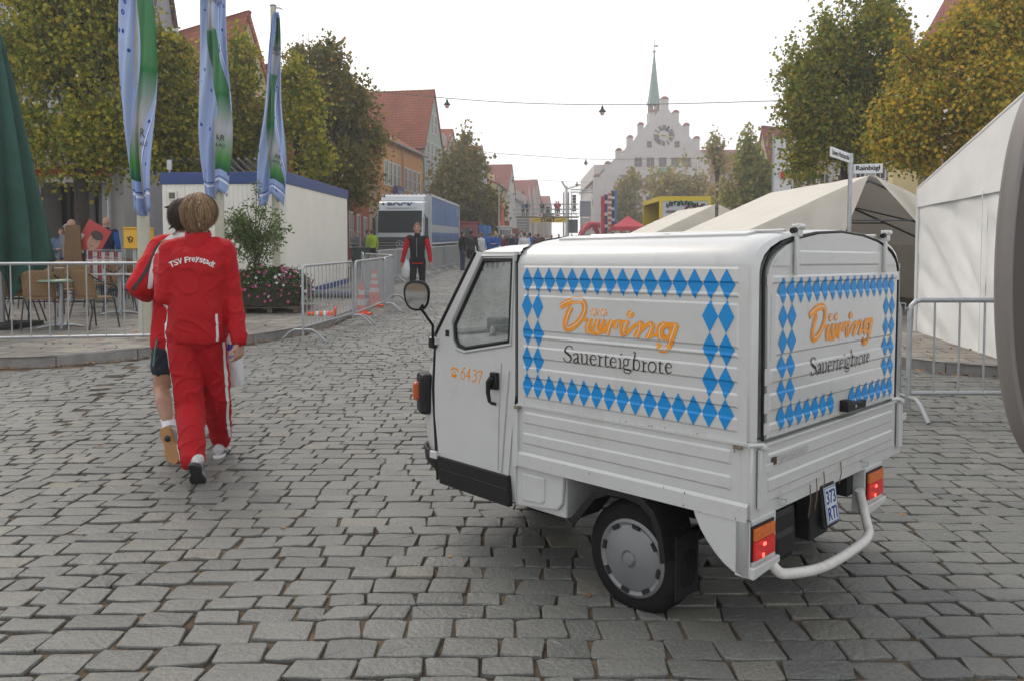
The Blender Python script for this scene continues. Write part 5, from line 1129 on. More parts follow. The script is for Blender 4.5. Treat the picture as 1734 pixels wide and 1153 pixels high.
branch_tree(None, spec, st_, 'trunk', mat('shrub_bark', (.08, .06, .04), .9), 0)
V, F = leafcloud([tuple(p) for p in lp], .075, asp=.38, droop=.1); raw('foliage', V, F, leafmat('shrub_leaf', [(.07, .12, .03), (.12, .19, .05), (.19, .26, .09)]), st_)
# grey pipe on the ground behind the first barrier
a, b = at_pav(527, 505), at_pav(640, 506); k = MB(); k.tube([(0, 0, .10), (b.x - a.x, b.y - a.y, b.z - a.z + .10)], .09, 14); o = obj('drain_pipe', k, mat('pipe_grey', (.16, .18, .21), .5)); o.location = a; tag(o, 'thick grey pipe lying on the ground behind the first barrier', 'pipe')
# ================================================================ STREET SIGN POLE
z_top = P(1438, 262, 12.5).z; sx_ = P(1437, 443, 12.5).x; z0 = g(12.5) + PAV
t = thing('street_sign_post', 'grey post with two white street name signs before the cream tent', 'sign post', (sx_, 12.5, z0), 0)
k = MB(); k.cyl((0, 0, 0), (0, 0, z_top - z0), .032, n=14); k.cyl((0, 0, z_top - z0), (0, 0, z_top - z0 + .015), .034, n=14); obj('post', k, m_gal, t)
m_sw = mat('sign_white', (.62, .63, .65), .4, dirt=.2, dirtcol=(.4, .4, .38))
def sign(p0, p1, z0_, z1_, txt, wfrac=.84, bold=.003, hf=.5):
 p0 = Vector(p0); p1 = Vector(p1); d = (p1 - p0); L_ = d.length; d.normalize(); n_ = Vector((d.y, -d.x, 0)); n_ = n_ if n_.y < 0 else -n_
 k = MB(); c = (p0 + p1) / 2; k.box((c.x, c.y, (z0_ + z1_) / 2), (L_, .02, z1_ - z0_), rz=math.atan2(d.y, d.x)); s_ = obj('name_plate', k, m_sw, t, bevel=.004)
 k = MB(); k.cyl((0, 0, z0_), (0, 0, z1_), .040, n=14); obj('clamp', k, m_gal, s_)
 dd = d if d.x > 0 else -d; cc = Vector((c.x, c.y, (z0_ + z1_) / 2)) + n_ * .0125; k = MB(); text(k, txt, lambda x, y: cc + dd * x + Vector((0, 0, y)), L_ * wfrac, (z1_ - z0_) * hf, bold=bold); obj('street_name', k, m_txt, s_, fix=False)
mz = lambda y, Y=12.5: P(1437, y, Y).z - z0
sign((.045, 0, 0), (P(1489, 443, 12.45).x - sx_, -.10, 0), mz(295), mz(279), 'Rainbügl', .80, .004, .62)
pe = P(1403, 443, 11.7); sign((-.03, -.03, 0), (pe.x - sx_, pe.y - 12.5, 0), P(1437, 277, 12.5).z - z0, P(1437, 261, 12.5).z - z0, 'Untere Marktstraße', .90, .003, .5)
# ================================================================ BUILDINGS
m_pane = mat('window_pane', (0.045, 0.055, 0.065), 0.12, spec=.8); m_fr = mat('window_frame_white', (.55, .55, .53), .6)
m_stone = mat('sandstone_frame', (.38, .24, .20), .8)
T_RED = roofmat('roof_red', (.40, .13, .075), (.31, .10, .06)); T_BRN = roofmat('roof_brown', (.20, .13, .10), (.15, .10, .08)); T_PINK = roofmat('roof_pinkred', (.36, .125, .10), (.28, .10, .085))
def wallm(nm, c): return mat('plaster_' + nm, c, .9, var=.12, vscale=.6, spec=.15, bump=.1, bscale=8)
def roofslab(mb, uvs, a, b, c, d, th=.18):
 """a,b along eave; c,d along ridge (a-d, b-c are the rakes)"""
 a, b, c, d = map(Vector, (a, b, c, d)); n_ = (b - a).cross(d - a).normalized(); n_ = n_ if n_.z > 0 else -n_
 dn = n_ * th; i = len(mb.v); mb.add([a, b, c, d, a - dn, b - dn, c - dn, d - dn], [(0, 1, 2, 3), (7, 6, 5, 4), (0, 4, 5, 1), (1, 5, 6, 2), (2, 6, 7, 3), (3, 7, 4, 0)])
 L_ = (b - a).length; S_ = (d - a).length; q = {0: (0, 0), 1: (L_, 0), 2: ((c - a).dot((b - a).normalized()), S_), 3: ((d - a).dot((b - a).normalized()), S_)}
 for k_, v_ in q.items(): uvs[i + k_] = v_; uvs[i + 4 + k_] = v_
def roofobj(mb, uvs, m, parent):
 o = obj('roof', mb, m, parent, fix=True); u = o.data.uv_layers.new(name='uv')
 for lp in o.data.loops: u.data[lp.index].uv = uvs.get(lp.vertex_index, (0, 0))
 return o
def window(parent, F, x, z, w_, h, fm=None, mull=1, rows=2, deep=.05):
 """F(x,z,out) -> point on the wall plane"""
 fm = fm or m_fr; k = MB(); t_ = min(.11, w_ * .11)
 for x0, x1, z0, z1 in ((x - w_ / 2, x + w_ / 2, z + h / 2 - t_, z + h / 2), (x - w_ / 2, x + w_ / 2, z - h / 2, z - h / 2 + t_), (x - w_ / 2, x - w_ / 2 + t_, z - h / 2 + t_, z + h / 2 - t_), (x + w_ / 2 - t_, x + w_ / 2, z - h / 2 + t_, z + h / 2 - t_)):
  k.prism([(x0, z0), (x1, z0), (x1, z1), (x0, z1)], lambda a, b, kk: F(a, b, deep if kk == 0 else -.05))
 for i in range(1, mull + 1): xx = x - w_ / 2 + w_ * i / (mull + 1); k.prism([(xx - .03, z - h / 2 + t_), (xx + .03, z - h / 2 + t_), (xx + .03, z + h / 2 - t_), (xx - .03, z + h / 2 - t_)], lambda a, b, kk: F(a, b, deep * .8 if kk == 0 else -.04))
 for i in range(1, rows): zz_ = z - h / 2 + h * i / rows; k.prism([(x - w_ / 2 + t_, zz_ - .025), (x + w_ / 2 - t_, zz_ - .025), (x + w_ / 2 - t_, zz_ + .025), (x - w_ / 2 + t_, zz_ + .025)], lambda a, b, kk: F(a, b, deep * .7 if kk == 0 else -.04))
 o = obj('window', k, fm, parent)
 k = MB(); k.add([F(x - w_ / 2 + t_, z - h / 2 + t_, .012), F(x + w_ / 2 - t_, z - h / 2 + t_, .012), F(x + w_ / 2 - t_, z + h / 2 - t_, .012), F(x - w_ / 2 + t_, z + h / 2 - t_, .012)], [(0, 1, 2, 3)]); obj('pane', k, m_pane, o)
 return o
def house(name, label, A, B, depth, eave, ridge, kind, wm, rm, wins=(), gwins=(), z0=None, chim=0, overhang=.35, fm=None, side=1, base=None, cat='house', group=None, dorm=0):
 """A->B is the street front; 'gable' shows its gable to the street, 'eaves' its eaves. side=1: house lies left of A->B"""
 ax, ay = A; bx, by = B; L_ = math.hypot(bx - ax, by - ay); rz = math.atan2(by - ay, bx - ax); z0 = min(g(ay), g(by)) if z0 is None else z0
 t = thing(name, label, cat, (ax, ay, z0), rz, group); D = depth * side; ev, rg = eave, ridge; k = MB()
 if kind == 'gable': pf = [(0, 0), (L_, 0), (L_, ev), (L_ / 2, rg), (0, ev)]; k.prism(pf, lambda x, z, kk: (x, kk * D, z))
 else: pf = [(0, 0), (D, 0), (D, ev), (D / 2, rg), (0, ev)]; k.prism(pf, lambda y, z, kk: (kk * L_, y, z))
 obj('wall', k, wm, t)
 k = MB(); uv = {}; oh = overhang
 if kind == 'gable':
  sl = (rg - ev) / (L_ / 2); y0, y1 = -.12 * side, D + .12 * side
  roofslab(k, uv, (-oh, y0, ev - oh * sl + .2), (-oh, y1, ev - oh * sl + .2), (L_ / 2, y1, rg + .2), (L_ / 2, y0, rg + .2)); roofslab(k, uv, (L_ + oh, y1, ev - oh * sl + .2), (L_ + oh, y0, ev - oh * sl + .2), (L_ / 2, y0, rg + .201), (L_ / 2, y1, rg + .201))
 else:
  sl = (rg - ev) / (abs(D) / 2); o_ = oh * side
  roofslab(k, uv, (-.15, -o_, ev - oh * sl + .2), (L_ + .15, -o_, ev - oh * sl + .2), (L_ + .15, D / 2, rg + .2), (-.15, D / 2, rg + .2)); roofslab(k, uv, (L_ + .15, D + o_, ev - oh * sl + .2), (-.15, D + o_, ev - oh * sl + .2), (-.15, D / 2, rg + .201), (L_ + .15, D / 2, rg + .201))
 ro = roofobj(k, uv, rm, t)
 for c in range(chim):
  k = MB(); cx, cy = (L_ * .35 + c * 1.7, D * .45); zc = rg - .3; k.bb(cx - .3, cx + .3, cy - .35, cy + .35, zc - 1, zc + 1.5); k.bb(cx - .36, cx + .36, cy - .41, cy + .41, zc + 1.5, zc + 1.62); obj('chimney', k, mat('chimney_brick', (.25, .12, .09), .9, var=.3), ro)
 if kind != 'gable':
  k = MB(); k.tube([(-.1, -(oh + .05) * side, ev - oh * sl + .05), (L_ + .1, -(oh + .05) * side, ev - oh * sl + .05)], .09, 6); obj('gutter', k, mat('zinc_gutter', (.22, .22, .22), .5, metal=.4), t)
 F = lambda x, z, o: Vector((x, -o * side, z))
 for zc, n, w_, h, x0, x1 in wins:
  for i in range(n): window(t, F, x0 + (x1 - x0) * (i + .5) / n, zc, w_, h, fm)
 GF = lambda x, z, o: Vector((-o, x * side, z))
 for zc, n, w_, h, x0, x1 in gwins:
  for i in range(n): window(t, GF, x0 + (x1 - x0) * (i + .5) / n, zc, w_, h, fm)
 if base:
  k = MB(); k.prism([(0.02, 0), (L_ - .02, 0), (L_ - .02, .6), (.02, .6)], lambda x, z, kk: F(x, z, .06 if kk == 0 else -.02)); obj('plinth', k, base, t)
 for i in range(dorm):
  x = L_ * (i + .5) / dorm; zz_ = ev + (rg - ev) * .38; yb = (rg - ev); y_ = D / 2 * .25; k = MB(); k.prism([(x - .6, zz_ - .6), (x + .6, zz_ - .6), (x + .6, zz_ + .7), (x, zz_ + 1.3), (x - .6, zz_ + .7)], lambda a, b, kk: (a, y_ + kk * D * .2, b)); dd = obj('dormer', k, wm, ro); window(dd, lambda a, b, o: Vector((a, y_ - o * side, b)), x, zz_ + .15, .7, .9, fm)
 return t
def up(h): return h
# --- left side of the street
ta = .18
line = lambda t_: (-9.6 + ta * t_, 60 + t_)
# cafe building with shopfront behind the first tree
zb = g(22) + PAV
cb = thing('cafe_building', 'light grey cafe building with dark shopfront and red window boxes behind the first tree', 'building', (0, 0, zb), 0)
Yc = 22.0; X = lambda px, Y=Yc: P(px, 443, Y).x; Zc = lambda py, Y=Yc: P(600, py, Y).z - zb
m_cafe = wallm('cafe', (.40, .39, .38)); k = MB()
for x0, x1, z0, z1 in ((X(-260), X(72), 0, Zc(312)), (X(175), X(212), 0, Zc(312)), (X(-260), X(212), Zc(312), Zc(-330))): k.bb(x0, x1, Yc, Yc + 1.15, z0, z1)
obj('wall', k, m_cafe, cb)
k = MB(); k.bb(X(72), X(175), Yc + 1.0, Yc + 1.05, 0, Zc(312)); obj('shopfront', k, mat('shop_dark', (.012, .012, .013), .3), cb)
for px in (88, 100, 132, 150): k = MB(); k.bb(X(px) - .04, X(px) + .04, Yc + .9, Yc + .98, 0, Zc(312)); obj('door_post', k, mat('post_dark', (.05, .045, .04), .5), cb)
k = MB(); k.bb(X(60), X(196), Yc - .45, Yc, Zc(312), Zc(303)); obj('ledge', k, m_cafe, cb)
k = MB(); k.bb(X(62), X(194), Yc - .42, Yc - .15, Zc(303), Zc(299)); fb_ = obj('window_box', k, mat('box_brown', (.12, .07, .05), .8), cb)
pts = [(random.uniform(X(62), X(194)), Yc - .28 + random.gauss(0, .08), Zc(297) + random.gauss(0, .09)) for _ in range(2600)]
V, F_ = leafcloud(pts, .07, asp=.9); raw('red_geraniums', V, F_, leafmat('geranium', [(.55, .02, .015), (.6, .03, .02), (.04, .09, .02), (.5, .02, .02)]), fb_)
Fc = lambda x, z, o: Vector((x, Yc - o, z)); m_blind = mat('louvre_white', (.60, .60, .60), .6)
for zc in (Zc(222), Zc(110), Zc(0), Zc(-110)):
 for px in (-20, 55, 108, 165):
  k = MB(); w_, h_ = .9, 1.5; xx = X(px); k.bb(xx - .52, xx + .52, Yc - .05, Yc, zc - .8, zc + .8); wo = obj('window', k, m_fr, cb); k = MB()
  for i in range(20): k.box((xx, Yc - .075, zc - .72 + i * .075), (.92, .03, .045), M=Matrix.Rotation(R(25), 4, 'X'))
  obj('louvre_blind', k, m_blind, wo)
k = MB(); k.cyl((X(190), Yc - .1, 0), (X(190), Yc - .1, Zc(-300)), .05, n=8); obj('downpipe', k, m_gal, cb)
# recessed dark shop right of it (beside the container)
k_ = thing('glass_shop', 'dark glazed shopfront with slatted canopy between the first flagpole and the container', 'shop', (0, 0, zb), 0)
k = MB(); k.bb(X(214), X(300), Yc + 4, Yc + 8, 0, 4.6); obj('wall', k, mat('shop_wall', (.10, .10, .11), .7), k_)
k = MB(); k.bb(X(222), X(290), Yc + 3.94, Yc + 4, .1, 2.7); sg = obj('shop_window', k, m_pane, k_)
k = MB()
for i in range(14): k.box((X(214) + .3 + i * .24, Yc + 2.8, 3.35), (.06, 3.2, .05), M=Matrix.Rotation(R(-12), 4, 'X'))
obj('canopy', k, m_gal, k_)
k = MB(); k.bb(X(226), X(240), Yc + 3.9, Yc + 3.93, .6, 2.3); k.bb(X(255), X(262), Yc + 3.9, Yc + 3.93, 1.0, 1.6); obj('poster_blue', k, mat('pblue', (.06, .12, .3), .5), sg)
# roofs seen above the first trees
def pbox(px0, px1, Y): return X(px0, Y), X(px1, Y)
Yb = 31
house('town_house', 'grey house with brown roof edge behind the first and second flagpoles', (P(120, 443, Yb).x, Yb), (P(262, 443, Yb).x, Yb), 2.2, P(250, 20, Yb).z - g(Yb), P(250, -120, Yb).z - g(Yb), 'eaves', wallm('grey1', (.33, .33, .35)), T_BRN, wins=[(P(0, 40, Yb).z - g(Yb) - 1, 3, 1.0, 1.6, .5, 4.5), (P(0, 120, Yb).z - g(Yb), 3, 1.0, 1.6, .5, 4.5)])
Yb = 40
house('town_house', 'house with a long red tiled roof showing between the two nearest flagpoles', (P(270, 443, 34).x, 34), (P(452, 443, Yb + 2).x, Yb + 2), 14, P(300, 128, 36).z - g(36), P(380, 45, 46).z - g(40), 'eaves', wallm('grey2', (.36, .35, .35)), T_RED, wins=[(P(0, 165, 38).z - g(38), 5, 1.1, 1.7, .6, 8)])
house('town_house', 'cream yellow gable with pale rim rising behind the trees right of the middle flagpole', (P(392, 443, 42).x, 42), (P(458, 443, 44).x, 44), 9, P(425, 135, 43).z - g(43), P(425, 24, 43).z - g(43), 'gable', wallm('cream', (.50, .42, .26)), T_RED, wins=[(P(0, 92, 43).z - g(43), 2, .55, .9, .6, 1.5)], overhang=.1)
house('town_house', 'low stretch of red tiled roof seen right of the farthest flag', (P(455, 443, 52).x, 52), (P(540, 443, 56).x, 56), 12, P(490, 165, 54).z - g(54), P(490, 108, 58).z - g(54), 'eaves', wallm('pale', (.42, .41, .39)), T_RED)
# red brick-coloured ground floor shop, orange house, green gable
p = lambda px, Y: P(px, 443, Y).x
Yr = 50
hr_ = house('town_house', 'brick red painted house with arched doorway left of the orange house', (p(585, 48), 48), (p(629, 59), 59), 9, P(600, 215, 52).z - g(52), P(600, 160, 56).z - g(52), 'eaves', wallm('brickred', (.33, .085, .055)), T_RED, wins=[(2.0, 3, 1.4, 2.3, .6, 9.5), (5.4, 3, 1.0, 1.6, .6, 9.5)])
A0 = line(-.5); B0 = line(10.0); Hh = P(650, 232, 60).z - g(62)
oh_ = house('town_house', 'orange plastered house with white window strips behind the blue truck', A0, B0, 9, Hh, Hh + 2.6, 'eaves', wallm('orange', (.56, .29, .12)), T_RED, wins=[(Hh - 2.55, 4, .85, 1.9, .5, 4.6), (Hh - 2.55, 4, .85, 1.9, 5.2, 10.0), (Hh - 5.6, 4, .85, 1.9, .5, 4.6), (Hh - 5.6, 4, .85, 1.9, 5.2, 10.0), (1.6, 3, 2.2, 2.4, .6, 10)], gwins=[])
k = MB(); k.cyl((4.9, -.12, 0), (4.9, -.12, Hh), .06, n=8); obj('downpipe', k, mat('pipe_orange', (.45, .22, .10), .6), oh_)
k = MB(); k.bb(2.2, 3.9, -.5, -.2, Hh - 4.25, Hh - 3.45); s_ = obj('shop_sign', k, mat('sign_blue', (.03, .04, .22), .4), oh_); k = MB(); text(k, 'Sparkasse', lambda x, y: Vector((3.05 + x, -.515, Hh - 3.85 + y)), 1.4, .35); obj('sign_lettering', k, m_wh, s_, fix=False)
k = MB(); k.bb(-3.2, -.02, .4, 7, 0, 4.9); k.bb(-3.2, -.02, .3, .4, 4.9, 5.3); obj('gate_wall', k, wallm('beige', (.42, .33, .24)), oh_)
zg = g(72)
house('town_house', 'pale green gabled house with a huge steep red roof left of the street', line(10.6), line(16.6), 17, P(716, 246, 71).z - zg, P(735, 153, 73).z - zg, 'gable', wallm('mint', (.36, .42, .37)), T_RED, wins=[(P(740, 213, 74).z - zg, 2, .9, 1.9, 1.9, 4.1), (P(740, 265, 74).z - zg, 4, .85, 2.1, .5, 5.5), (P(740, 300, 74).z - zg, 4, .85, 2.6, .5, 5.5), (4.5, 3, 1.2, 2.2, .5, 5.5)], chim=0, z0=zg)
tc_ = thing('round_chimney', 'tall grey rounded chimney block on the left end of the huge red roof', 'chimney', (P(597, 443, 66).x, 66, P(597, 255, 66).z)); k = MB(); hz = P(597, 143, 66).z - P(597, 255, 66).z; k.bb(-.45, .45, -.4, .4, -3, hz - .4); k.lathe([(.45, hz - .42), (.44, hz - .2), (.3, hz), (.001, hz + .05)], n=16); obj('stack', k, wallm('grey3', (.33, .31, .30)), tc_)
L2 = [line(16.9), line(19.5)]
zg = g(80)
def seg(px0, Y0, px1, Y1): return (p(px0, Y0), Y0), (p(px1, Y1), Y1)
def lh(label, s, depth, ye, yr, kind, wm, rm=T_RED, wins=(), Ym=None, **kw):
 A_, B_ = s; Ym = Ym or (A_[1] + B_[1]) / 2; z_ = g(Ym); pxm = 800
 return house('town_house', label, A_, B_, depth, P(pxm, ye, Ym).z - z_, P(pxm, yr, Ym).z - z_, kind, wm, rm, z0=z_, wins=wins, **kw)
gy = wallm('bluegrey', (.34, .36, .41)); gy2 = wallm('silver', (.42, .43, .46)); wt = wallm('white1', (.55, .54, .52)); ylw = wallm('straw', (.52, .44, .22))
lh('narrow blue grey house with dormer windows just right of the green gable', seg(748, 77, 757, 80.5), 12, 262, 225, 'eaves', gy, wins=[(7.6, 2, .9, 1.8, .3, 3.4), (10.6, 2, .9, 1.8, .3, 3.4), (4.5, 2, .9, 1.8, .3, 3.4)], Ym=79, dorm=1)
lh('lilac grey stepped gable house second to the right of the green gable', seg(757, 81, 775, 88), 12, 262, 222, 'gable', gy2, wins=[(8.2, 3, .9, 1.8, .6, 6.2), (11.2, 2, .9, 1.7, 1.5, 5.4), (5.0, 3, .9, 1.8, .6, 6.2)])
lh('house with bright red roof plane and pale gable behind the bushy street tree', seg(806, 96, 825, 106), 15, 300, 250, 'gable', wt, wins=[(12.0, 1, .8, 2.2, 4.2, 5.8), (8.5, 4, .9, 1.7, .8, 9.2), (5.3, 4, .9, 1.7, .8, 9.2)])
lh('low yellow house with dormers between two tall red roofs', seg(842, 108, 858, 118), 12, 318, 292, 'eaves', ylw, wins=[(7.6, 4, .9, 1.6, .6, 9.6), (4.6, 4, .9, 1.6, .6, 9.6)], dorm=2)
lh('tall house with brownish red roof and a stepped gable edge, middle of the left row', seg(860, 119, 872, 128), 18, 325, 281, 'gable', wt, rm=T_PINK, wins=[(10.5, 2, .9, 1.6, 2.5, 6.5), (7.4, 4, .9, 1.6, .8, 8.2)])
lh('white house with a row of small windows left of the start gantry', seg(872, 129, 893, 146), 10, 345, 325, 'eaves', wt, rm=T_BRN, wins=[(8.2, 7, 1.0, 1.6, .6, 16), (5.2, 7, 1.0, 1.6, .6, 16)])
lh('far house with broad brown red roof behind the start gantry', seg(900, 148, 917, 160), 24, 345, 307, 'gable', wallm('far1', (.45, .40, .32)), rm=T_PINK, wins=[(8.0, 3, 1.0, 1.6, 1.5, 11)])
lh('small far house with red roof closing the street on the left', seg(925, 172, 934, 190), 12, 352, 334, 'gable', wallm('far2', (.42, .36, .33)), rm=T_PINK)
for i, px in enumerate((896, 904)):
 z_ = g(135); o = thing('white_spire', ['left', 'right'][i] + ' one of two slim pale spires above the start banner', 'spire', (p(px, 135), 135, z_)); k = MB(); h_ = P(px, 313, 135).z - z_; k.lathe([(.75, h_ - 6), (.001, h_)], n=8); k.cyl((0, 0, 0), (0, 0, h_ - 6), .6, n=8); obj('spire', k, wallm('palespire', (.55, .47, .43)), o)
# --- town hall with stepped gable
YT = 147.0; zt0 = g(YT); XT = lambda px, Y=YT: P(px, 443, Y).x; ZT_ = lambda py, Y=YT: P(1123, py, Y).z - zt0
zx = lambda x: 980 + x / 3.203; zy = lambda y: 60 + y / 3.203
th = thing('town_hall', 'white town hall with stepped gable, big clock and slim green spire', 'town hall', (0, YT, zt0))
m_th = wallm('townhall', (.60, .57, .55)); m_cap2 = mat('gable_caps', (.33, .14, .10), .9)
out_ = [(437, 347), (480, 347), (480, 400), (503, 437), (503, 420), (537, 420), (537, 472), (562, 507), (562, 490), (593, 490), (593, 548), (618, 580), (618, 562), (650, 562), (650, 622), (675, 655), (675, 640), (706, 640), (706, 700), (706, 1100), (80, 1100), (80, 768), (112, 768), (140, 735), (140, 698), (170, 698), (198, 670), (198, 627), (230, 627), (230, 655), (258, 600), (258, 557), (290, 557), (290, 580), (317, 535), (317, 487), (347, 487), (347, 510), (376, 465), (376, 418), (408, 418), (408, 440), (437, 400)]
pf = [(XT(zx(x)), ZT_(zy(y)) if y < 1100 else 0) for x, y in out_]
k = MB(); k.prism(pf, lambda x, z, kk: (x, kk * 1.0, z)); k.bb(XT(zx(84)), XT(zx(700)), 1.0, 30, 0, ZT_(zy(700))); obj('wall', k, m_th, th)
k = MB(); uv = {}; xm = XT(zx(420)); zr = ZT_(zy(420)); zr = ZT_(zy(450))
roofslab(k, uv, (XT(zx(70)), 1.0, ZT_(zy(790))), (XT(zx(70)), 30, ZT_(zy(790))), (xm, 30, zr), (xm, 1.0, zr)); roofslab(k, uv, (XT(zx(720)), 30, ZT_(zy(720))), (XT(zx(720)), 1.0, ZT_(zy(720))), (xm, 1.0, zr), (xm, 30, zr)); ro = roofobj(k, uv, T_PINK, th)
for x0, x1, y in ((437, 480, 347), (503, 537, 420), (562, 593, 490), (618, 650, 562), (675, 706, 640), (80, 112, 768), (140, 170, 698), (198, 230, 627), (258, 290, 557), (317, 347, 487), (376, 408, 418)):
 k = MB(); a, b = XT(zx(x0)) - .12, XT(zx(x1)) + .12; z = ZT_(zy(y)); k.prism([(a, z), (b, z), ((a + b) / 2 + .3, z + .45), ((a + b) / 2 - .3, z + .45)], lambda x, zz, kk: (x, -.15 + kk * 1.3, zz)); obj('gable_cap', k, m_cap2, th)
FT = lambda x, z, o: Vector((x, -o, z))
for x in (378, 528): window(th, FT, XT(zx(x)), ZT_(zy(593)), .95, 1.2, m_stone)
for x in (319, 385, 451, 517, 582): window(th, FT, XT(zx(x)), ZT_(zy(690)), 1.45, 1.75, m_stone)
for x in (248, 318, 382, 450, 516, 582, 648): window(th, FT, XT(zx(x)), ZT_(zy(785)), 1.45, 1.85, m_stone)
for x in (248, 318, 382, 450, 516, 582, 648): window(th, FT, XT(zx(x)), ZT_(zy(900)), 1.45, 1.85, m_stone)
for x in (245, 318, 380):
 k = MB(); c = (XT(zx(x)), -.25, ZT_(zy(820))); k.box(c, (1.5, .4, .3)); b_ = obj('flower_box', k, m_stone, th); V, F_ = leafcloud([(c[0] + random.uniform(-.9, .9), -.35 + random.gauss(0, .12), c[2] + random.gauss(0, .28)) for _ in range(260)], .22, asp=.9); raw('flowers', V, F_, leafmat('hall_flowers', [(.28, .05, .04), (.12, .10, .04), (.2, .06, .05)]), b_)
k = MB(); c = XT(zx(451)); k.prism([(c - 1.35, ZT_(zy(750))), (c + 1.35, ZT_(zy(750))), (c + .75, ZT_(zy(722))), (c - .75, ZT_(zy(722)))], lambda x, z, kk: (x, -.9 + kk * .9 if z < ZT_(zy(735)) else -.3 + kk * .3, z)); obj('bay_roof', k, mat('patina', (.16, .32, .27), .6, var=.2), th)
m_num = mat('clock_numeral', (.16, .13, .12), .6); m_gold = mat('clock_gold', (.62, .50, .16), .35, metal=.3)
cx_, cz_ = XT(zx(456)), ZT_(zy(545)); cr_ = (XT(zx(508)) - cx_)
ck = MB()
RN = ['XII', 'I', 'II', 'III', 'IV', 'V', 'VI', 'VII', 'VIII', 'IX', 'X', 'XI']
dial = MB(); dial.lathe([(cr_ * .30, -.02), (cr_ * .31, .0)], (cx_, -.03, cz_), 40, M=Matrix.Rotation(R(90), 3, 'X')); dl = obj('clock_dial', dial, m_th, th)
for i, s_ in enumerate(RN):
 a = i * math.pi / 6; k = MB(); ca_, sa_ = math.cos(a), math.sin(a); rc_ = cr_ * .80
 text(k, s_, lambda x, y: Vector((cx_ + (rc_ + y) * sa_ + x * ca_, -.06, cz_ + (rc_ + y) * ca_ - x * sa_)), .16 + .18 * len(s_), .95, bold=.03); obj('numeral', k, m_num, dl, fix=False)
for a, ln, w_ in ((R(282), cr_ * .62, .16), (R(100), cr_ * .88, .12)):
 k = MB(); k.prism([(-w_, -.3), (w_, -.3), (w_ * .5, ln), (0, ln + .2), (-w_ * .5, ln)], lambda x, y, kk: Vector((cx_ + y * math.sin(a) + x * math.cos(a), -.12 + kk * .04, cz_ + y * math.cos(a) - x * math.sin(a)))); obj('clock_hand', k, m_gold, dl)
# spire with open lantern
m_pat = mat('spire_patina', (.20, .30, .27), .6, var=.2, vscale=1.5); YS = 8.0; Ys_ = YT + YS; sx0 = P(zx(401), 443, Ys_).x; ZS_ = lambda y: P(1105, zy(y), Ys_).z - zt0; ws_ = P(zx(434), 443, Ys_).x - sx0
k = MB(); zl0, zl1 = ZS_(490), ZS_(425); k.bb(sx0 - ws_ * .95, sx0 + ws_ * .95, YS - ws_, YS + ws_, zl0 - 3, zl1); so2 = obj('spire_base', k, m_pat, th)
k = MB()
for i in range(8): a = i * math.pi / 4 + .39; k.cyl((sx0 + ws_ * .85 * math.cos(a), YS + ws_ * .85 * math.sin(a), zl1), (sx0 + ws_ * .85 * math.cos(a), YS + ws_ * .85 * math.sin(a), ZS_(378)), .16, n=6)
obj('lantern', k, mat('lantern_wood', (.25, .20, .17), .8), so2)
k = MB(); k.lathe([(ws_ * 1.18, ZS_(380)), (ws_ * 1.1, ZS_(370)), (ws_ * .82, ZS_(325)), (ws_ * .5, ZS_(230)), (ws_ * .08, ZS_(98))], (sx0, YS, 0), 8); obj('spire_roof', k, m_pat, so2)
k = MB(); k.cyl((sx0, YS, ZS_(100)), (sx0, YS, ZS_(22)), .06, n=6); k.ell((sx0, YS, ZS_(90)), .3); k.box((sx0 + .3, YS, ZS_(60)), (.9, .05, .35)); obj('weather_vane', k, mat('vane_gold', (.4, .32, .15), .5), so2)
# left annex of the hall
house('town_house', 'white corner house with red hipped dormers directly left of the town hall gable', (p(1001, 150), 150), (p(1013, 147.5), 147.5), 14, P(1000, 318, 150).z - zt0, P(1000, 265, 156).z - zt0, 'eaves', wt, T_PINK, wins=[(8, 1, .9, 1.4, .3, 1.3)], z0=zt0)
lh_ = lambda px0, Y0, px1, Y1: ((p(px0, Y0), Y0), (p(px1, Y1), Y1))
house('town_house', 'long low red roof with a glazed strip right of the town hall', (p(1190, 158), 158), (p(1262, 158), 158), 12, P(1200, 290, 158).z - zt0, P(1200, 256, 164).z - zt0, 'eaves', wallm('pinkw', (.42, .30, .27)), T_PINK, z0=zt0)
k = MB()
gb = thing('roof_glazing', 'pale glazed strip lying in the long low red roof', 'skylight', (p(1214, 150), 157.2, P(1200, 268, 158).z)); k.box((0, 0, 0), (2.9, .1, 1.3)); obj('glass', k, mat('pale_glass', (.5, .58, .65), .2), gb)
house('town_house', 'salmon pink house end wall below the steep brown roof, right of the town hall', (p(1243, 118), 118), (p(1262, 116), 116), 14, P(1250, 262, 117).z - g(117), P(1250, 232, 122).z - g(117), 'eaves', wallm('salmon', (.50, .20, .16)), T_BRN, wins=[(P(1250, 272, 117).z - g(117), 1, .5, 1.2, .3, 1.2)])
house('town_house', 'tall steep grey brown roof beside the yellow gable at the right', (p(1259, 104), 104), (p(1300, 100), 100), 16, P(1270, 262, 102).z - g(102), P(1270, 226, 110).z - g(102), 'eaves', wallm('dullgrey', (.28, .26, .25)), T_BRN)
house('town_house', 'pale yellow gabled house with red roof slope next to the big right hand trees', (p(1276, 84), 84), (p(1302, 82), 82), 14, P(1290, 282, 83).z - g(83), P(1290, 216, 83).z - g(83), 'gable', wallm('lemon', (.60, .55, .32)), T_PINK, wins=[(P(1290, 245, 83).z - g(83), 1, .35, 1.0, 1.1, 2.0)])
t = thing('banner_flag', 'long white banner with a red emblem hanging left of the big right hand tree', 'banner', (p(1322, 40), 40, g(40) + PAV)); k = MB(); zt1 = P(1322, 235, 40).z - g(40) - PAV; zb1 = P(1322, 332, 40).z - g(40) - PAV; k.cyl((-.45, 0, 0), (-.45, 0, zt1 + .2), .05); obj('pole', k, m_gal, t)
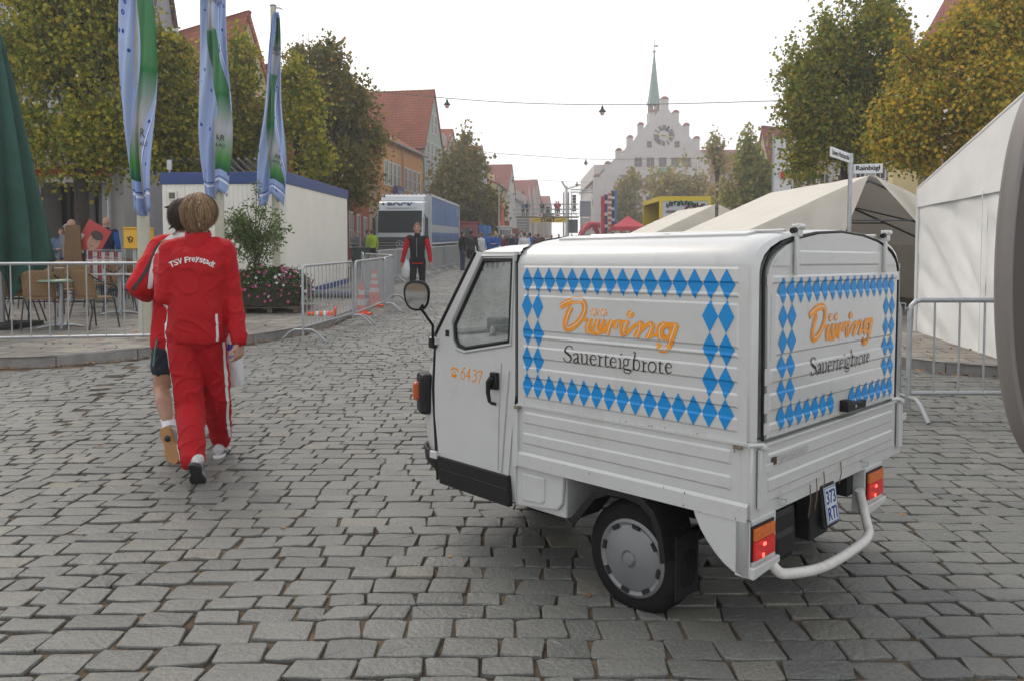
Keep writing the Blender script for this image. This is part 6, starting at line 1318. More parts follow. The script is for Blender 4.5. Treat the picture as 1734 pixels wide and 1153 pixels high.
k = MB(); k.loft([[Vector((x, .05 * math.sin(x * 9 + z * 2) + o_, z)) for x in np.linspace(-.40, .46, 12)] + [Vector((x, .05 * math.sin(x * 9 + z * 2) + o_ + .01, z)) for x in np.linspace(.46, -.40, 12)] for z, o_ in ((zb1, 0), ((zb1 + zt1) / 2, .03), (zt1, 0))]); c_ = obj('cloth', k, mat('banner_white', (.62, .62, .65), .7), t); k = MB(); zz_ = P(1325, 297, 40).z - g(40) - PAV; k.box((.05, -.09, zz_), (.30, .02, .34)); obj('emblem', k, mat('banner_red', (.6, .02, .02), .6), c_)
# big building on the right
Yq = 44; zq = g(Yq)
bq = house('town_house', 'large yellow building with a huge pinkish red tiled roof above the right hand trees', (p(1517, 46), 46), (p(1905, 36), 36), 20, P(1540, 150, 46).z - zq, P(1600, -190, 50).z - zq, 'eaves', wallm('butter', (.60, .50, .27)), T_PINK, z0=zq, wins=[(8.5, 5, 1.2, 2.0, .8, 14), (5.2, 5, 1.2, 2.0, .8, 14)])
bq2 = house('town_house', 'cream gabled wing with round arched window peeping between the right hand trees', (p(1508, 44.5), 44.5), (p(1551, 44), 44), 6, P(1520, 140, 44).z - zq, P(1520, 38, 44).z - zq, 'gable', wallm('butter', (.60, .50, .27)), T_PINK, z0=zq)
k = MB(); c = (.55, -.06, P(1520, 66, 44).z - zq); k.prism([(c[0] + .42 * math.cos(a), c[2] + .2 + .42 * math.sin(a)) for a in np.linspace(0, math.pi, 12)] + [(c[0] - .42, c[2] - .7), (c[0] + .42, c[2] - .7)], lambda x, z, kk: (x, -.08 + kk * .06, z)); wd_ = obj('arched_window', k, m_fr, bq2); k = MB(); k.prism([(c[0] + .28 * math.cos(a), c[2] + .2 + .28 * math.sin(a)) for a in np.linspace(0, math.pi, 12)] + [(c[0] - .28, c[2] - .6), (c[0] + .28, c[2] - .6)], lambda x, z, kk: (x, -.10 + kk * .01, z)); obj('pane', k, m_pane, wd_)
house('town_house', 'plain pink house behind the big right hand tree', (p(1330, 70), 70), (p(1420, 66), 66), 12, P(1370, 190, 68).z - g(68), P(1370, 120, 74).z - g(68), 'eaves', wallm('oldpink', (.48, .30, .24)), T_PINK, wins=[(9, 3, 1.1, 1.7, .5, 4.3), (6, 3, 1.1, 1.7, .5, 4.3)])
# far rows closing gaps on the right, seen only from the side
house('town_house', 'grey house wall behind the cream tents', (p(1400, 60), 60), (p(1530, 52), 52), 10, 8.0, 11.5, 'eaves', wallm('greyq', (.38, .37, .36)), T_BRN, wins=[(5.5, 4, 1.1, 1.7, .6, 9)])
# ================================================================ TREES
def tree(label, X, Y, blobs, cols, n, leaf, trunk_r=.16, seed=0, group='street trees', conicity=0, zb=None, cl=.42, per=34):
 """blobs: (px, py, rx_px, ry_px) measured in the photograph at distance Y; each gets depth like its width"""
 rs = np.random.default_rng(seed); z0 = (g(Y) + PAV) if zb is None else zb
 t = thing('street_tree', label, 'tree', (X, Y, z0), 0, group); B = []
 for (px, py, rx, ry) in blobs:
  c = P(px, py, Y); s_ = Y / FOC; B.append((c.x - X, rs.normal(0, .25) * rx * s_, c.z - z0, rx * s_, rx * s_ * .85, ry * s_))
 vol = np.array([b[3] * b[4] * b[5] for b in B]); vol = vol ** .7; vol /= vol.sum(); nc = max(20, int(n / per)); which = rs.choice(len(B), nc, p=vol); cc = []; tips = []
 for w_ in which:
  b = B[w_]; d = rs.normal(0, 1, 3); d /= np.linalg.norm(d); r_ = (.35 + .65 * rs.random() ** .55); cc.append((b[0] + d[0] * b[3] * r_, b[1] + d[1] * b[4] * r_, b[2] + d[2] * b[5] * r_))
 for _ in range(max(6, nc // 12)):      # upright shoots along the outline
  b = B[rs.choice(len(B), p=vol)]; a = rs.random() * 6.28; e_ = rs.random() ** .6; x = b[0] + math.cos(a) * b[3] * e_ * .9; y = b[1] + math.sin(a) * b[4] * e_ * .9; zt = b[2] + b[5] * math.sqrt(max(0, 1 - e_ * e_)); hs_ = (.5 + .7 * rs.random()) * cl * 1.5
  for q in range(4): cc.append((x + rs.normal(0, .04), y, zt - .1 + hs_ * q / 3))
  tips.append((x, y, zt, hs_))
 nc = len(cc); cc = np.array(cc)
 ph = rs.random(3) * 6; keep = np.array([noise.noise(Vector((c[0] * .9 / cl * .42 + ph[0], c[1] * .9 / cl * .42 + ph[1], c[2] * .9 / cl * .42 + ph[2]))) > -.17 for c in cc]); cc = cc[keep]; nc = len(cc)
 pts = []; d_up = rs.random(nc) < .45
 cr_ = cl * (0.6 + .8 * rs.random(nc))
 for i in range(nc):
  m_ = int(per * (cr_[i] / cl) ** 1.6) + 4; q = rs.normal(0, .5, (m_, 3)) * cr_[i]; tz = rs.random(m_) * 2 - 1; q[:, :2] *= (1.05 - .75 * np.clip(tz, 0, 1))[:, None]; q[:, 2] = q[:, 2] * .35 + tz * cr_[i] * (1.0 if d_up[i] else .55); pts.append(cc[i] + q)
 pts = np.concatenate(pts); V, F = leafcloud(pts, leaf, asp=.85, droop=.45); raw('crown', V, F, leafmat('leaf_' + '_'.join('%03d' % int(x * 999) for x in cols[0]) + str(len(cols)), [tuple(x * 1.5 for x in c_) for c_ in cols], .42), t)
 # trunk and limbs
 lo = min(b[2] - b[5] for b in B); hi = max(b[2] + b[5] for b in B); cx = 0; k = MB(); fork = max(1.9, lo + .1 * (hi - lo)); top = hi - .15 * (hi - lo); tx = B[int(np.argmax([b[2] + b[5] for b in B]))][0]
 tp = [Vector((0, 0, -.05)), Vector((.02, 0, fork * .5)), Vector((.0, 0, fork)), Vector((tx * .3, .1, fork + (top - fork) * .45)), Vector((tx * .8, 0, top))]; k.tube(tp, [trunk_r * 1.25, trunk_r, trunk_r * .9, trunk_r * .5, .02], 10)
 tr = obj('trunk', k, mat('bark', (.055, .045, .036), .95, var=.4, vscale=14, bump=.8, bscale=40), t)
 sel = rs.choice(nc, min(26, nc), replace=False)
 k = MB()
 for i in sel:
  c = Vector(cc[i]); s_ = rs.random() * .6; b0 = tp[2].lerp(tp[4], s_ * .8);
  if c.z < b0.z: b0 = tp[2]
  m1 = b0.lerp(c, .5) + Vector((0, 0, .12 * (c - b0).length)); k.tube([b0, b0.lerp(m1, .5) + Vector((0, 0, .05)), m1, c], [trunk_r * .33, trunk_r * .26, trunk_r * .18, .01], 5)
 for x, y, z, hs_ in tips[:14]:
  c = Vector((x, y, z)); b0 = tp[2].lerp(tp[4], .5 * rs.random()); k.tube([b0, b0.lerp(c, .55) + Vector((0, 0, .1)), c, c + Vector((0, 0, hs_ * .9))], [trunk_r * .3, trunk_r * .18, trunk_r * .09, .006], 5)
 obj('limbs', k, MATS['bark'], t); return t
GRN = [(.055, .10, .012), (.085, .14, .015), (.12, .175, .019), (.18, .205, .024), (.27, .22, .025)]
YEL = [(.055, .10, .010), (.095, .15, .013), (.14, .195, .017), (.21, .24, .020), (.33, .27, .022)]
ORG = [(.08, .135, .012), (.14, .20, .015), (.21, .245, .018), (.29, .28, .020), (.44, .27, .020)]
DRK = [(.05, .08, .018), (.075, .105, .022), (.10, .13, .026), (.14, .15, .03), (.21, .14, .03)]
FARG = [(.15, .17, .05), (.19, .20, .06), (.24, .21, .065), (.32, .22, .07)]
TG = 'trees on the left pavement'; TR = 'trees behind the tents on the right'; TF = 'small trees in front of the town hall'
X_ = lambda px, Y: P(px, 443, Y).x
tree('big yellow green tree at the left edge, trunk in front of the cafe door', X_(140, 19.5), 19.5, [(110, 60, 110, 100), (60, 150, 80, 90), (160, 160, 75, 100), (120, 250, 80, 60), (190, 60, 40, 70), (40, 40, 60, 90), (150, -40, 90, 80), (175, 265, 45, 45), (225, 275, 25, 60)], YEL, 36000, .105, .17, 1, TG, cl=.42, per=30)
tree('yellowish tree between the nearest and the middle flagpole', X_(295, 24), 24, [(292, 175, 48, 85), (275, 120, 35, 60), (315, 240, 50, 60), (260, 230, 40, 60)], YEL, 14000, .125, .14, 2, TG)
tree('yellow green tree with pointed top between the middle and the farthest flagpole', X_(410, 27), 27, [(400, 130, 26, 60), (420, 180, 45, 70), (390, 220, 50, 60), (440, 240, 45, 50), (370, 150, 22, 50)], YEL, 15000, .13, .15, 3, TG)
tree('tall dark green tree with brown tips right of the farthest flagpole', X_(560, 33), 33, [(525, 150, 38, 75), (570, 190, 45, 70), (610, 240, 36, 60), (560, 260, 60, 65), (600, 305, 42, 45), (545, 110, 20, 40), (505, 110, 14, 40)], DRK, 21000, .16, .2, 4, TG, cl=.55)
tree('yellow tree low in front of the tall dark tree, above the container corner', X_(505, 26), 26, [(510, 210, 32, 60), (520, 260, 34, 40), (495, 180, 18, 45)], YEL, 7500, .13, .12, 5, TG)
tree('dense street tree beside the rear end of the blue truck', X_(795, 64), 64, [(785, 300, 28, 45), (800, 345, 40, 42), (770, 335, 38, 25), (822, 355, 22, 34), (782, 275, 12, 25)], DRK, 12000, .28, .25, 6, 'street trees further down', cl=1.0)
tree('large green tree with spiky top right of the street name signs', X_(1430, 27), 27, [(1450, 70, 42, 75), (1400, 140, 55, 60), (1360, 190, 42, 50), (1470, 160, 60, 80), (1420, 230, 75, 60), (1370, 265, 45, 40), (1345, 130, 18, 30), (1500, 90, 30, 70), (1400, 70, 16, 40)], GRN, 30000, .125, .2, 7, TR, cl=.5)
tree('orange tinged tree behind the white tent at the right edge', X_(1660, 23), 23, [(1680, 55, 35, 65), (1620, 110, 60, 55), (1700, 130, 55, 80), (1560, 200, 70, 60), (1640, 200, 80, 70), (1540, 240, 60, 45), (1590, 270, 50, 40), (1560, 110, 40, 50), (1725, 60, 25, 70)], ORG, 34000, .115, .18, 8, TR, cl=.44, per=30)
tree('orange brown tree just right of the cluster of coloured flags', X_(1068, 105), 105, [(1068, 350, 24, 34), (1050, 365, 20, 26), (1085, 368, 18, 22)], [(.24, .17, .05), (.30, .19, .05), (.18, .19, .05)], 2200, .5, .2, 9, TF, cl=1.2, per=22)
tree('broad greyish green tree in front of the town hall windows', X_(1150, 100), 100, [(1130, 325, 30, 22), (1165, 318, 32, 24), (1150, 335, 46, 16), (1110, 335, 16, 14)], FARG, 3400, .42, .2, 10, TF, cl=1.1, per=22)
tree('thin half bare tree between the town hall and the salmon pink house', X_(1212, 80), 80, [(1212, 290, 15, 40), (1208, 325, 20, 28), (1222, 260, 8, 18)], FARG, 900, .34, .14, 11, TF, cl=.8, per=16)
tree('green street tree in front of the pale yellow gable', X_(1272, 62), 62, [(1275, 305, 28, 36), (1255, 330, 30, 26), (1290, 330, 24, 28), (1268, 270, 13, 22)], [(.11, .15, .03), (.15, .19, .04), (.20, .22, .05), (.27, .23, .05)], 3800, .3, .16, 12, TF, cl=.8, per=20)
# ================================================================ TENTS
def clothmat(nm, c, dirt=.35): return mat(nm, c, .62, var=.08, vscale=1.5, dirt=dirt, dirtcol=tuple(x * .72 for x in c), spec=.35, bump=.35, bscale=3.5)
def seethrough(m, f):
 n = m.node_tree.nodes; l = m.node_tree.links; b = n['Principled BSDF']; t = n.new('ShaderNodeBsdfTranslucent'); t.inputs[0].default_value = b.inputs['Base Color'].default_value; x = n.new('ShaderNodeMixShader'); x.inputs[0].default_value = f; l.new(b.outputs[0], x.inputs[1]); l.new(t.outputs[0], x.inputs[2]); l.new(x.outputs[0], n['Material Output'].inputs[0]); return m
m_tw = clothmat('tent_white', (.77, .77, .75), .2); m_tc = clothmat('tent_cream', (.68, .64, .56), .45); seethrough(m_tc, .10); m_tf = mat('tent_frame', (.10, .10, .11), .5, metal=.5)
def wrinkled(a, b, c, d, nu, nv, amp, seed, sag=0.0, diag=1.0, fs=1.0):
 """a-b lower edge, d-c upper edge; folds run diagonally"""
 a, b, c, d = map(Vector, (a, b, c, d)); n_ = (b - a).cross(d - a).normalized(); vs = []
 for j in range(nv + 1):
  v = j / nv
  for i in range(nu + 1):
   u = i / nu; p_ = a.lerp(b, u).lerp(d.lerp(c, u), v); e = min(1, 6 * min(u, 1 - u) + .15) * min(1, 6 * min(v, 1 - v) + .25)
   q = Vector((u * 4 * fs + v * 2.2 * diag, (v * 1.2 - u * .4) * fs, seed)); h = abs(noise.noise(q)) * 1.6 - .4 + .35 * noise.noise(q * 2.7) + .12 * noise.noise(q * 7)
   vs.append(p_ + n_ * (amp * h * e - sag * math.sin(math.pi * v) * math.sin(math.pi * u)))
 return vs, [(j * (nu + 1) + i, j * (nu + 1) + i + 1, (j + 1) * (nu + 1) + i + 1, (j + 1) * (nu + 1) + i) for j in range(nv) for i in range(nu)]
# A: white marquee whose gable end shows at the right edge
A0_, A1_ = Vector((5.95, 11.7, 0)), Vector((4.86, 4.8, 0)); zA = g(9) + PAV
ta_ = thing('white_marquee', 'white party tent with closed creased gable wall at the right edge', 'tent', (A0_.x, A0_.y, zA), math.atan2(A1_.y - A0_.y, A1_.x - A0_.x)); LA = (A1_ - A0_).length
ev = P(1553, 320, 11.7).z - zA; vl = P(1553, 347, 11.7).z - zA; rdg = ev + (3.09 - 2.4) / 3.2 * LA / 2 * 1.02; out_s = 1     # local y>0 is away from camera side?
k = MB(); D = 9.0
NSEG = 3;
for i in range(NSEG):
 x0, x1 = LA * i / NSEG, LA * (i + 1) / NSEG; vs, fs = wrinkled((x0, 0, -.03), (x1, 0, -.03), (x1, 0, vl), (x0, 0, vl), 44, 40, .085, 3.1 + i, diag=1.3, fs=.55); k.add(vs, fs, smooth=True)
obj('gable_wall', k, m_tw, ta_, fix=False)
k = MB(); vs = []; nu = 60
for i in range(nu + 1):
 u = i / nu; x = LA * u; zt = ev + (rdg - ev) * (1 - abs(u - .5) * 2);
 for j in range(13):
  v = j / 12; z = (vl - .04) + (zt - vl + .04) * v; h = .035 * noise.noise(Vector((x * 1.3 + v, z * 2.0, 4))) * (1 - v) - .045 - .02 * (v < .03); vs.append((x, h if False else -h * 0 - (.03 + .02 * noise.noise(Vector((x * 2, z * 3, 1))) * (1 - v)), z))
k.add(vs, [(i * 13 + j, (i + 1) * 13 + j, (i + 1) * 13 + j + 1, i * 13 + j + 1) for i in range(nu) for j in range(12)], smooth=True)
obj('gable_panel', k, m_tw, ta_, fix=False)
k = MB(); sgn = 1
k.quad((0, 0, ev), (LA / 2, 0, rdg), (LA / 2, D, rdg), (0, D, ev)); k.quad((LA, 0, ev), (LA / 2, 0, rdg), (LA / 2, D, rdg), (LA, D, ev)); k.quad((0, 0, 0), (0, D, 0), (0, D, ev), (0, 0, ev)); k.quad((LA, 0, 0), (LA, D, 0), (LA, D, ev), (LA, 0, ev))
obj('roof', k, m_tw, ta_, fix=False); k = MB(); k.tube([(0, -.02, 0), (0, -.02, ev), (LA / 2, -.02, rdg)], .022, 8); k.tube([(LA * .33, -.05, 0), (LA * .33, -.05, vl)], .006, 5); obj('hem', k, m_tw, ta_)
def marquee(label, Yf, apx, apy, slope_pt, length, half, name='cream_tent', open_=True, seed=1, backdrop=None):
 ap = P(apx, apy, Yf); sp_ = P(slope_pt[0], slope_pt[1], Yf); sl = (ap.z - sp_.z) / (ap.x - sp_.x); z0 = g(Yf) + PAV; h = ap.z - z0; ez = h - sl * half
 t = thing(name, label, 'tent', (ap.x, Yf, z0), 0, 'cream party tents on the right pavement'); rise = g(Yf + length) - g(Yf)
 k = MB()
 for s_ in (-1, 1):
  vs, fs = wrinkled((s_ * half, 0, ez), (s_ * half, length, ez + rise), (0, length, h + rise), (0, 0, h), 30, 14, .06, seed + s_, sag=.05); k.add(vs, fs, smooth=True)
 o = obj('roof', k, m_tc, t, fix=False)
 k = MB()
 for s_ in (-1, 1):
  vs, fs = wrinkled((s_ * half, 0, 0), (s_ * half, length, rise), (s_ * half, length, ez + rise), (s_ * half, 0, ez), 24, 14, .06, seed + 3 + s_); k.add(vs, fs, smooth=True)
 vs, fs = wrinkled((-half, length, rise), (half, length, rise), (half, length, ez + rise), (-half, length, ez + rise), 20, 12, .05, seed + 8); k.add(vs, fs, smooth=True); k.add([(-half, length, ez + rise), (half, length, ez + rise), (0, length, h + rise)], [(0, 1, 2)])
 obj('side_wall', k, m_tc, t, fix=False)
 # front: two gathered curtains leaving a tall triangular opening
 for s_ in (-1, 1):
  k = MB(); vs = []; nu, nv = 26, 20
  for j in range(nv + 1):
   v = j / nv
   for i in range(nu + 1):
    u = i / nu; top = Vector((s_ * half * (1 - u) + s_ * .05 * u, 0, ez + (h - ez) * u)); inner = .55 if open_ else .02
    low = Vector((s_ * (half - (half * (1 - inner)) * u * 0 - u * half * .16), 0, max(0.0, (ez - .35) * u * 0))); low = Vector((s_ * half * (1 - (.64 if s_ < 0 else .15) * u), 0, .02)) if open_ else Vector((s_ * half * (1 - u), 0, 0))
    p_ = low.lerp(top, v); p_.y = -.03 + .05 * math.sin(u * 26 + v * 3) * (1 - .5 * v) * u + .03 * noise.noise(Vector((u * 6, v * 4, seed))); vs.append(p_)
  k.add(vs, [(j * (nu + 1) + i, j * (nu + 1) + i + 1, (j + 1) * (nu + 1) + i + 1, (j + 1) * (nu + 1) + i) for j in range(nv) for i in range(nu)], smooth=True); obj('curtain', k, m_tc, t, fix=False)
 k = MB();
 for yy in (0.04, length / 2, length - .05):
  r_ = rise * yy / length; q = .06; k.tube([(-half + q, yy, r_), (-half + q, yy, ez + r_ - q), (0, yy, h + r_ - q * 1.5), (half - q, yy, ez + r_ - q), (half - q, yy, r_)], .022, 6); k.tube([(-half * .55, yy, h - (h - ez) * .55 + r_ - .1), (half * .55, yy, h - (h - ez) * .55 + r_ - .1)], .016, 6)
 k.tube([(0, 0, h - .1), (0, length, h + rise - .1)], .02, 6); k.tube([(half - .06, .05, ez), (.2 * half, length / 2, h - .3)], .016, 6); obj('frame', k, m_tf, t)
 return t, z0
tB, zB = marquee('larger cream tent with gathered curtains opening behind the delivery van', 14.0, 1474, 298, (1271, 389), 5.4, 2.75, seed=2)
marquee('smaller cream tent with pointed roof showing between the yellow truck and the larger one', 22.0, 1213, 347, (1118, 391), 5, 3.1, seed=5, open_=False)
# things in the tent mouth
bt = thing('trestle_table', 'white topped trestle table standing inside the open cream tent', 'table', (7.0, 16.2, g(16.2) + PAV), 0); k = MB(); k.box((0, 0, .76), (1.8, .7, .035)); obj('tabletop', k, mat('table_pale', (.5, .5, .48), .5), bt)
for x in (-.7, .7):
 k = MB(); k.tube([(x, -.3, 0), (x, -.25, .74), (x, .25, .74), (x, .3, 0)], .014, 6); obj('leg', k, m_tf, bt)
bx = thing('black_case', 'black equipment case under the table in the open cream tent', 'case', (7.1, 15.6, g(15.6) + PAV), .2); k = MB(); k.box((0, 0, .25), (.7, .45, .5)); obj('body', k, m_blk, bx, bevel=.02); k = MB(); k.box((0, -.23, .3), (.7, .01, .02)); obj('lid_seam', k, m_gal, bx)
# ================================================================ TRUCKS
m_tks = mat('truck_silver', (.50, .54, .57), .35, metal=.25, coat=.4); m_tarp = mat('tarp_blue', (.09, .18, .40), .55, var=.3, vscale=.5, bump=.3, bscale=1.5); m_ws = mat('windscreen_dark', (.03, .04, .045), .08, spec=.9); m_tkd = mat('truck_dark', (.03, .033, .04), .5)
Yt = 40.6; x1 = P(728, 443, Yt).x; tr_ = thing('curtain_truck', 'silver truck with long blue curtain-sided trailer parked behind the barriers', 'truck', (0, 0, 0), 0); z0 = g(Yt); ang = math.atan2(P(778, 443, 55.5).x - x1, 55.5 - Yt)
tr_.location = (x1, Yt, z0); tr_.rotation_euler = (0, 0, -ang); zt = lambda py, Y=Yt: P(700, py, Y).z - z0; wd = 2.48; slp = .03
def TZ(x, y, z): return Vector((x, y, z + slp * y))
def tbox(mb, x0, x1_, y0, y1, z0_, z1_, mi=0):
 mb.add([TZ(x, y, z) for z in (z0_, z1_) for y in (y0, y1) for x in (x0, x1_)], [(0, 2, 3, 1), (4, 5, 7, 6), (0, 1, 5, 4), (2, 6, 7, 3), (0, 4, 6, 2), (1, 3, 7, 5)], mi)
ztop = zt(328); Lt = 14.6
k = MB(); tbox(k, -wd, 0, .5, Lt, 1.25, ztop - .08); obj('curtain', k, m_tarp, tr_)
k = MB(); tbox(k, -wd - .04, .04, .42, .5, .95, ztop); tbox(k, -wd - .04, .04, Lt, Lt + .1, .95, ztop); tbox(k, -wd - .03, .03, .5, Lt, ztop - .14, ztop); tbox(k, -wd - .03, .03, .5, Lt, 1.12, 1.22); obj('trailer_frame', k, mat('frame_pale', (.5, .53, .56), .5), tr_)
k = MB()
for i in range(11): k.add([TZ(-wd + .1 + i * .23, .41, ztop - .06), TZ(-wd + .2 + i * .23, .41, ztop - .06), TZ(-wd + .2 + i * .23, .41, ztop - .01), TZ(-wd + .1 + i * .23, .41, ztop - .01)], [(0, 1, 2, 3)])
o = obj('roof_eyelets', k, m_tkd, tr_, fix=False)
k = MB(); k.add([TZ(.006, .7, 1.75), TZ(.006, Lt - .2, 1.75), TZ(.006, Lt - .2, 2.15), TZ(.006, .7, 2.15)], [(0, 1, 2, 3)]); obj('curtain_stripe', k, mat('stripe_pale', (.34, .37, .40), .6), tr_, fix=False)
k = MB(); k.add([TZ(.007, Lt - 1.5, 2.9), TZ(.007, Lt - .7, 2.9), TZ(.007, Lt - .7, 3.4), TZ(.007, Lt - 1.5, 3.4)], [(0, 1, 2, 3)]); obj('curtain_panel', k, mat('panel_pale', (.25, .36, .55), .6), tr_, fix=False)
for i in range(24):
 y = 1.0 + i * .57; k = MB(); k.add([TZ(.02, y, 1.28), TZ(.02, y + .06, 1.28), TZ(.02, y + .09, 1.62), TZ(.02, y, 1.62)], [(0, 1, 2, 3)]); obj('strap', k, m_tkd, tr_, fix=False)
k = MB(); tbox(k, -wd + .2, -.2, 2.5, Lt - .5, .75, 1.2); obj('chassis', k, m_tkd, tr_)
def twheel(parent, x, y, r=.5, w_=.3, sgn=1):
 k = MB(); k.lathe([(r * .55, -w_ / 2), (r * .95, -w_ / 2), (r, -w_ / 4), (r, w_ / 4), (r * .95, w_ / 2), (r * .55, w_ / 2)], TZ(x, y, r), 22, M=Matrix.Rotation(R(90), 3, 'Y')); wh = obj('wheel', k, m_rub, parent)
 k = MB(); k.lathe([(r * .56, w_ * .3 * sgn), (r * .5, w_ * .42 * sgn), (r * .2, w_ * .5 * sgn), (.001, w_ * .5 * sgn)], TZ(x, y, r), 18, M=Matrix.Rotation(R(90), 3, 'Y')); obj('rim', k, mat('rim_red', (.25, .05, .04), .5), wh)
for y in (9.6, 10.9, 12.2, 4.2): twheel(tr_, -.2, y); twheel(tr_, -wd + .2, y, sgn=-1)
# cab
cw = 2.36; cx0 = -wd / 2 - cw / 2 - .03; cxm = cx0 + cw / 2; zc0, zc1 = .62, zt(343); fr_ = -1.55
prof = [(fr_ + .05, .55), (fr_, .75), (fr_ + .02, 1.62), (fr_ + .22, 2.75), (fr_ + .42, zc1 - .08), (fr_ + .6, zc1), (.1, zc1 + .05), (.1, .7)]
k = MB(); n = len(prof); xs_ = [cx0, cx0 + .12, cx0 + cw - .12, cx0 + cw]; rings = []
for i, x in enumerate(xs_): o_ = .10 if i in (0, 3) else 0; rings.append([TZ(x, y + (o_ if y < -1 else 0), z) for y, z in prof])
k.loft(rings, smooth=False); cab_ = obj('cab', k, m_tks, tr_, bevel=.05)
yw = lambda z: fr_ + .02 + (z - 1.62) / (2.75 - 1.62) * .2 if z < 2.75 else fr_ + .22 + (z - 2.75) / (zc1 - 2.83) * .2
def fq(x0, x1_, z0_, z1_, o_=.02): return [TZ(x0, yw(z0_) - o_, z0_), TZ(x1_, yw(z0_) - o_, z0_), TZ(x1_, yw(z1_) - o_, z1_), TZ(x0, yw(z1_) - o_, z1_)]
def Tz(zz7): return zt(300 + zz7 / 6.783)
k = MB(); k.quad(*fq(cx0 + .1, cx0 + cw - .1, 1.72, Tz(398))); obj('windscreen', k, m_ws, cab_, fix=False)
k = MB(); k.quad(*[TZ(x, fr_ - .02, z) for x, z in ((cx0 + .08, .85), (cx0 + cw - .08, .85), (cx0 + cw - .08, 1.50), (cx0 + .08, 1.50))]); gr = obj('grille', k, m_tkd, cab_, fix=False)
for i in range(3): k = MB(); k.quad(*[TZ(x, fr_ - .03, z) for x, z in ((cx0 + .1, .95 + i * .13), (cx0 + cw - .1, .95 + i * .13), (cx0 + cw - .1, .98 + i * .13), (cx0 + .1, .98 + i * .13))]); obj('grille_bar', k, m_gal, gr, fix=False)
k = MB(); c = TZ(cxm, fr_ - .05, 1.16); k.tube([c + Vector((.17 * math.cos(a), 0, .17 * math.sin(a))) for a in np.linspace(0, 2 * math.pi, 25)], .018, 6)
for a in (90, 210, 330): k.tube([c, c + Vector((.16 * math.cos(R(a)), 0, .16 * math.sin(R(a))))], [.022, .008], 6)
obj('radiator_emblem', k, m_gal, cab_)
k = MB(); tbox(k, cx0, cx0 + cw, fr_ - .08, fr_ + .2, .30, .80); bm_ = obj('bumper', k, m_tkd, cab_, bevel=.05)
for s_ in (0, 1):
 k = MB(); x = cx0 + .22 if s_ == 0 else cx0 + cw - .22; k.ell(TZ(x, fr_ - .08, .60), (.16, .05, .12)); obj('headlight', k, MATS['lamp_glass'], bm_)
 k = MB(); x = cx0 - .12 if s_ == 0 else cx0 + cw + .12; tbox(k, x - .07, x + .07, fr_ + .15, fr_ + .28, 1.55, 2.45); k.tube([TZ(x, fr_ + .2, 2.4), TZ(cx0 + cw * s_, fr_ + .3, 2.6)], .03, 6); obj('mirror', k, m_tkd, cab_, bevel=.03)
k = MB(); tbox(k, cxm - .26, cxm + .26, fr_ - .10, fr_ - .085, .42, .54); obj('number_plate', k, m_wh, cab_)
k = MB(); zz_ = Tz(335); k.quad(*fq(cxm - .70, cxm + .72, zz_ - .14, zz_ + .14, .05)); hb = obj('header_board', k, m_tks, cab_, fix=False); k = MB(); text(k, 'BOCK', lambda x, y: TZ(cxm + x, yw(zz_ + .12) - .12, zz_ + y), 1.25, .24, bold=.02); obj('truck_lettering', k, mat('bock_blue', (.02, .10, .28), .5), hb, fix=False)
k = MB(); z_a, z_b = Tz(290), Tz(200); k.loft([[TZ(x, y, z) for y, z in ((fr_ + .75, z_a), (fr_ + .95, z_a + .25), (.3, z_b), (.3, z_a))] for x in (cx0 + .1, cx0 + .3, cx0 + cw - .3, cx0 + cw - .1)], smooth=False); obj('wind_deflector', k, m_tks, cab_, bevel=.06)
k = MB(); k.quad(TZ(cx0 + cw + .005, -1.1, 1.65), TZ(cx0 + cw + .005, -.4, 1.65), TZ(cx0 + cw + .005, -.4, 2.45), TZ(cx0 + cw + .005, -.95, 2.45)); obj('side_window', k, m_ws, cab_, fix=False)
twheel(tr_, cx0 + cw - .15, -.7); twheel(tr_, cx0 + .15, -.7, sgn=-1)
# yellow framed box truck on the right
Yb_ = 38; z0 = g(Yb_); xb0, xb1 = P(1116, 443, Yb_).x, P(1203, 443, Yb_).x; yt_ = thing('yellow_box_truck', 'yellow framed box truck with printed white rear, between the red tent and the cream tents', 'truck', (0, Yb_, z0), 0); zt_ = P(1150, 333, Yb_).z - z0; sh_ = P(1088, 443, 44).x - xb0; m_yt = mat('truck_yellow', (.62, .47, .03), .5)
def yb(x, y, z): return Vector((x + sh_ * y / 6 , y, z + .03 * y))
k = MB(); f_ = .14
for a, b, c, d in ((xb0, xb0 + f_, .9, zt_), (xb1 - f_, xb1, .9, zt_), (xb0 + f_, xb1 - f_, zt_ - .22, zt_), (xb0 + f_, xb1 - f_, .9, 1.05)): k.add([yb(x, y, z) for z in (c, d) for y in (0, .12) for x in (a, b)], [(0, 2, 3, 1), (4, 5, 7, 6), (0, 1, 5, 4), (2, 6, 7, 3), (0, 4, 6, 2), (1, 3, 7, 5)])
for c, d in ((zt_ - .22, zt_), (.9, 1.05)): k.add([yb(x, y, z) for z in (c, d) for y in (.12, 6) for x in (xb0, xb0 + .1)], [(0, 2, 3, 1), (4, 5, 7, 6), (0, 1, 5, 4), (2, 6, 7, 3), (0, 4, 6, 2), (1, 3, 7, 5)])
k.add([yb(x, y, z) for z in (.9, zt_) for y in (5.8, 6) for x in (xb0, xb1)], [(0, 2, 3, 1), (4, 5, 7, 6), (0, 1, 5, 4), (2, 6, 7, 3), (0, 4, 6, 2), (1, 3, 7, 5)]); obj('body_frame', k, m_yt, yt_)
k = MB(); k.quad(yb(xb0 + f_, .03, 1.05), yb(xb1 - f_, .03, 1.05), yb(xb1 - f_, .03, zt_ - .22), yb(xb0 + f_, .03, zt_ - .22)); pn_ = obj('printed_panel', k, mat('panel_greywhite', (.50, .52, .56), .5), yt_, fix=False)
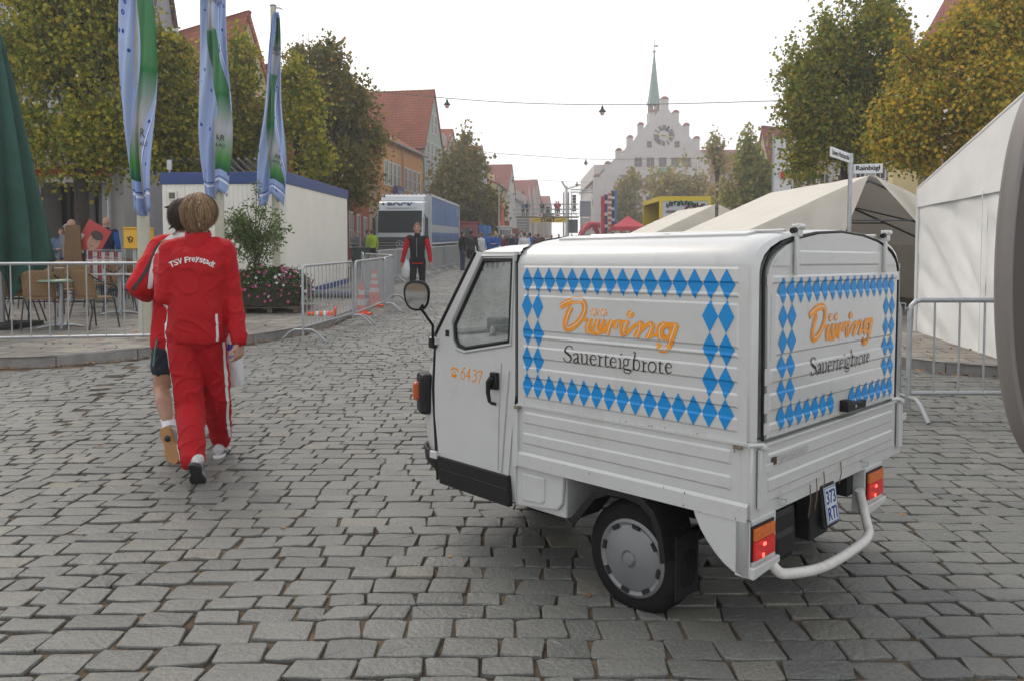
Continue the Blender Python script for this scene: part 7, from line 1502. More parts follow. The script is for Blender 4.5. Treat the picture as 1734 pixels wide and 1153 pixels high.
k = MB(); k.quad(yb(xb0, 0.05, zt_ - .02), yb(xb1, 0.05, zt_ - .02), yb(xb1, 6, zt_ - .02), yb(xb0, 6, zt_ - .02)); k.quad(yb(xb1 - .02, .1, .9), yb(xb1 - .02, 6, .9), yb(xb1 - .02, 6, zt_), yb(xb1 - .02, .1, zt_)); k.quad(yb(xb0 + .4, .1, .95), yb(xb1, .1, .95), yb(xb1, 6, .95), yb(xb0 + .4, 6, .95)); obj('inner_box', k, mat('box_inside', (.10, .095, .085), .8), yt_, fix=False)
fx = lambda px, py: yb(P(px, 443, Yb_).x, -.0, P(1150, py, Yb_).z - z0); zb_ = lambda X, Y: (1080 + X / 12.386, 330 + Y / 12.386)
def arc_text(s_, x0, y0, x1_, y1_, arc, h, m_, bold):
 k = MB(); p0, p1 = fx(*zb_(x0, y0)), fx(*zb_(x1_, y1_)); n = len(s_);
 for i, ch_ in enumerate(s_):
  u = (i + .5) / n; c = p0.lerp(p1, u); c.z += arc * (1 - (2 * u - 1) ** 2) + (.03 if i % 2 else -.02); c.y -= .012
  text(k, ch_, lambda x, y: c + Vector((x, 0, y)), abs(p1.x - p0.x) / n * (.62 if ch_ in 'il' else .95) * (.5 if ch_ in 'i' else 1), h, bold=bold)
 return obj('printed_lettering', k, m_, pn_, fix=False)
arc_text('berrankeland', 590, 225, 1250, 225, .09, .20, mat('ink_green', (.02, .14, .10), .6), .012); arc_text('Neumarkt', 585, 360, 860, 365, 0, .11, mat('ink_rose', (.45, .15, .20), .6), .004); arc_text('drüber', 920, 340, 1400, 260, 0, .28, mat('ink_orange', (.50, .13, .06), .6), .015)
for y in (1.2, 5.0):
 k = MB(); k.lathe([(.25, -.12), (.42, -.12), (.42, .12), (.25, .12)], yb(xb0 + .2, y, .42), 18, M=Matrix.Rotation(R(90), 3, 'Y')); obj('wheel', k, m_rub, yt_)
# small far vehicles and stalls on the left of the street
def stall(name, label, cat, px0, px1, ytop, Y, m_, m2, depth=2.5, win=True):
 z0 = g(Y); t = thing(name, label, cat, (P(px0, 443, Y).x, Y, z0), 0); w_ = P(px1, 443, Y).x - P(px0, 443, Y).x; h = P(800, ytop, Y).z - z0; k = MB(); k.bb(0, w_, 0, depth, .35, h); obj('body', k, m_, t, bevel=.05); k = MB(); k.bb(-.08, w_ + .08, -.12, depth + .1, h, h + .14); obj('roof', k, m_, t)
 if win: k = MB(); k.bb(.15, w_ * .72, -.02, .02, h * .45, h * .86); obj('window', k, m2, t)
 for x in (.3, w_ - .4): k = MB(); k.lathe([(.1, -.1), (.33, -.1), (.33, .1), (.1, .1)], (x + .05, .05, .33), 14, M=Matrix.Rotation(R(90), 3, 'Y')); obj('wheel', k, m_rub, t)
 return t
stall('sales_trailer', 'dark red sales trailer with serving window behind the blue truck', 'trailer', 779, 808, 379, 60, mat('stall_red', (.24, .03, .04), .5), m_ws)
t = thing('blue_cabin', 'row of bright blue portable cabins right of the dark red trailer', 'cabin', (P(811, 443, 62).x, 62, g(62)), 0)
for i in range(3):
 k = MB(); k.bb(i * .33 * .98, i * .33 + .30, 0, .9, 0, P(800, 381 + i, 62).z - g(62)); cbn = obj('door_panel', k, mat('cabin_blue', (.02, .16, .48), .5), t, bevel=.03)
def car(label, px, Y, col, L_=4.2, ang_=0, cat='car'):
 z0 = g(Y); t = thing('parked_car', label, cat, (P(px, 443, Y).x, Y, z0), ang_); W2 = .85; k = MB()
 pf = [(-2.1, .35), (-2.1, .75), (-1.5, .9), (-.9, 1.38), (.7, 1.42), (1.5, .95), (2.1, .85), (2.1, .35)]; pf = [(x * L_ / 4.2, z) for x, z in pf]; k.loft([[Vector((x * s_, y, z if z < .96 else z)) for x, z in pf] for y, s_ in ((-W2, .97), (-W2 * .9, 1), (W2 * .9, 1), (W2, .97))], smooth=False); obj('body', k, mat('car_' + str(col[0]), col, .25, coat=.6), t, bevel=.07)
 k = MB(); k.add([Vector((x * L_ / 4.2, -W2 - .01, z)) for x, z in ((-1.35, .93), (-.85, 1.30), (.65, 1.34), (1.3, .95))], [(0, 1, 2, 3)]); k.add([Vector((x * L_ / 4.2, W2 + .01, z)) for x, z in ((-1.35, .93), (-.85, 1.30), (.65, 1.34), (1.3, .95))], [(0, 1, 2, 3)]); obj('side_window', k, m_ws, t, fix=False)
 k = MB(); k.add([Vector((x * L_ / 4.2 + .03, y, z + .02)) for x, y, z in ((.75, -.7, 1.38), (1.45, -.75, .98), (1.45, .75, .98), (.75, .7, 1.38))], [(0, 1, 2, 3)]); k.add([Vector((x * L_ / 4.2 - .03, y, z + .01)) for x, y, z in ((-.95, -.7, 1.34), (-1.45, -.75, .93), (-1.45, .75, .93), (-.95, .7, 1.34))], [(0, 1, 2, 3)]); obj('windscreen', k, m_ws, t, fix=False)
 for x in (-1.3, 1.3):
  for y in (-W2, W2): k = MB(); k.lathe([(.15, -.1), (.31, -.1), (.31, .1), (.15, .1)], (x * L_ / 4.2, y * .95, .31), 16, M=Matrix.Rotation(R(90), 3, 'X')); obj('wheel', k, m_rub, t)
 return t
car('silver white car parked behind the man in the white shirt', 822, 50, (.55, .58, .60), ang_=R(95)); car('dark estate car under the start banner', 937, 82, (.06, .07, .08), ang_=R(90)); car('pale car half hidden under the start banner', 925, 79, (.45, .5, .5), ang_=R(92))
# white utility truck with orange loading arm
z0 = g(62); t = thing('utility_truck', 'white utility truck with dark windscreen and a raised orange arm, left of the start banner', 'truck', (P(844, 443, 62).x, 62, z0), 0); k = MB(); wv = P(868, 443, 62).x - P(844, 443, 62).x; h = P(850, 386, 62).z - z0; k.bb(0, wv * .96, 0, 2, .6, h); k.bb(-.15, wv + .05, -.1, 2.2, h, h + .12); cb_ = obj('cab', k, mat('util_white', (.55, .56, .55), .5), t, bevel=.04); k = MB(); k.bb(.12, wv - .14, -.03, .0, h * .60, h * .92); obj('windscreen', k, m_ws, cb_)
k = MB(); k.bb(-.15, wv + .05, -.1, .1, .3, .65); obj('bumper', k, m_tkd, cb_)
for x in (.1, wv - .2): k = MB(); k.lathe([(.2, -.14), (.45, -.14), (.45, .14), (.2, .14)], (x + .1, .5, .45), 16, M=Matrix.Rotation(R(90), 3, 'Y')); obj('wheel', k, m_rub, t)
k = MB(); fxz = lambda px, py: Vector((P(px, 443, 62).x - P(844, 443, 62).x, .8, P(850, py, 62).z - z0)); k.tube([fxz(851, 388), fxz(850, 362), fxz(850, 343)], [.22, .16, .08], 6); k.box(fxz(848, 380), (.5, .4, .6)); obj('loading_arm', k, mat('arm_orange', (.50, .12, .05), .6), t, bevel=.03)
z0 = g(70); t = thing('excavator', 'small dark red excavator behind the white utility truck', 'excavator', (P(855, 443, 70).x, 70, z0), 0); k = MB(); k.bb(-.6, 1.2, 0, 2, .9, 2.3); k.bb(-.5, .4, 0, 1.5, 2.3, P(850, 376, 70).z - z0); obj('body', k, mat('exc_red', (.25, .06, .05), .6), t, bevel=.08); k = MB(); k.bb(-.9, -.4, -.2, 3, 0, .8); k.bb(1.0, 1.5, -.2, 3, 0, .8); obj('tracks', k, m_blk, t, bevel=.1); k = MB(); k.tube([(1, 0, 1.6), (1.5, 0, 2.1), (1.8, -.2, 1.3)], [.14, .12, .1], 6); obj('boom', k, MATS['exc_red'], t)
# plain post and lamp mast left of the gantry
for px, yt2, nm in ((845, 320, 'thin pale flagpole without flag beside the dense street tree'), ): t = thing('thin_pole', nm, 'pole', (P(px, 443, 58).x, 58, g(58)), 0); k = MB(); k.cyl((0, 0, 0), (0, 0, P(px, yt2, 58).z - g(58)), .08, .05); obj('pole', k, m_gal, t); k = MB(); k.ell((0, 0, P(px, yt2, 58).z - g(58)), .09); obj('finial', k, m_gal, t)
# red gazebo, inflatable arch, flag cluster
Yg = 70; c = P(1063, 443, Yg); z0 = g(Yg); ht = P(1063, 365, Yg).z - z0; he = P(1063, 385.5, Yg).z - z0; hw = 1.45
t = thing('red_gazebo', 'small bright red pop-up gazebo left of the yellow box truck', 'tent', (c.x, Yg, z0), 0); k = MB(); n = 9; m_red = mat('gazebo_red', (.55, .03, .06), .6, var=.1)
rings = []
for j in range(n): v = j / (n - 1); s_ = hw * (1 - v) ** 1.35 + .03; rings.append([Vector((s_ * a, s_ * b, he + (ht - he) * v)) for a, b in ((-1, -1), (1, -1), (1, 1), (-1, 1))])
k.loft(rings, smooth=False); obj('canopy', k, m_red, t, fix=True); k = MB(); k.bb(-hw, hw, -hw, -hw + .02, he - .35, he); k.bb(-hw, -hw + .02, -hw, hw, he - .35, he); k.bb(hw - .02, hw, -hw, hw, he - .35, he); obj('valance', k, m_red, t)
for a in (-1, 1):
 for b in (-1, 1): k = MB(); k.cyl((a * (hw - .05), b * (hw - .05), 0), (a * (hw - .05), b * (hw - .05), he), .03, n=6); obj('leg', k, m_gal, t)
Yg = 78; z0 = g(Yg); cI = P(1003, 443, Yg); t = thing('inflatable_arch', 'red and white inflatable arch with crossing ribs in front of the flags', 'inflatable arch', (cI.x, Yg, z0), 0); hI = P(1003, 380, Yg).z - z0
for i, (dx0, dx1, dy) in enumerate(((-.95, 1.25, -.6), (-.25, 1.7, .8), (-1.0, .5, 1.6))):
 k = MB(); k.tube([((dx0 + dx1) / 2 - math.cos(a) * (dx1 - dx0) / 2 * 1.35, dy * (1 - math.sin(a)) , hI * math.sin(a) ** .75) for a in np.linspace(.02, math.pi - .02, 16)], .24, 10); obj('air_tube', k, mat('inflatable_red', (.50, .03, .05), .45), t)
k = MB(); k.loft([[Vector((-.9, -.1, 1.2)), Vector((-.7, -.1, 1.9)), Vector((.0, -.1, hI * .9)), Vector((.0, -.1, 1.2))], [Vector((-.9, .0, 1.2)), Vector((-.7, .0, 1.9)), Vector((.0, .0, hI * .9)), Vector((.0, 0, 1.2))]], smooth=False); obj('side_panel', k, m_wh, t)
FC = [(1017, 331, 'flag_red', (.45, .03, .06), 'narrow red advertising flag, leftmost of the cluster before the town hall'), (1022, 328, 'flag_navy', (.03, .04, .12), 'navy and white advertising flag, second from the left in the cluster'), (1029, 326, 'flag_rosy', (.40, .10, .10), 'red and white patterned advertising flag in the middle of the cluster'), (1034, 322, 'flag_black', (.03, .03, .04), 'black and white patterned advertising flag, second from the right in the cluster'), (1038, 321, 'flag_sky', (.05, .20, .50), 'bright blue advertising flag, rightmost and tallest of the cluster')]
for i, (px, py, nm, cl, lb) in enumerate(FC):
 Y = 70 + i * .9; z0 = g(Y) + PAV; t = thing('advertising_flag', lb, 'flag', (P(px, 443, Y).x, Y, z0), .2, 'cluster of narrow advertising flags'); h = P(px, py, Y).z - z0; k = MB(); k.cyl((0, 0, 0), (0, 0, h), .035, n=6); obj('pole', k, mat('pole_pale', (.45, .42, .38), .5), t)
 k = MB(); w_ = .34; lowz = .9 if i < 2 else (1.6 if i < 4 else h * .45); vs = [(x0_ * w_, .05 * math.sin(x0_ * 6 + j * .8), lowz + (h - .1 - lowz) * j / 16) for j in range(17) for x0_ in (0, .35, .7, 1)]
 k.add(vs, [(j * 4 + i_, j * 4 + i_ + 1, j * 4 + i_ + 5, j * 4 + i_ + 4) for j in range(16) for i_ in range(3)], smooth=True)
 for f_i in range(len(k.f)):
  if i in (1, 2, 3) and (f_i // 3) % 4 in ((1,) if i != 2 else (0, 2)) : k.mi[f_i] = 1
 o = obj('cloth', k, [mat(nm, cl, .7), m_wh], t, fix=False); md = o.modifiers.new('s', 'SOLIDIFY'); md.thickness = .01
# ================================================================ START GANTRY
Yg = 86; z0 = g(Yg); GX = lambda px: P(px, 443, Yg).x; GZ = lambda py: P(900, py, Yg).z - z0
t = thing('start_gantry', 'scaffold start gantry across the street with a yellow START banner', 'gantry', (0, Yg, z0), 0)
for px in (899, 959):
 for dx, dy in ((-.25, 0), (.25, 0), (-.25, 1.2), (.25, 1.2)): k = MB(); k.cyl((GX(px) + dx, dy, 0), (GX(px) + dx, dy, GZ(325 if px > 900 else 330)), .045, n=6); obj('upright', k, m_gal, t)
for py in (346, 354.5, 362):
 for dy in (0, 1.2): k = MB(); k.cyl((GX(872), dy, GZ(py)), (GX(980), dy, GZ(py)), .035, n=6); obj('rail', k, m_gal, t)
for a, b, c, d in ((899, 368, 918, 346), (959, 368, 942, 346), (899, 346, 880, 368), (959, 346, 978, 368)): k = MB(); k.cyl((GX(a), .02, GZ(b)), (GX(c), .02, GZ(d)), .03, n=5); obj('brace', k, m_gal, t)
k = MB(); k.bb(GX(873), GX(980), -.1, 1.5, GZ(368.5), GZ(367)); obj('deck', k, mat('deck_wood', (.20, .17, .13), .9), t)
k = MB(); k.loft([[Vector((GX(899) + (GX(958.5) - GX(899)) * u, -.2 + .04 * math.sin(u * 20), z)) for u in np.linspace(0, 1, 20)] + [Vector((GX(899) + (GX(958.5) - GX(899)) * u, -.18 + .04 * math.sin(u * 20), z)) for u in np.linspace(1, 0, 20)] for z in (GZ(377.5), GZ(369.8))]); bn = obj('banner', k, mat('banner_yellow', (.70, .50, .02), .6), t)
k = MB(); text(k, 'START', lambda x, y: Vector(((GX(927.5)) + x, -.27, GZ(373.6) + y)), GX(939.5) - GX(915.5), .40, bold=.035); obj('banner_lettering', k, m_txt, bn, fix=False)
for px in (907, 949):
 k = MB(); cc_ = (GX(px), GZ(373.6))
 for q in range(5): a = q * .9 + 3.6; k.ribbon([(cc_[0] - .45 + q * .2, cc_[1] + .1 * math.sin(a)), (cc_[0] - .25 + q * .2, cc_[1] + .12 * math.cos(a))], .02, lambda x, z: Vector((x, -.26, z)))
 obj('banner_motif', k, m_txt, bn, fix=False)
for px in (914, 944): k = MB(); k.bb(GX(px) - .25, GX(px) + .25, -.16, -.12, GZ(368), GZ(362.6)); lg = obj('sponsor_board', k, m_wh, t); k = MB(); k.ell((GX(px), -.17, GZ(365.3)), (.13, .01, .11)); obj('red_mark', k, mat('mark_red', (.5, .03, .04), .6), lg)
for i in range(4): k = MB(); zz_ = GZ(367.3) + i * .085; k.bb(GX(918.5), GX(938), -.15, -.1, zz_, zz_ + .055); obj('deck_louvre', k, m_tkd, t)
k = MB(); k.bb(GX(925), GX(931), .3, .8, GZ(361), GZ(350.5)); obj('speaker_stack', k, m_tkd, t)
k = MB()
for i in range(5): k.bb(GX(875), GX(896), -.08, 0.0, GZ(394 - i * 4.6), GZ(390.2 - i * 4.6))
obj('side_cladding', k, mat('mesh_grey', (.24, .24, .24), .8), t)
k = MB(); k.bb(GX(962), GX(979), .5, .55, GZ(395), GZ(372)); obj('rear_cladding', k, mat('mesh_dark', (.10, .12, .15), .8), t)
sb = thing('grey_screen_box', 'plain grey stage screen box on pale legs right of the gantry', 'screen', (P(991, 443, 92).x, 92, g(92)), 0); h1, h2 = P(991, 367, 92).z - g(92), P(991, 341, 92).z - g(92); k = MB(); k.bb(-.62, .62, 0, .5, h1, h2); obj('screen', k, mat('screen_grey', (.20, .22, .25), .6), sb, bevel=.03); k = MB(); k.bb(-.58, -.48, .1, .2, 0, h1); k.bb(.48, .58, .1, .2, 0, h1); k.bb(-.55, .55, .1, .15, .0, h1 * .95); obj('legs', k, mat('leg_pale', (.42, .42, .41), .7), sb)
k = MB(); text(k, 'DEHN', lambda x, y: Vector((x, -.01, (h1 + h2) / 2 + .6 + y)), .7, .2); obj('screen_lettering', k, mat('dim_letter', (.1, .11, .13), .7), sb, fix=False)
st2 = thing('speaker_tower', 'tall dark loudspeaker array hanging from a pale truss right of the gantry', 'speaker tower', (P(972, 443, 95).x, 95, g(95)), 0); h3 = P(972, 330, 95).z - g(95); k = MB()
for x in (-.3, .9): k.cyl((x, .3, 0), (x, .3, h3 + .3), .06, n=6)
k.cyl((-.4, .3, h3 + .3), (2.4, .3, h3 + .3), .08, n=6); k.cyl((-.4, .3, h3 + .6), (2.4, .3, h3 + .6), .08, n=6); obj('truss', k, mat('truss_pale', (.5, .52, .52), .5), st2)
for i in range(6): k = MB(); k.box((0, 0, h3 - .2 - i * .33), (.42, .35, .29)); obj('speaker_cabinet', k, m_tkd, st2, bevel=.02)
# tower crane far behind
Yc2 = 230; z0 = g(Yc2); cxx = P(959, 443, Yc2).x; t = thing('tower_crane', 'faint pale tower crane above the start gantry', 'crane', (cxx, Yc2, z0), 0); k = MB(); zc_ = lambda py: P(959, py, Yc2).z - z0
k.cyl((0, 0, 0), (0, 0, zc_(316)), .35, n=5); obj('mast', k, mat('crane_grey', (.34, .33, .32), .7), t); k = MB(); k.cyl((0, 0, zc_(321)), (P(1003, 443, Yc2).x - cxx, 0, zc_(307)), .22, n=5); obj('jib', k, MATS['crane_grey'], t); k = MB(); k.cyl((0, 0, zc_(321)), (P(951, 443, Yc2).x - cxx, 0, zc_(308)), .3, n=5); obj('counter_jib', k, MATS['crane_grey'], t)
# ================================================================ HANGING STREET LAMPS
m_lg = mat('lamp_green', (.018, .045, .035), .5)
def cable(label, pts, lamps, wy):
 ps_ = [P(px, py, Y) for px, py, Y in pts]; k = MB(); path = crv([Vector(q) for q in ps_], 10); k.tube(path, wy, 5); o = obj('overhead_cable', k, mat('cable_grey', (.12, .12, .12), .7)); tag(o, label, 'cable', 'cables spanning the street')
 for px, py0, py1, Y, lb in lamps:
  a = P(px, py0, Y); h = a.z - P(px, py1, Y).z; t = thing('hanging_lamp', lb, 'street lamp', a, 0, 'lamps hanging from the cables'); k = MB(); k.cyl((0, 0, .02), (0, 0, -h * .2), h * .03, n=6); k.lathe([(h * .05, -h * .12), (h * .12, -h * .22), (h * .13, -h * .38), (h * .34, -h * .62), (h * .36, -h * .68), (h * .22, -h * .70)], n=16); obj('hood', k, m_lg, t)
  k = MB(); k.lathe([(h * .20, -h * .70), (h * .21, -h * .86), (h * .12, -h * .99), (.001, -h)], n=14); obj('glass', k, mat('lamp_milk', (.55, .42, .36), .3), t)
cable('nearest overhead cable spanning the street above the blue truck', [(487, 141, 34), (600, 152, 35.5), (757, 167, 38), (880, 175, 38), (1020, 178, 38), (1160, 176, 37), (1330, 171, 36)], [(757, 167, 184, 38, 'large hanging lantern on the nearest cable, left of the two'), (1020, 178, 196, 38, 'large hanging lantern on the nearest cable, right of the two')], .018)
cable('second overhead cable between the left roofs and the town hall', [(800, 254, 88), (838, 260, 75), (910, 265, 75), (992, 270, 75), (1100, 270, 76), (1200, 268, 78)], [(838, 259, 270, 72, 'small hanging lantern on the second cable, left side'), (992, 270, 281, 75, 'small hanging lantern on the second cable, near the town hall')], .022)
cable('third overhead cable, faint and farthest', [(866, 301, 112), (920, 306, 112), (977, 309, 112), (1000, 309, 112)], [(886, 322, 331, 110, 'tiny hanging lantern low in the distance left of the gantry'), (977, 308, 317, 112, 'tiny hanging lantern on the third cable'), (868, 303, 310, 110, 'tiny hanging lantern close to the left house gable')], .022)
# ================================================================ PEOPLE
m_skin = mat('skin', (.46, .26, .18), .55, var=.12, vscale=14, bump=.08, bscale=60); m_skin2 = mat('skin_tan', (.38, .21, .14), .55, var=.15, vscale=14)
def hair_mat(nm, c1, c2):
 m = mat(nm, c1, .5, spec=.4)
 if 'wavetex' not in m.node_tree.nodes:
  n = m.node_tree.nodes; l = m.node_tree.links; b = n['Principled BSDF']; tcn = n.new('ShaderNodeTexCoord'); mp = n.new('ShaderNodeMapping'); mp.inputs['Scale'].default_value = (1, 1, .16); wv = n.new('ShaderNodeTexNoise'); wv.name = 'wavetex'; wv.inputs['Scale'].default_value = 120; wv.inputs['Detail'].default_value = 3
  l.new(tcn.outputs['Object'], mp.inputs[0]); l.new(mp.outputs[0], wv.inputs['Vector']); cr = n.new('ShaderNodeValToRGB'); cr.color_ramp.elements[0].position = .38; cr.color_ramp.elements[1].position = .68; cr.color_ramp.elements[0].color = (*c1, 1); cr.color_ramp.elements[1].color = (*c2, 1); l.new(wv.outputs[0], cr.inputs[0]); l.new(cr.outputs[0], b.inputs['Base Color'])
  bp = n.new('ShaderNodeBump'); bp.inputs['Strength'].default_value = .7; bp.inputs['Distance'].default_value = .01; l.new(wv.outputs[0], bp.inputs['Height']); l.new(bp.outputs[0], b.inputs['Normal'])
 return m
m_redc = mat('tracksuit_red', (.39, .003, .008), .75, var=.12, vscale=5, bump=.35, bscale=16, spec=.3); m_redc2 = mat('jacket_red', (.47, .003, .008), .75, var=.1, vscale=5, bump=.3, bscale=16, spec=.3)
m_wst = mat('stripe_white', (.66, .65, .66), .6); m_shoe = mat('shoe_white', (.50, .50, .49), .5, var=.35, vscale=40); m_sole_b = mat('sole_black', (.02, .02, .022), .6); m_sole_g = mat('sole_gum', (.36, .17, .05), .55, var=.15, vscale=20)
def hand_prims(k, wrist, dirv, palm_n, s=1.0, curl=.5, spread=.02, side=1):
 """palm plus five fingers of different lengths; thumb leaves the side of the palm"""
 w = Vector(wrist); d = Vector(dirv).normalized(); n_ = Vector(palm_n); n_ = (n_ - d * n_.dot(d)).normalized(); x = d.cross(n_) * side
 c = w + d * .045 * s
 for o in (-.028, 0, .026): k.cap2(w + d * .01 * s + x * o * .8 * s, .017 * s, w + d * .082 * s + x * o * s, .014 * s, 8)
 for o, L, r_ in ((-.032, .060, .0078), (-.011, .074, .0085), (.011, .080, .0088), (.032, .070, .0085)):
  a = w + d * .085 * s + x * o * s; p = a; dd = d.copy()
  for j in range(3):
   ang = curl * (.55 + .25 * j); dd = (dd * math.cos(ang) + n_ * math.sin(ang)).normalized() if j else (d * math.cos(curl * .5) + n_ * math.sin(curl * .5)).normalized(); q = p + dd * L * s * (.42, .32, .26)[j]; k.cap2(p, r_ * s * (1 - .06 * j), q, r_ * s * (.94 - .06 * j), 8); p = q
 a = w + d * .030 * s + x * .030 * s; b = a + (d * .6 + x * .75 + n_ * .3).normalized() * .036 * s; c2 = b + (d * .9 + x * .15 + n_ * .45).normalized() * .030 * s
 k.cap2(a, .012 * s, b, .010 * s, 8); k.cap2(b, .010 * s, c2, .0085 * s, 8)
def torso(k, secs, n=22):
 rings = [[c + Vector((a * math.copysign(abs(math.cos(t_)) ** .85, math.cos(t_)), b * math.copysign(abs(math.sin(t_)) ** .9, math.sin(t_)), 0)) for t_ in [2 * math.pi * i / n for i in range(n)]] for c, a, b in secs]; k.loft(rings)
def seam_strip(mesh_o, axis, lat, w_, m_, d_=.003, far=.35, nm='side_stripe'):
 """a sewn stripe along one side of a sleeve or leg: found by casting inwards from the side onto the cloth"""
 from mathutils.bvhtree import BVHTree
 bv = BVHTree.FromPolygons([v.co for v in mesh_o.data.vertices], [p.vertices[:] for p in mesh_o.data.polygons]); v = crv([Vector(p) for p in axis], 10); L_ = []; lat = Vector(lat).normalized()
 for i, c in enumerate(v):
  t_ = (v[min(i + 1, len(v) - 1)] - v[max(i - 1, 0)]).normalized(); y_ = t_.cross(lat).normalized(); row = []; ww = w_(i / (len(v) - 1)) if callable(w_) else w_
  for s_ in (-1, -.5, 0, .5, 1):
   o_ = c + y_ * ww * s_ + lat * far; h = bv.ray_cast(o_, -lat); row.append(h[0] + lat * d_ if h[0] else None)
  if all(row): L_.append(row)
 k = MB(); k.add([p_ for r_ in L_ for p_ in r_], [(i * 5 + j, i * 5 + j + 1, i * 5 + j + 6, i * 5 + j + 5) for i in range(len(L_) - 1) for j in range(4)], smooth=True); return obj(nm, k, m_, mesh_o, fix=False)
def shoe(parent, heel, toe, upn, s, m_up, m_so, name='shoe'):
 heel, toe = Vector(heel), Vector(toe); d = (toe - heel); L_ = d.length; d.normalize(); u = Vector(upn); u = (u - d * u.dot(d)).normalized(); x = d.cross(u)
 st_ = [(0, .008, .05), (.02, .021, .065), (.06, .030, .08), (.12, .034, .085), (.25, .033, .082), (.45, .032, .064), (.6, .039, .052), (.68, .044, .047), (.77, .042, .04), (.85, .036, .034), (.92, .027, .028), (.97, .016, .02), (1.0, .004, .016)]
 k = MB(); rings = []
 for t_, w_, h_ in st_: c = heel + d * L_ * t_; rings.append([c + x * (w_ * s * math.cos(a)) + u * (h_ * s * (.5 + .5 * math.sin(a)) + .012 * s) for a in [2 * math.pi * i / 12 for i in range(12)]])
 k.loft(rings); o = obj(name, k, m_up, parent)
 k = MB(); rings = []
 for t_, w_, h_ in st_: c = heel + d * (L_ * (t_ * 1.03 - .015)); w2 = w_ * 1.10 * (.84 if .3 < t_ < .55 else 1); rings.append([c + x * (w2 * s * a) + u * b * s for a, b in ((-1, .016), (-.9, -.004), (.9, -.004), (1, .016), (.8, .02), (-.8, .02))])
 k.loft(rings); so_ = obj('sole', k, m_so, o, bevel=.003)
 for sg in (-1, 1): k = MB(); k.tube([heel + d * L_ * t_ + x * sg * w_ * s * 1.02 + u * h_ * s for t_, w_, h_ in ((.15, .034, .05), (.35, .037, .03), (.55, .041, .045), (.72, .044, .025))], .004 * s, 5); obj('shoe_stripe', k, mat('shoe_grey', (.22, .23, .24), .5), o)
 return o
def strip(pts, w_, offs, m_, parent, name='side_stripe', flat=.25):
 k = MB(); k.tube(crv([Vector(p) for p in pts], 5), w_, 8, flat=flat); return obj(name, k, m_, parent)
def strands(parent, hc, r3, N, m_, seed, low=(122, 108), flick=.012, wid=.0022):
 rs = np.random.default_rng(seed); vs = []; fs = []; K = 7
 for _ in range(N):
  a = rs.random() * 6.283; back = .5 - .5 * math.sin(a); p1 = R(low[1] + (low[0] - low[1]) * back + rs.normal(0, 7)); p0 = R(rs.random() ** .7 * 70); dr = rs.normal(0, .20); lay = 1.0 + rs.random() ** 2 * .10; fl = flick * rs.random() ** 2; o = len(vs)
  for j in range(K):
   u = j / (K - 1); p_ = p0 + (p1 - p0) * u; aa = a + dr * u + .10 * math.sin(u * 5 + a * 3); rr = lay * (1 + .02 * math.sin(a * 9 + u * 4)); q_ = Vector((r3[0] * math.sin(p_) * math.cos(aa), r3[1] * math.sin(p_) * math.sin(aa), r3[2] * math.cos(p_))) * rr
   if p_ > 1.45: e_ = p_ - 1.45; q_ = Vector((q_.x * (1 - .22 * e_), q_.y * (1 - .22 * e_), q_.z - e_ * r3[2] * (.10 + .35 * back)))
   q_ += Vector((math.cos(aa), math.sin(aa), .3)) * fl * u ** 3; t_ = Vector((-math.sin(aa), math.cos(aa), 0)) * wid * (1 - .6 * u); vs += [hc + q_ - t_, hc + q_ + t_]
  fs += [(o + 2 * j, o + 2 * j + 1, o + 2 * j + 3, o + 2 * j + 2) for j in range(K - 1)]
 k = MB(); k.add(vs, fs); return obj('hair_strands', k, m_, parent, fix=False)
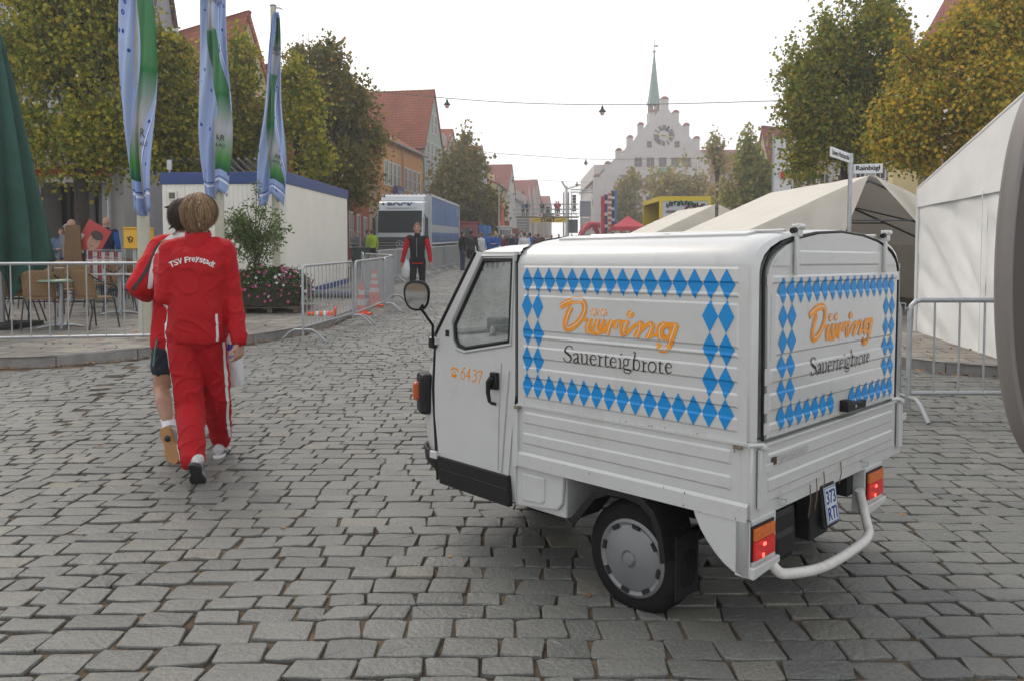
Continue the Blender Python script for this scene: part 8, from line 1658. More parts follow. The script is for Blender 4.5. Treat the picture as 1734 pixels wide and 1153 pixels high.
# ---- walker in the red tracksuit (placed joint by joint at their true distances)
def walker1():
 root = G(345, 800); root = Vector((P(335, 443, 5.05).x, 5.05, g(5.05)))
 t = thing('person', 'person walking away in full red tracksuit with white side stripes, streaked brown hair', 'person', root, 0); q = lambda px, py, Y: P(px, py, Y) - root
 hipL, hipR = q(311, 585, 5.03), q(356, 585, 5.08); knL, knR = q(322, 690, 4.99), q(367, 682, 5.22); anL, anR = q(326, 782, 4.74), q(374, 752, 5.40)
 shL, shR = q(291, 425, 5.04), q(379, 425, 5.06); elL, elR = q(279, 502, 4.98), q(393, 505, 5.10); wrL, wrR = q(272, 440, 5.22), q(405, 578, 5.02)
 neck, head = q(336, 402, 5.05), q(338, 364, 5.06); chest, waist, pel = q(334, 450, 5.05), q(333, 520, 5.04), q(333, 565, 5.05)
 # body: one continuous skin
 k = MB(); k.cap2(neck + Vector((0, 0, -.05)), .058, neck + Vector((0, .01, .07)), .055); k.ell(head + Vector((0, .005, .0)), (.074, .092, .108), 16, 12); k.cap2(head + Vector((0, .03, -.055)), .055, head + Vector((0, .055, -.075)), .035)
 k.ell(head + Vector((0, .096, -.012)), (.012, .02, .018));
 for s_ in (-1, 1): k.ell(head + Vector((s_ * .077, .0, -.015)), (.012, .020, .032)); k.ell(head + Vector((s_ * .03, .088, .012)), (.012, .008, .008))
 for a, ra, b, rb in ((chest, .10, waist, .09), (waist, .09, pel, .09), (chest, .09, neck - Vector((0, 0, .06)), .055), (shL, .04, chest, .08), (shR, .04, chest, .08), (shL, .04, elL, .034), (elL, .034, wrL, .028), (shR, .04, elR, .034), (elR, .034, wrR, .028), (hipL, .066, knL, .048), (knL, .046, anL, .038), (hipR, .066, knR, .048), (knR, .046, anR, .038), (pel, .085, hipL, .066), (pel, .085, hipR, .066)): k.cap2(a, ra, b, rb)
 k.cap2(anL, .036, anL + Vector((0, .05, -.06)), .03); k.cap2(anR, .036, anR + Vector((0, .06, -.04)), .03)
 hand_prims(k, wrR, Vector((-.05, .08, -1)), Vector((-.9, .3, 0)), 1.05, curl=1.15, side=-1); hand_prims(k, wrL, Vector((.15, .3, .7)), Vector((.3, -.8, .2)), .95, curl=.9, side=1)
 fused('body', k, .0075, m_skin, t, smooth=3)
 # hair: full bob with lighter streaks
 k = MB(); hc = head + Vector((0, -.012, .016)); k.ell(hc, (.108, .112, .112), 18, 14); k.ell(hc + Vector((0, -.025, -.045)), (.098, .085, .085), 16, 12)
 hr = fused('hair', k, .006, mat('hair_base', (.05, .025, .012), .8), t, smooth=3); strands(hr, hc, (.107, .112, .113), 4200, leafmat('hair_streaks', [(.022, .010, .005), (.038, .018, .009), (.055, .027, .012), (.08, .042, .019), (.13, .072, .032), (.20, .12, .06), (.40, .26, .14)], .1), 3, low=(126, 106), flick=.022)
 # jacket
 k = MB(); torso(k, [(pel + Vector((0, 0, -.055)), .180, .135), (pel + Vector((0, 0, -.01)), .188, .145), (waist, .172, .138), (chest + Vector((0, 0, -.12)), .170, .135), (chest, .186, .138), (chest + Vector((0, 0, .08)), .165, .118), (chest + Vector((0, 0, .125)), .09, .075)])
 k.cap2(shL, .075, chest + Vector((0, 0, .05)), .09); k.cap2(shR, .075, chest + Vector((0, 0, .05)), .09); k.cap2(shL + Vector((.03, 0, .015)), .065, neck + Vector((-.02, 0, -.045)), .06); k.cap2(shR + Vector((-.03, 0, .015)), .065, neck + Vector((.02, 0, -.045)), .06)
 k.cap2(shL, .072, elL, .064); k.cap2(elL, .064, wrL, .048); k.cap2(shR, .074, elR, .066); k.cap2(elR, .066, wrR + Vector((-.002, 0, .02)), .052)
 jk = fused('jacket', k, .008, m_redc, t, smooth=6, wr=.009, wrs=7, dirx=(1.1, 1.1, 1.2))
 k = MB(); rings = []
 for z, r_ in ((-.06, .086), (-.02, .080), (.028, .078), (.036, .070), (.0, .064)): rings.append([neck + Vector((r_ * 1.0 * math.cos(a), r_ * .95 * math.sin(a) - .005, z + .014 * math.sin(a) - .004 * math.cos(3 * a))) for a in [2 * math.pi * i / 28 for i in range(28)]])
 k.loft(rings, cap=False); obj('collar', k, m_redc, jk)
 k = MB(); rings = []
 for z, r_ in ((-.055, .178), (-.04, .186), (-.02, .187), (-.01, .178)): rings.append([pel + Vector((r_ * math.cos(a), r_ * .74 * math.sin(a), z + .01)) for a in [2 * math.pi * i / 36 for i in range(36)]])
 k.loft(rings, cap=False); obj('waistband', k, m_redc, jk)
 k = MB(); d = (wrR - elR).normalized(); k.tube([wrR - d * .035, wrR - d * .0, wrR + d * .012], [.050, .047, .044], 16); obj('cuff', k, m_redc, jk)
 seam_strip(jk, [chest + Vector((0, 0, -.10)), waist, pel + Vector((0, 0, -.03))], (-1, -.42, 0), lambda u: .008 + .016 * u, m_wst, far=.215); seam_strip(jk, [waist + Vector((0, 0, -.04)), pel + Vector((0, 0, -.04))], (1, -.5, 0), .009, m_wst, far=.212)
 # lettering on the back, arched, lies on the cloth
 dg = bpy.context.evaluated_depsgraph_get(); from mathutils.bvhtree import BVHTree
 bv = BVHTree.FromPolygons([v.co for v in jk.data.vertices], [p.vertices[:] for p in jk.data.polygons])
 k = MB(); s_ = 'TSV Freystadt'; ws = [.55 if c in 'rt' else (.5 if c == ' ' else (.95 if c in 'TSVF' else .8)) for c in s_]; tot = sum(ws); acc = 0
 for c, w_ in zip(s_, ws):
  u = (acc + w_ / 2) / tot; acc += w_
  if c == ' ': continue
  a = (u - .5) * 1.05; R0 = 76; px, py = 325.5 + R0 * math.sin(a), 440 + R0 * (1 - math.cos(a)) * .95; ca, sa = math.cos(a * .9), math.sin(a * .9)
  def on(x, y, px=px, py=py, ca=ca, sa=sa):
   X, Yp = px + (x * ca + y * sa), py - (y * ca - x * sa); dr = ray(X, Yp).normalized(); o_ = Vector((0, 0, CAMH)) - root; h = bv.ray_cast(o_, dr)
   return (h[0] - dr * .006) if h[0] else q(X, Yp, 4.92)
  text(k, c, on, 76 * 1.05 / tot * w_ * .9, 9.5 if c in 'TSVFtd' else (9.5 if c == 'y' else 7), bold=.35)
 obj('back_lettering', k, m_wst, jk, fix=False)
 # trousers
 k = MB(); k.ell(pel + Vector((0, 0, -.01)), (.168, .125, .12), 18, 12); k.cap2(hipL, .103, knL, .088); k.cap2(knL, .088, anL + Vector((0, 0, .02)), .072); k.cap2(hipR, .103, knR, .09); k.cap2(knR, .09, anR + Vector((0, 0, .05)), .072); k.cap2(pel, .12, hipL, .1); k.cap2(pel, .12, hipR, .1)
 trs = fused('trousers', k, .008, m_redc, t, smooth=5, wr=.010, wrs=6.5, dirx=(1.1, 1.1, 1.2))
 seam_strip(trs, [hipL + Vector((0, 0, .04)), hipL.lerp(knL, .5), knL, knL.lerp(anL, .5), anL + Vector((0, 0, .01))], (-1, -.45, 0), lambda u: .012 + .010 * u, m_wst); seam_strip(trs, [hipR + Vector((0, 0, .04)), hipR.lerp(knR, .5), knR, knR.lerp(anR, .5), anR + Vector((0, 0, .06))], (1, -.35, 0), .013, m_wst)
 shoe(t, q(328, 787, 4.60), q(336, 824, 4.72), Vector((0, 1, .35)), 1.05, m_shoe, m_sole_b); shoe(t, q(368, 776, 5.30), q(384, 766, 5.55), Vector((0, 0, 1)), 1.0, m_shoe, m_wst)
 return t, q(405, 590, 5.02) + root
w1, handR = walker1()
def walker2():
 root = Vector((P(300, 443, 5.65).x, 5.65, g(5.65))); t = thing('person', 'person in navy shorts and red jacket with banded sleeve, partly behind the tracksuit walker', 'person', root, 0); q = lambda px, py, Y: P(px, py, Y) - root
 head, neck = q(312, 368, 5.68), q(310, 400, 5.66); shL, shR = q(272, 418, 5.60), q(348, 418, 5.72); elL, wrL = q(236, 484, 5.40), q(247, 500, 5.66); chest, waist, pel = q(305, 450, 5.65), q(302, 520, 5.65), q(300, 575, 5.65)
 hipL, hipR = q(284, 590, 5.62), q(318, 590, 5.7); knL, knR = q(273, 658, 5.62), q(338, 665, 5.9); anL, anR = q(286, 722, 5.38), q(346, 728, 6.0)
 k = MB(); k.ell(head, (.074, .092, .105), 14, 10); k.cap2(neck - Vector((0, 0, .05)), .055, neck + Vector((0, .01, .08)), .053); k.ell(head + Vector((0, .095, -.012)), (.012, .02, .018)); k.ell(head + Vector((-.077, 0, -.015)), (.012, .02, .032)); k.ell(head + Vector((.077, 0, -.015)), (.012, .02, .032))
 for a, ra, b, rb in ((chest, .10, waist, .09), (waist, .09, pel, .09), (chest, .09, neck - Vector((0, 0, .06)), .055), (shL, .04, chest, .08), (shR, .04, chest, .08), (shL, .04, elL, .036), (elL, .036, wrL, .028), (shR, .04, q(362, 500, 5.75), .042), (q(362, 500, 5.75), .04, q(378, 548, 5.45), .028), (hipL, .085, knL, .056), (knL, .052, (knL + anL) / 2 + Vector((0, -.015, .04)), .056), ((knL + anL) / 2 + Vector((0, -.015, .04)), .054, anL, .034), (hipR, .085, knR, .056), (knR, .052, (knR + anR) / 2 + Vector((0, -.015, .04)), .056), ((knR + anR) / 2 + Vector((0, -.015, .04)), .054, anR, .034), (pel, .085, hipL, .08), (pel, .085, hipR, .08)): k.cap2(a, ra, b, rb)
 hand_prims(k, wrL, Vector((.35, .6, -.1)), Vector((.3, -.2, -.9)), .95, curl=1.1, side=1); hand_prims(k, q(378, 548, 5.45), Vector((.15, -.1, -1)), Vector((-.9, .1, 0)), .95, curl=1.2, side=1)
 fused('body', k, .0085, m_skin2, t, smooth=3)
 k = MB(); hc = head + Vector((0, -.015, .02)); k.ell(hc, (.092, .104, .102), 16, 12); k.ell(hc + Vector((0, -.03, -.05)), (.075, .07, .07), 12, 10)
 for a, b in (((-.05, .02, .06), (-.125, .04, .062)), ((-.06, .0, .04), (-.13, .01, .045)), ((-.05, -.04, .05), (-.115, -.05, .045)), ((-.03, -.06, -.07), (-.075, -.08, -.115)), ((0, -.06, -.08), (-.02, -.09, -.13))): k.cap2(hc + Vector(a), .016, hc + Vector(b), .005, 6)
 hr = fused('hair', k, .007, mat('hair_base_dark', (.02, .012, .008), .8), t, smooth=2); strands(hr, hc, (.096, .108, .105), 2200, leafmat('hair_dark_streaks', [(.014, .009, .007), (.03, .02, .014), (.06, .038, .025)], .05), 4, low=(125, 105), flick=.03)
 k = MB(); torso(k, [(pel + Vector((0, 0, -.07)), .175, .135), (pel, .180, .14), (waist, .17, .135), (chest, .185, .138), (chest + Vector((0, 0, .09)), .16, .115), (chest + Vector((0, 0, .13)), .09, .075)]); k.cap2(shL, .078, chest + Vector((0, 0, .05)), .09); k.cap2(shR, .075, chest + Vector((0, 0, .05)), .09); k.cap2(shL + Vector((.03, 0, .02)), .065, neck - Vector((.02, 0, .04)), .065); k.cap2(shR + Vector((-.03, 0, .02)), .065, neck - Vector((-.02, 0, .04)), .065)
 k.cap2(shL, .078, elL, .082); k.cap2(elL, .082, wrL, .055); k.cap2(shR, .075, q(362, 500, 5.75), .065); k.cap2(q(362, 500, 5.75), .065, q(377, 542, 5.5), .05); jk = fused('jacket', k, .009, m_redc2, t, smooth=5, wr=.007, wrs=6)
 from mathutils.bvhtree import BVHTree
 bv = BVHTree.FromPolygons([v.co for v in jk.data.vertices], [p.vertices[:] for p in jk.data.polygons])
 def onc(px, py, d_=.006):
  dr = ray(px, py).normalized(); h = bv.ray_cast(Vector((0, 0, CAMH)) - root, dr); return (h[0] - dr * d_) if h[0] else q(px, py, 5.5)
 def band(pts, w_, m_, d_):
  k = MB(); v = crv([Vector((a, b, 0)) for a, b in pts], 6); L_ = []
  for i, p_ in enumerate(v):
   tt = (v[min(i + 1, len(v) - 1)] - v[max(i - 1, 0)]).normalized(); nn = Vector((-tt.y, tt.x, 0)); L_.append([onc(*(p_ + nn * w_ * s_).xy, d_) for s_ in (-1, -.33, .33, 1)])
  k.add([p_ for r_ in L_ for p_ in r_], [(i * 4 + j, i * 4 + j + 1, i * 4 + j + 5, i * 4 + j + 4) for i in range(len(L_) - 1) for j in range(3)], smooth=True); return obj('sleeve_band', k, m_, jk, fix=False)
 band([(299, 396), (278, 412), (264, 436), (257, 462), (254, 490)], 4.2, m_wst, .008); band([(290, 402), (268, 417), (257, 440), (243, 466), (224, 492)], 3.2, mat('band_black', (.02, .012, .014), .6), .007)
 k = MB(); rings = [[neck + Vector((r_ * math.cos(a), r_ * math.sin(a), z)) for a in [2 * math.pi * i / 24 for i in range(24)]] for z, r_ in ((-.06, .085), (.0, .076), (.02, .072), (.0, .062))]; k.loft(rings, cap=False); obj('collar', k, m_wst, jk)
 k = MB(); k.ell(pel + Vector((0, 0, -.02)), (.165, .13, .12), 16, 12); k.cap2(hipL, .105, q(277, 618, 5.62), .092); k.cap2(hipR, .105, q(326, 618, 5.74), .095); fused('shorts', k, .009, mat('shorts_navy', (.012, .017, .030), .8), t, smooth=4, wr=.01, wrs=7)
 strip([q(266, 575, 5.50), q(262, 598, 5.50), q(260, 619, 5.50)], .010, 0, mat('piping_teal', (.10, .25, .25), .6), t, flat=.6, name='shorts_piping')
 for an, kn in ((anL, knL), (anR, knR)): k = MB(); k.tube([an + (kn - an) * .20, an + (kn - an) * .08, an - (kn - an) * .06], [.045, .042, .043], 14); obj('sock', k, m_wst, t)
 sh = shoe(t, q(277, 724, 5.22), q(298, 784, 5.14), Vector((0, 1, .2)), 1.28, m_shoe, m_sole_g)
 for (px, py, r_) in ((283, 742, .020), (299, 776, .018)): k = MB(); k.ell(q(px, py, 5.17), (r_, .010, r_ * 1.1)); obj('sole_patch', k, m_sole_b, sh)
 shoe(t, q(342, 747, 5.92), q(350, 741, 6.16), Vector((0, 0, 1)), 1.0, m_shoe, m_wst); return t
walker2()
# plastic bag beside the right hand
def bag(name, label, top, w_, h, root_y, m_, seed, d_=.07, prints=True):
 t = thing(name, label, 'bag', top, 0); k = MB(); rings = []; rs = random.Random(seed)
 for j in range(14):
  v = j / 13; ww = w_ / 2 * (.30 + .70 * min(1, v * 2.1)) * (1 - .12 * (v > .93)); dd = d_ * (.3 + .7 * math.sin(math.pi * min(1, v * .75 + .1))); rings.append([Vector((ww * math.cos(a) + .05 * v * w_ + .008 * noise.noise(Vector((a * 2, v * 6, seed))), dd * math.sin(a) + .014 * noise.noise(Vector((a * 3, v * 5, seed + 4))), -h * v + .01 * math.sin(a * 3 + v * 4))) for a in [2 * math.pi * i / 24 for i in range(24)]])
 k.loft(rings); o = obj('bag_body', k, m_, t); k = MB(); k.tube([rings[0][14] * 1, Vector((0, 0, .05)), rings[0][22]], .006, 6); obj('handle', k, m_, t)
 if prints:
  mb_ = mat('bag_ink', (.02, .05, .42), .6)
  def on(x, z):
   v = min(.999, -z / h); j = int(v * 13); yy = min(p.y for p in rings[j]) - .004; return Vector((x, yy * (1 - (abs(x - .05 * v * w_) / (w_ * .55)) ** 2), z))
  k = MB(); text(k, 'MARKT', lambda x, y: on(x + .012, y - h * .36), w_ * .62, h * .10, bold=.002); obj('bag_lettering', k, mb_, t, fix=False); k = MB(); text(k, 'Neumarkt', lambda x, y: on(x + .012, y - h * .50), w_ * .55, h * .05); obj('bag_lettering', k, mb_, t, fix=False)
  for z, hh in ((-.62, .010), (-.78, .008), (-.70, .003), (-.66, .003)): k = MB(); k.quad(on(-w_ * .28, z * h), on(w_ * .38, z * h - .01), on(w_ * .38, z * h - .01 - hh), on(-w_ * .28, z * h - hh)); obj('bag_line', k, mb_, t, fix=False)
 return t
m_bag = mat('bag_white', (.62, .63, .64), .35, var=.08, vscale=8, bump=.4, bscale=14)
bag('plastic_bag', 'white plastic bag with blue print hanging at the red tracksuit walker\'s right hand', P(390, 548, 5.32), .155, .42, 5.3, m_bag, 3)
# ---- generic people further away
def person(label, px, Y, hgt, heading, top, low, shorts=False, hair=(.05, .03, .02), arms=('down', 'down'), pose='stand', vox=.02, group=None, x=None, vest=None, cap=None, base=None, bald=False, face=False, stride=0.0, sleeves=True, legc=None):
 X = P(px, 443, Y).x if x is None else x; z0 = g(Y) if base is None else base; t = thing('person', label, 'person', (X, Y, z0), heading, group); S = hgt
 V3 = lambda a, b, c: Vector((a * S, b * S, c * S)); k = MB(); lean = .02
 head = V3(0, .01, .93); neck = V3(0, 0, .86); chest = V3(0, -.005, .73); waist = V3(0, 0, .61); pel = V3(0, 0, .53); hips = {};
 st = stride
 J = {}
 for s_ in (-1, 1):
  f = s_ * st; J[s_] = dict(sh=V3(s_ * .108, 0, .805), hip=V3(s_ * .052, 0, .505), kn=V3(s_ * .058, f * .5 + .01, .275), an=V3(s_ * .060, f - (.02 if f < 0 else 0), .045 + (.02 if f < 0 else 0)))
  a = arms[0 if s_ < 0 else 1]
  if a == 'down': J[s_].update(el=V3(s_ * .140, -.01 - f * .3, .635), wr=V3(s_ * .150, .03 - f * .5, .485), hd=Vector((s_ * .05, .15, -1)))
  elif a == 'out': J[s_].update(el=V3(s_ * .160, 0, .64), wr=V3(s_ * .195, .02, .495), hd=Vector((s_ * .2, .1, -1)))
  elif a == 'hip': J[s_].update(el=V3(s_ * .19, -.05, .66), wr=V3(s_ * .11, .05, .60), hd=Vector((-s_, .3, -.2)))
  elif a == 'front': J[s_].update(el=V3(s_ * .135, .02, .645), wr=V3(s_ * .06, .15, .66), hd=Vector((-s_ * .8, .5, .1)))
  elif a == 'up': J[s_].update(el=V3(s_ * .15, .08, .72), wr=V3(s_ * .10, .13, .86), hd=Vector((-.2 * s_, .1, 1)))
  elif a == 'bag': J[s_].update(el=V3(s_ * .150, 0, .64), wr=V3(s_ * .170, .03, .50), hd=Vector((s_ * .05, .1, -1)))
 if pose == 'sit':
  for s_ in (-1, 1): J[s_]['kn'] = J[s_]['hip'] + V3(0, .24, 0); J[s_]['an'] = J[s_]['kn'] + V3(0, .02, -.25)
 k.ell(head, (.040 * S, .052 * S, .062 * S), 14, 10); k.cap2(neck - V3(0, 0, .03), .032 * S, neck + V3(0, .005, .03), .03 * S); k.ell(head + V3(0, .054, -.008), (.007 * S, .012 * S, .012 * S)); k.cap2(head + V3(0, .018, -.035), .028 * S, head + V3(0, .028, -.045), .02 * S)
 for s_ in (-1, 1): k.ell(head + V3(s_ * .042, 0, -.006), (.007 * S, .012 * S, .018 * S))
 for a, ra, b, rb in ((chest, .050, waist, .045), (waist, .045, pel, .05), (chest, .05, neck - V3(0, 0, .03), .03)): k.cap2(a, ra * S, b, rb * S)
 for s_ in (-1, 1):
  j = J[s_]; k.cap2(j['sh'], .024 * S, chest + V3(0, 0, .0), .04 * S); k.cap2(j['sh'], .022 * S, j['el'], .020 * S); k.cap2(j['el'], .021 * S, j['wr'], .015 * S); k.cap2(pel, .045 * S, j['hip'], .038 * S); k.cap2(j['hip'], .038 * S, j['kn'], .029 * S); cf = j['kn'].lerp(j['an'], .35) + V3(0, -.008, 0); k.cap2(j['kn'], .029 * S, cf, .029 * S); k.cap2(cf, .029 * S, j['an'], .019 * S); k.cap2(j['an'], .018 * S, j['an'] + V3(0, .05, -.025), .015 * S)
  hand_prims(k, j['wr'], j['hd'], Vector((-s_, .2, 0)), .58 * S, curl=.6, side=-s_)
 fused('body', k, vox if vox > .012 else vox, m_skin if not legc else legc, t, smooth=2)
 if not bald:
  k = MB(); k.ell(head + V3(0, -.008, .012), (.045 * S, .055 * S, .058 * S), 14, 10); k.ell(head + V3(0, -.022, -.015), (.040 * S, .036 * S, .040 * S), 10, 8)
  me_ = fused('hair', k, max(.008, vox * .7), hair_mat('hair_%03d' % int(hair[0] * 999), hair, tuple(min(1, c * 1.8) for c in hair)), t, smooth=1, wr=.003, wrs=25)
  import bmesh; bm = bmesh.new(); bm.from_mesh(me_.data); bmesh.ops.delete(bm, geom=[v for v in bm.verts if (v.co.y > .038 * S and v.co.z < .965 * S) or v.co.z < .865 * S], context='VERTS'); bm.to_mesh(me_.data); bm.free()
 if cap: k = MB(); k.ell(head + V3(0, 0, .02), (.046 * S, .056 * S, .048 * S), 14, 8); k.ell(head + V3(0, .055, .025), (.034 * S, .035 * S, .006 * S)); fused('cap', k, .012, cap, t, smooth=1)
 # top
 k = MB(); q = .012
 torso(k, [(pel + V3(0, 0, -.03), .094 * S, .070 * S), (pel + V3(0, 0, .01), .097 * S, .073 * S), (waist, .090 * S, .068 * S), (chest, .103 * S, .074 * S), (chest + V3(0, 0, .05), .094 * S, .066 * S), (chest + V3(0, 0, .085), .05 * S, .042 * S)], 18); k.cap2(chest + V3(0, 0, .06), .055 * S, neck - V3(0, 0, .025), .042 * S)
 ma = MB()
 for s_ in (-1, 1):
  j = J[s_]; k.cap2(j['sh'], .040 * S, chest + V3(0, 0, .03), .05 * S); (ma if vest else k).cap2(j['sh'], .038 * S, j['el'], .032 * S); e = j['wr'] if sleeves else j['el']; (ma if vest else k).cap2(j['el'], .032 * S, e.lerp(j['el'], .05), .023 * S)
 if vest:
  tp = fused('long_sleeves', ma, vox, top, t, smooth=2, wr=.006, wrs=9); vv = fused('vest', k, vox, vest, t, smooth=2, wr=.008, wrs=8)
  k = MB(); k.tube([V3(0, .078, .80), V3(0, .080, .70), V3(0, .078, .56)], .004, 5); obj('zip', k, m_gal, vv); k = MB(); k.lathe([(.094 * S, 0), (.100 * S, 0.0), (.100 * S, .014 * S), (.094 * S, .014 * S)], (0, 0, .473 * S), 24); hm = obj('shirt_hem', k, top, t); hm.scale = (1, .76, 1)
  k = MB(); k.lathe([(.036 * S, 0), (.040 * S, .0), (.037 * S, .028 * S), (.033 * S, .028 * S)], (0, 0, .835 * S), 18); obj('collar', k, vest, vv)
 else: fused('top', k, vox, top, t, smooth=2, wr=.006, wrs=9)
 k = MB(); k.ell(pel, (.088 * S, .066 * S, .055 * S), 14, 8)
 for s_ in (-1, 1):
  j = J[s_]; k.cap2(pel, .062 * S, j['hip'], .054 * S)
  if shorts: k.cap2(j['hip'], .056 * S, j['hip'].lerp(j['kn'], .72 if shorts is True else shorts), .045 * S if shorts is True else .036 * S)
  else: k.cap2(j['hip'], .055 * S, j['kn'], .042 * S); k.cap2(j['kn'], .042 * S, j['an'] + V3(0, 0, .02), .034 * S)
 if shorts and shorts is not True:
  for s_ in (-1, 1): j = J[s_]; k.cap2(j['hip'], .055 * S, j['kn'], .036 * S); k.cap2(j['kn'], .036 * S, j['kn'].lerp(j['an'], shorts - 1 if shorts > 1 else .1), .034 * S)
 fused('trousers' if not shorts else 'shorts', k, vox, low, t, smooth=2, wr=.006, wrs=9)
 for s_ in (-1, 1):
  j = J[s_]; shoe(t, j['an'] + V3(0, -.035, -.044), j['an'] + V3(0, .105, -.044), Vector((0, 0, 1)), .62 * S, m_sole_b if not shorts else m_shoe, m_sole_b)
 if face:
  for s_ in (-1, 1):
   k = MB(); k.ell(head + V3(s_ * .0165, .047, .006), (.0065 * S, .004 * S, .0035 * S)); obj('eye', k, m_txt, t); k = MB(); k.tube([head + V3(s_ * .008, .050, .017), head + V3(s_ * .026, .044, .018)], .0022 * S, 5); obj('eyebrow', k, mat('brow', (.05, .025, .015), .8), t)
  k = MB(); k.tube([head + V3(-.014, .0485, -.030), head + V3(0, .053, -.031), head + V3(.014, .0485, -.030)], .0026 * S, 6); obj('mouth', k, mat('lips', (.30, .10, .08), .6), t)
 return t
C_ = lambda n_, c, r_=.8: mat('cloth_' + n_, c, r_, var=.12, vscale=8, bump=.2, bscale=18, spec=.25)
blk = C_('black', (.014, .014, .017)); char = C_('charcoal', (.03, .03, .035)); red = C_('red', (.42, .008, .015)); jean = C_('jeans', (.045, .075, .13)); wht = C_('white', (.55, .55, .57)); blu = C_('blue', (.02, .10, .36)); nav = C_('navy', (.015, .022, .06)); gry = C_('grey', (.18, .19, .21)); lbl = C_('lightblue', (.12, .18, .28)); yl = C_('yellowgreen', (.35, .50, .04)); brn = C_('brown', (.10, .05, .03)); mar = C_('maroon', (.16, .02, .03))
Yv = 18.8; hv = 1.84
vp = person('person walking towards us in black vest, red sleeves and black knee tights', 707, Yv, hv, math.pi, red, blk, shorts=1.35, hair=(.09, .045, .02), arms=('bag', 'out'), vox=.010, vest=blk, face=True, stride=.05)
bag('plastic_bag', 'crumpled white plastic bag carried by the walker in the black vest', P(689, 443, Yv) * 1 + Vector((0, -.02, P(689, 441, Yv).z - CAMH)), .26, .40, Yv, m_bag, 8, d_=.08, prints=False)
GC = 'crowd standing in the street'
person('person in black jacket and blue jeans at the end of the barrier row', 783, 36.5, 1.80, R(-60), blk, jean, arms=('down', 'front'), group=GC, hair=(.03, .02, .015), vox=.016)
person('person in charcoal top and black shorts, back turned, beside the one in jeans', 798, 34.5, 1.83, R(-8), char, blk, shorts=True, arms=('down', 'down'), group=GC, hair=(.03, .02, .015), vox=.016)
person('person in a white shirt in profile just right of the charcoal topped one', 815, 36, 1.72, R(60), wht, gry, arms=('front', 'down'), group=GC, hair=(.10, .06, .03), vox=.018)
person('person in a blue jacket standing left of the blond one', 829, 40, 1.75, R(30), blu, nav, group=GC, hair=(.06, .04, .03), vox=.02)
person('blond person in a bright blue sports shirt with yellow print', 839, 38, 1.78, R(160), blu, nav, arms=('front', 'front'), group=GC, hair=(.38, .24, .10), vox=.018)
person('small person with a white cap right of the blond one', 853, 42, 1.62, R(90), mar, gry, cap=wht, group=GC, vox=.02)
person('person in dark blue jacket, grey haired, near the middle of the crowd', 868, 45, 1.72, R(60), nav, gry, hair=(.25, .24, .23), group=GC)
person('person in navy top beside the grey haired one', 876, 47, 1.70, R(-60), nav, jean, group=GC)
person('broad person in a white shirt seen from behind above the van cab roof', 888, 36, 1.74, R(0), wht, jean, group=GC, hair=(.05, .03, .02), vox=.018)
person('person in a blue shirt right behind the broad white shirted one', 897, 40, 1.74, R(20), blu, nav, group=GC, hair=(.03, .02, .02))
person('person in pale shirt low between the blue shirt and the brown backpack', 903, 42, 1.55, R(40), wht, gry, group=GC)
person('person in brown jacket at the edge of the van roof', 911, 38, 1.68, R(-20), brn, blk, group=GC, hair=(.06, .035, .02))
CL = [(846, 55, mar, gry), (860, 58, blk, jean), (882, 56, gry, blk), (893, 60, lbl, jean), (906, 58, nav, blk), (917, 62, blk, jean), (925, 66, wht, jean), (934, 70, red, blk), (946, 68, gry, blk), (958, 72, wht, nav), (969, 75, blk, gry), (981, 72, blu, jean), (994, 76, mar, blk), (1008, 74, wht, jean), (871, 66, red, jean), (840, 64, wht, blk)]
cn = ['maroon', 'black', 'grey', 'light blue', 'navy', 'black', 'white', 'red', 'grey', 'white', 'black', 'blue', 'maroon', 'white', 'red', 'white']
wh_ = ['behind the small person with the white cap', 'far off, just left of the grey haired one', 'far off between the navy top and the broad white shirt', 'far off, just right of the broad white shirted one', 'far off behind the pale low shirt', 'far off under the left post of the start banner', 'beside the pale car under the start banner', 'standing right of the pale car under the banner', 'below the right half of the start banner', 'at the right post of the start banner', 'right of the gantry post', 'in front of the grey screen box', 'near the inflatable arch, left side', 'in front of the inflatable arch', 'far behind the grey haired one', 'far behind the blond one']
for i, (px, Y, a, b) in enumerate(CL): person('distant person in %s top %s' % (cn[i], wh_[i]), px, Y, 1.72 + .05 * ((i * 7) % 3 - 1), R(37 * i), a, b, group=GC, vox=.03, hair=[(.05, .03, .02), (.12, .07, .04), (.25, .2, .16)][i % 3])
dk = g(86) + (P(900, 367.2, 86).z - g(86))
for px, a, b, lb, arm in ((886, lbl, blk, 'person in light blue leaning on the gantry deck rail, left', ('front', 'front')), (893.5, blk, blk, 'person in black standing on the gantry deck left of the banner', ('hip', 'down')), (917.5, blk, gry, 'person in black behind the gantry sponsor boards', ('down', 'front')), (941.5, red, gry, 'person in red on the gantry deck, left of the two in red', ('up', 'front')), (945.5, red, blk, 'person in red on the gantry deck, right of the two in red', ('front', 'up'))): person(lb, px, 86.5, 1.72, R(200), a, b, arms=arm, group='people on the start gantry', vox=.03, base=dk)
sgp = g(16)
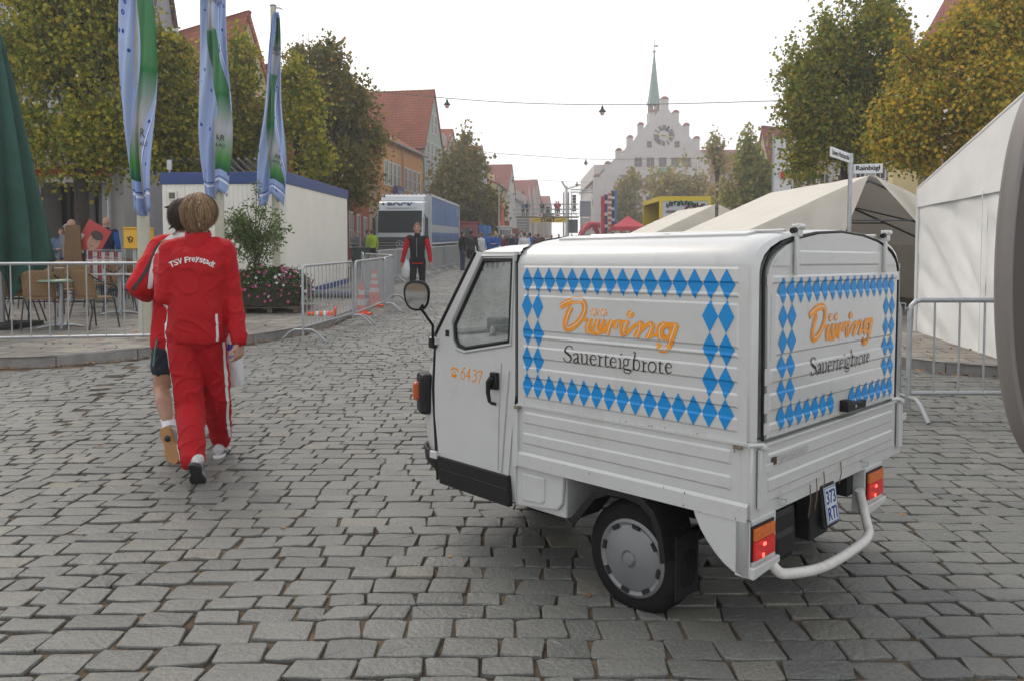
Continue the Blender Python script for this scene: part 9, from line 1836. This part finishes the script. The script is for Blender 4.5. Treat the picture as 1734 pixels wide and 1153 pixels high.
# people near the cafe and by the container
person('person in light blue jacket and dark trousers beside the cafe door', 106, 20.2, 1.62, R(200), lbl, blk, hair=(.08, .04, .02), arms=('front', 'front'), base=g(20.2) + PAV, group='people at the cafe', vox=.018)
person('bald person in a blue shirt half hidden behind the brown board', 124, 18.9, 1.82, R(110), blu, nav, bald=True, base=g(18.9) + PAV, group='people at the cafe', vox=.018)
person('person in a white cap behind the bald one in blue', 116.5, 20.0, 1.72, R(160), gry, nav, cap=wht, base=g(20) + PAV, group='people at the cafe', vox=.02)
person('person in dark vest over blue sleeves, back turned, right of the red poster', 181, 18.6, 1.86, R(5), blu, nav, bald=True, vest=nav, base=g(18.6) + PAV, group='people at the cafe', vox=.016)
person('seated looking person in grey and white jacket near the bin behind the container', 602, 34, 1.66, R(150), gry, nav, hair=(.15, .08, .04), arms=('front', 'front'), base=g(34) + PAV, group='people by the red house', vox=.02)
person('person in grey hooded top with dark trousers left of the truck', 622, 38, 1.74, R(-30), gry, blk, base=g(38) + PAV, group='people by the red house', vox=.02)
person('person in yellow green vest and black shorts in front of the truck bumper', 630, 36.5, 1.74, R(20), yl, blk, shorts=True, base=g(36.5) + PAV, group='people by the red house', vox=.02)
b_ = thing('rubbish_bin', 'dark green wheeled rubbish bin beside the people at the red house', 'bin', (P(611, 443, 33).x, 33, g(33) + PAV), .3); k = MB(); k.loft([[Vector((a * s_, b * s_ * .85, z)) for a, b in ((-1, -1), (1, -1), (1, 1), (-1, 1))] for s_, z in ((.25, .08), (.34, .85), (.34, .9))], smooth=False); obj('body', k, mat('bin_green', (.02, .05, .045), .5), b_, bevel=.03); k = MB(); k.box((0, 0, .93), (.74, .66, .06)); obj('lid', k, MATS['bin_green'], b_, bevel=.02)
for x in (-.25, .25): k = MB(); k.lathe([(.03, -.03), (.1, -.03), (.1, .03), (.03, .03)], (x, .25, .1), 12, M=Matrix.Rotation(R(90), 3, 'Y')); obj('wheel', k, m_rub, b_)
# ================================================================ CURVED DARK THING AT THE RIGHT EDGE: mirror of the vehicle the photo is taken beside
mx_ = Vector((P(1772, 450, .75).x, .75, P(1772, 455, .75).z)); t = thing('vehicle_mirror', 'large dark rounded vehicle mirror with pale metal rim cut off by the right edge', 'mirror', mx_, 0)
Rm = .183; sx_m = .045
k = MB(); rings = []
for y, s_ in ((-.014, .86), (-.011, .95), (-.004, .99), (.004, 1.0), (.010, .97), (.014, .86)): rings.append([Vector((0.0445 * s_ * (abs(math.cos(a)) ** .9) * math.copysign(1, math.cos(a)), y, Rm * s_ * math.sin(a))) for a in [2 * math.pi * i / 64 for i in range(64)]])
k.loft(rings); obj('rim', k, mat('mirror_rim', (.20, .185, .175), .45, metal=.3), t)
k = MB(); k.add([Vector((-.001 + .039 * math.cos(a), -.0145, Rm * .90 * math.sin(a))) for a in [2 * math.pi * i / 48 for i in range(48)]], [list(range(48))]); obj('mirror_back', k, mat('mirror_back', (.06, .05, .045), .5), t)
k = MB(); k.tube([(.03, .02, 0), (.16, .03, -.02), (.30, .03, -.03)], .012, 8); obj('arm', k, m_blk, t)
# ================================================================ HAZE
hz = MB(); hz.bb(-600, 600, -60, 330, -1.2, 60); hm = bpy.data.materials.new('mist'); hm.use_nodes = True; n = hm.node_tree.nodes; n.clear(); o_ = n.new('ShaderNodeOutputMaterial'); pv = n.new('ShaderNodeVolumePrincipled'); pv.inputs['Color'].default_value = (.985, .99, 1.0, 1); pv.inputs['Density'].default_value = .0019; pv.inputs['Anisotropy'].default_value = .35
hm.node_tree.links.new(pv.outputs[0], o_.inputs['Volume']); tag(obj('haze', hz, hm), 'pale morning mist filling the street', 'haze', kind='stuff')
bpy.data.scenes.remove(WORK)
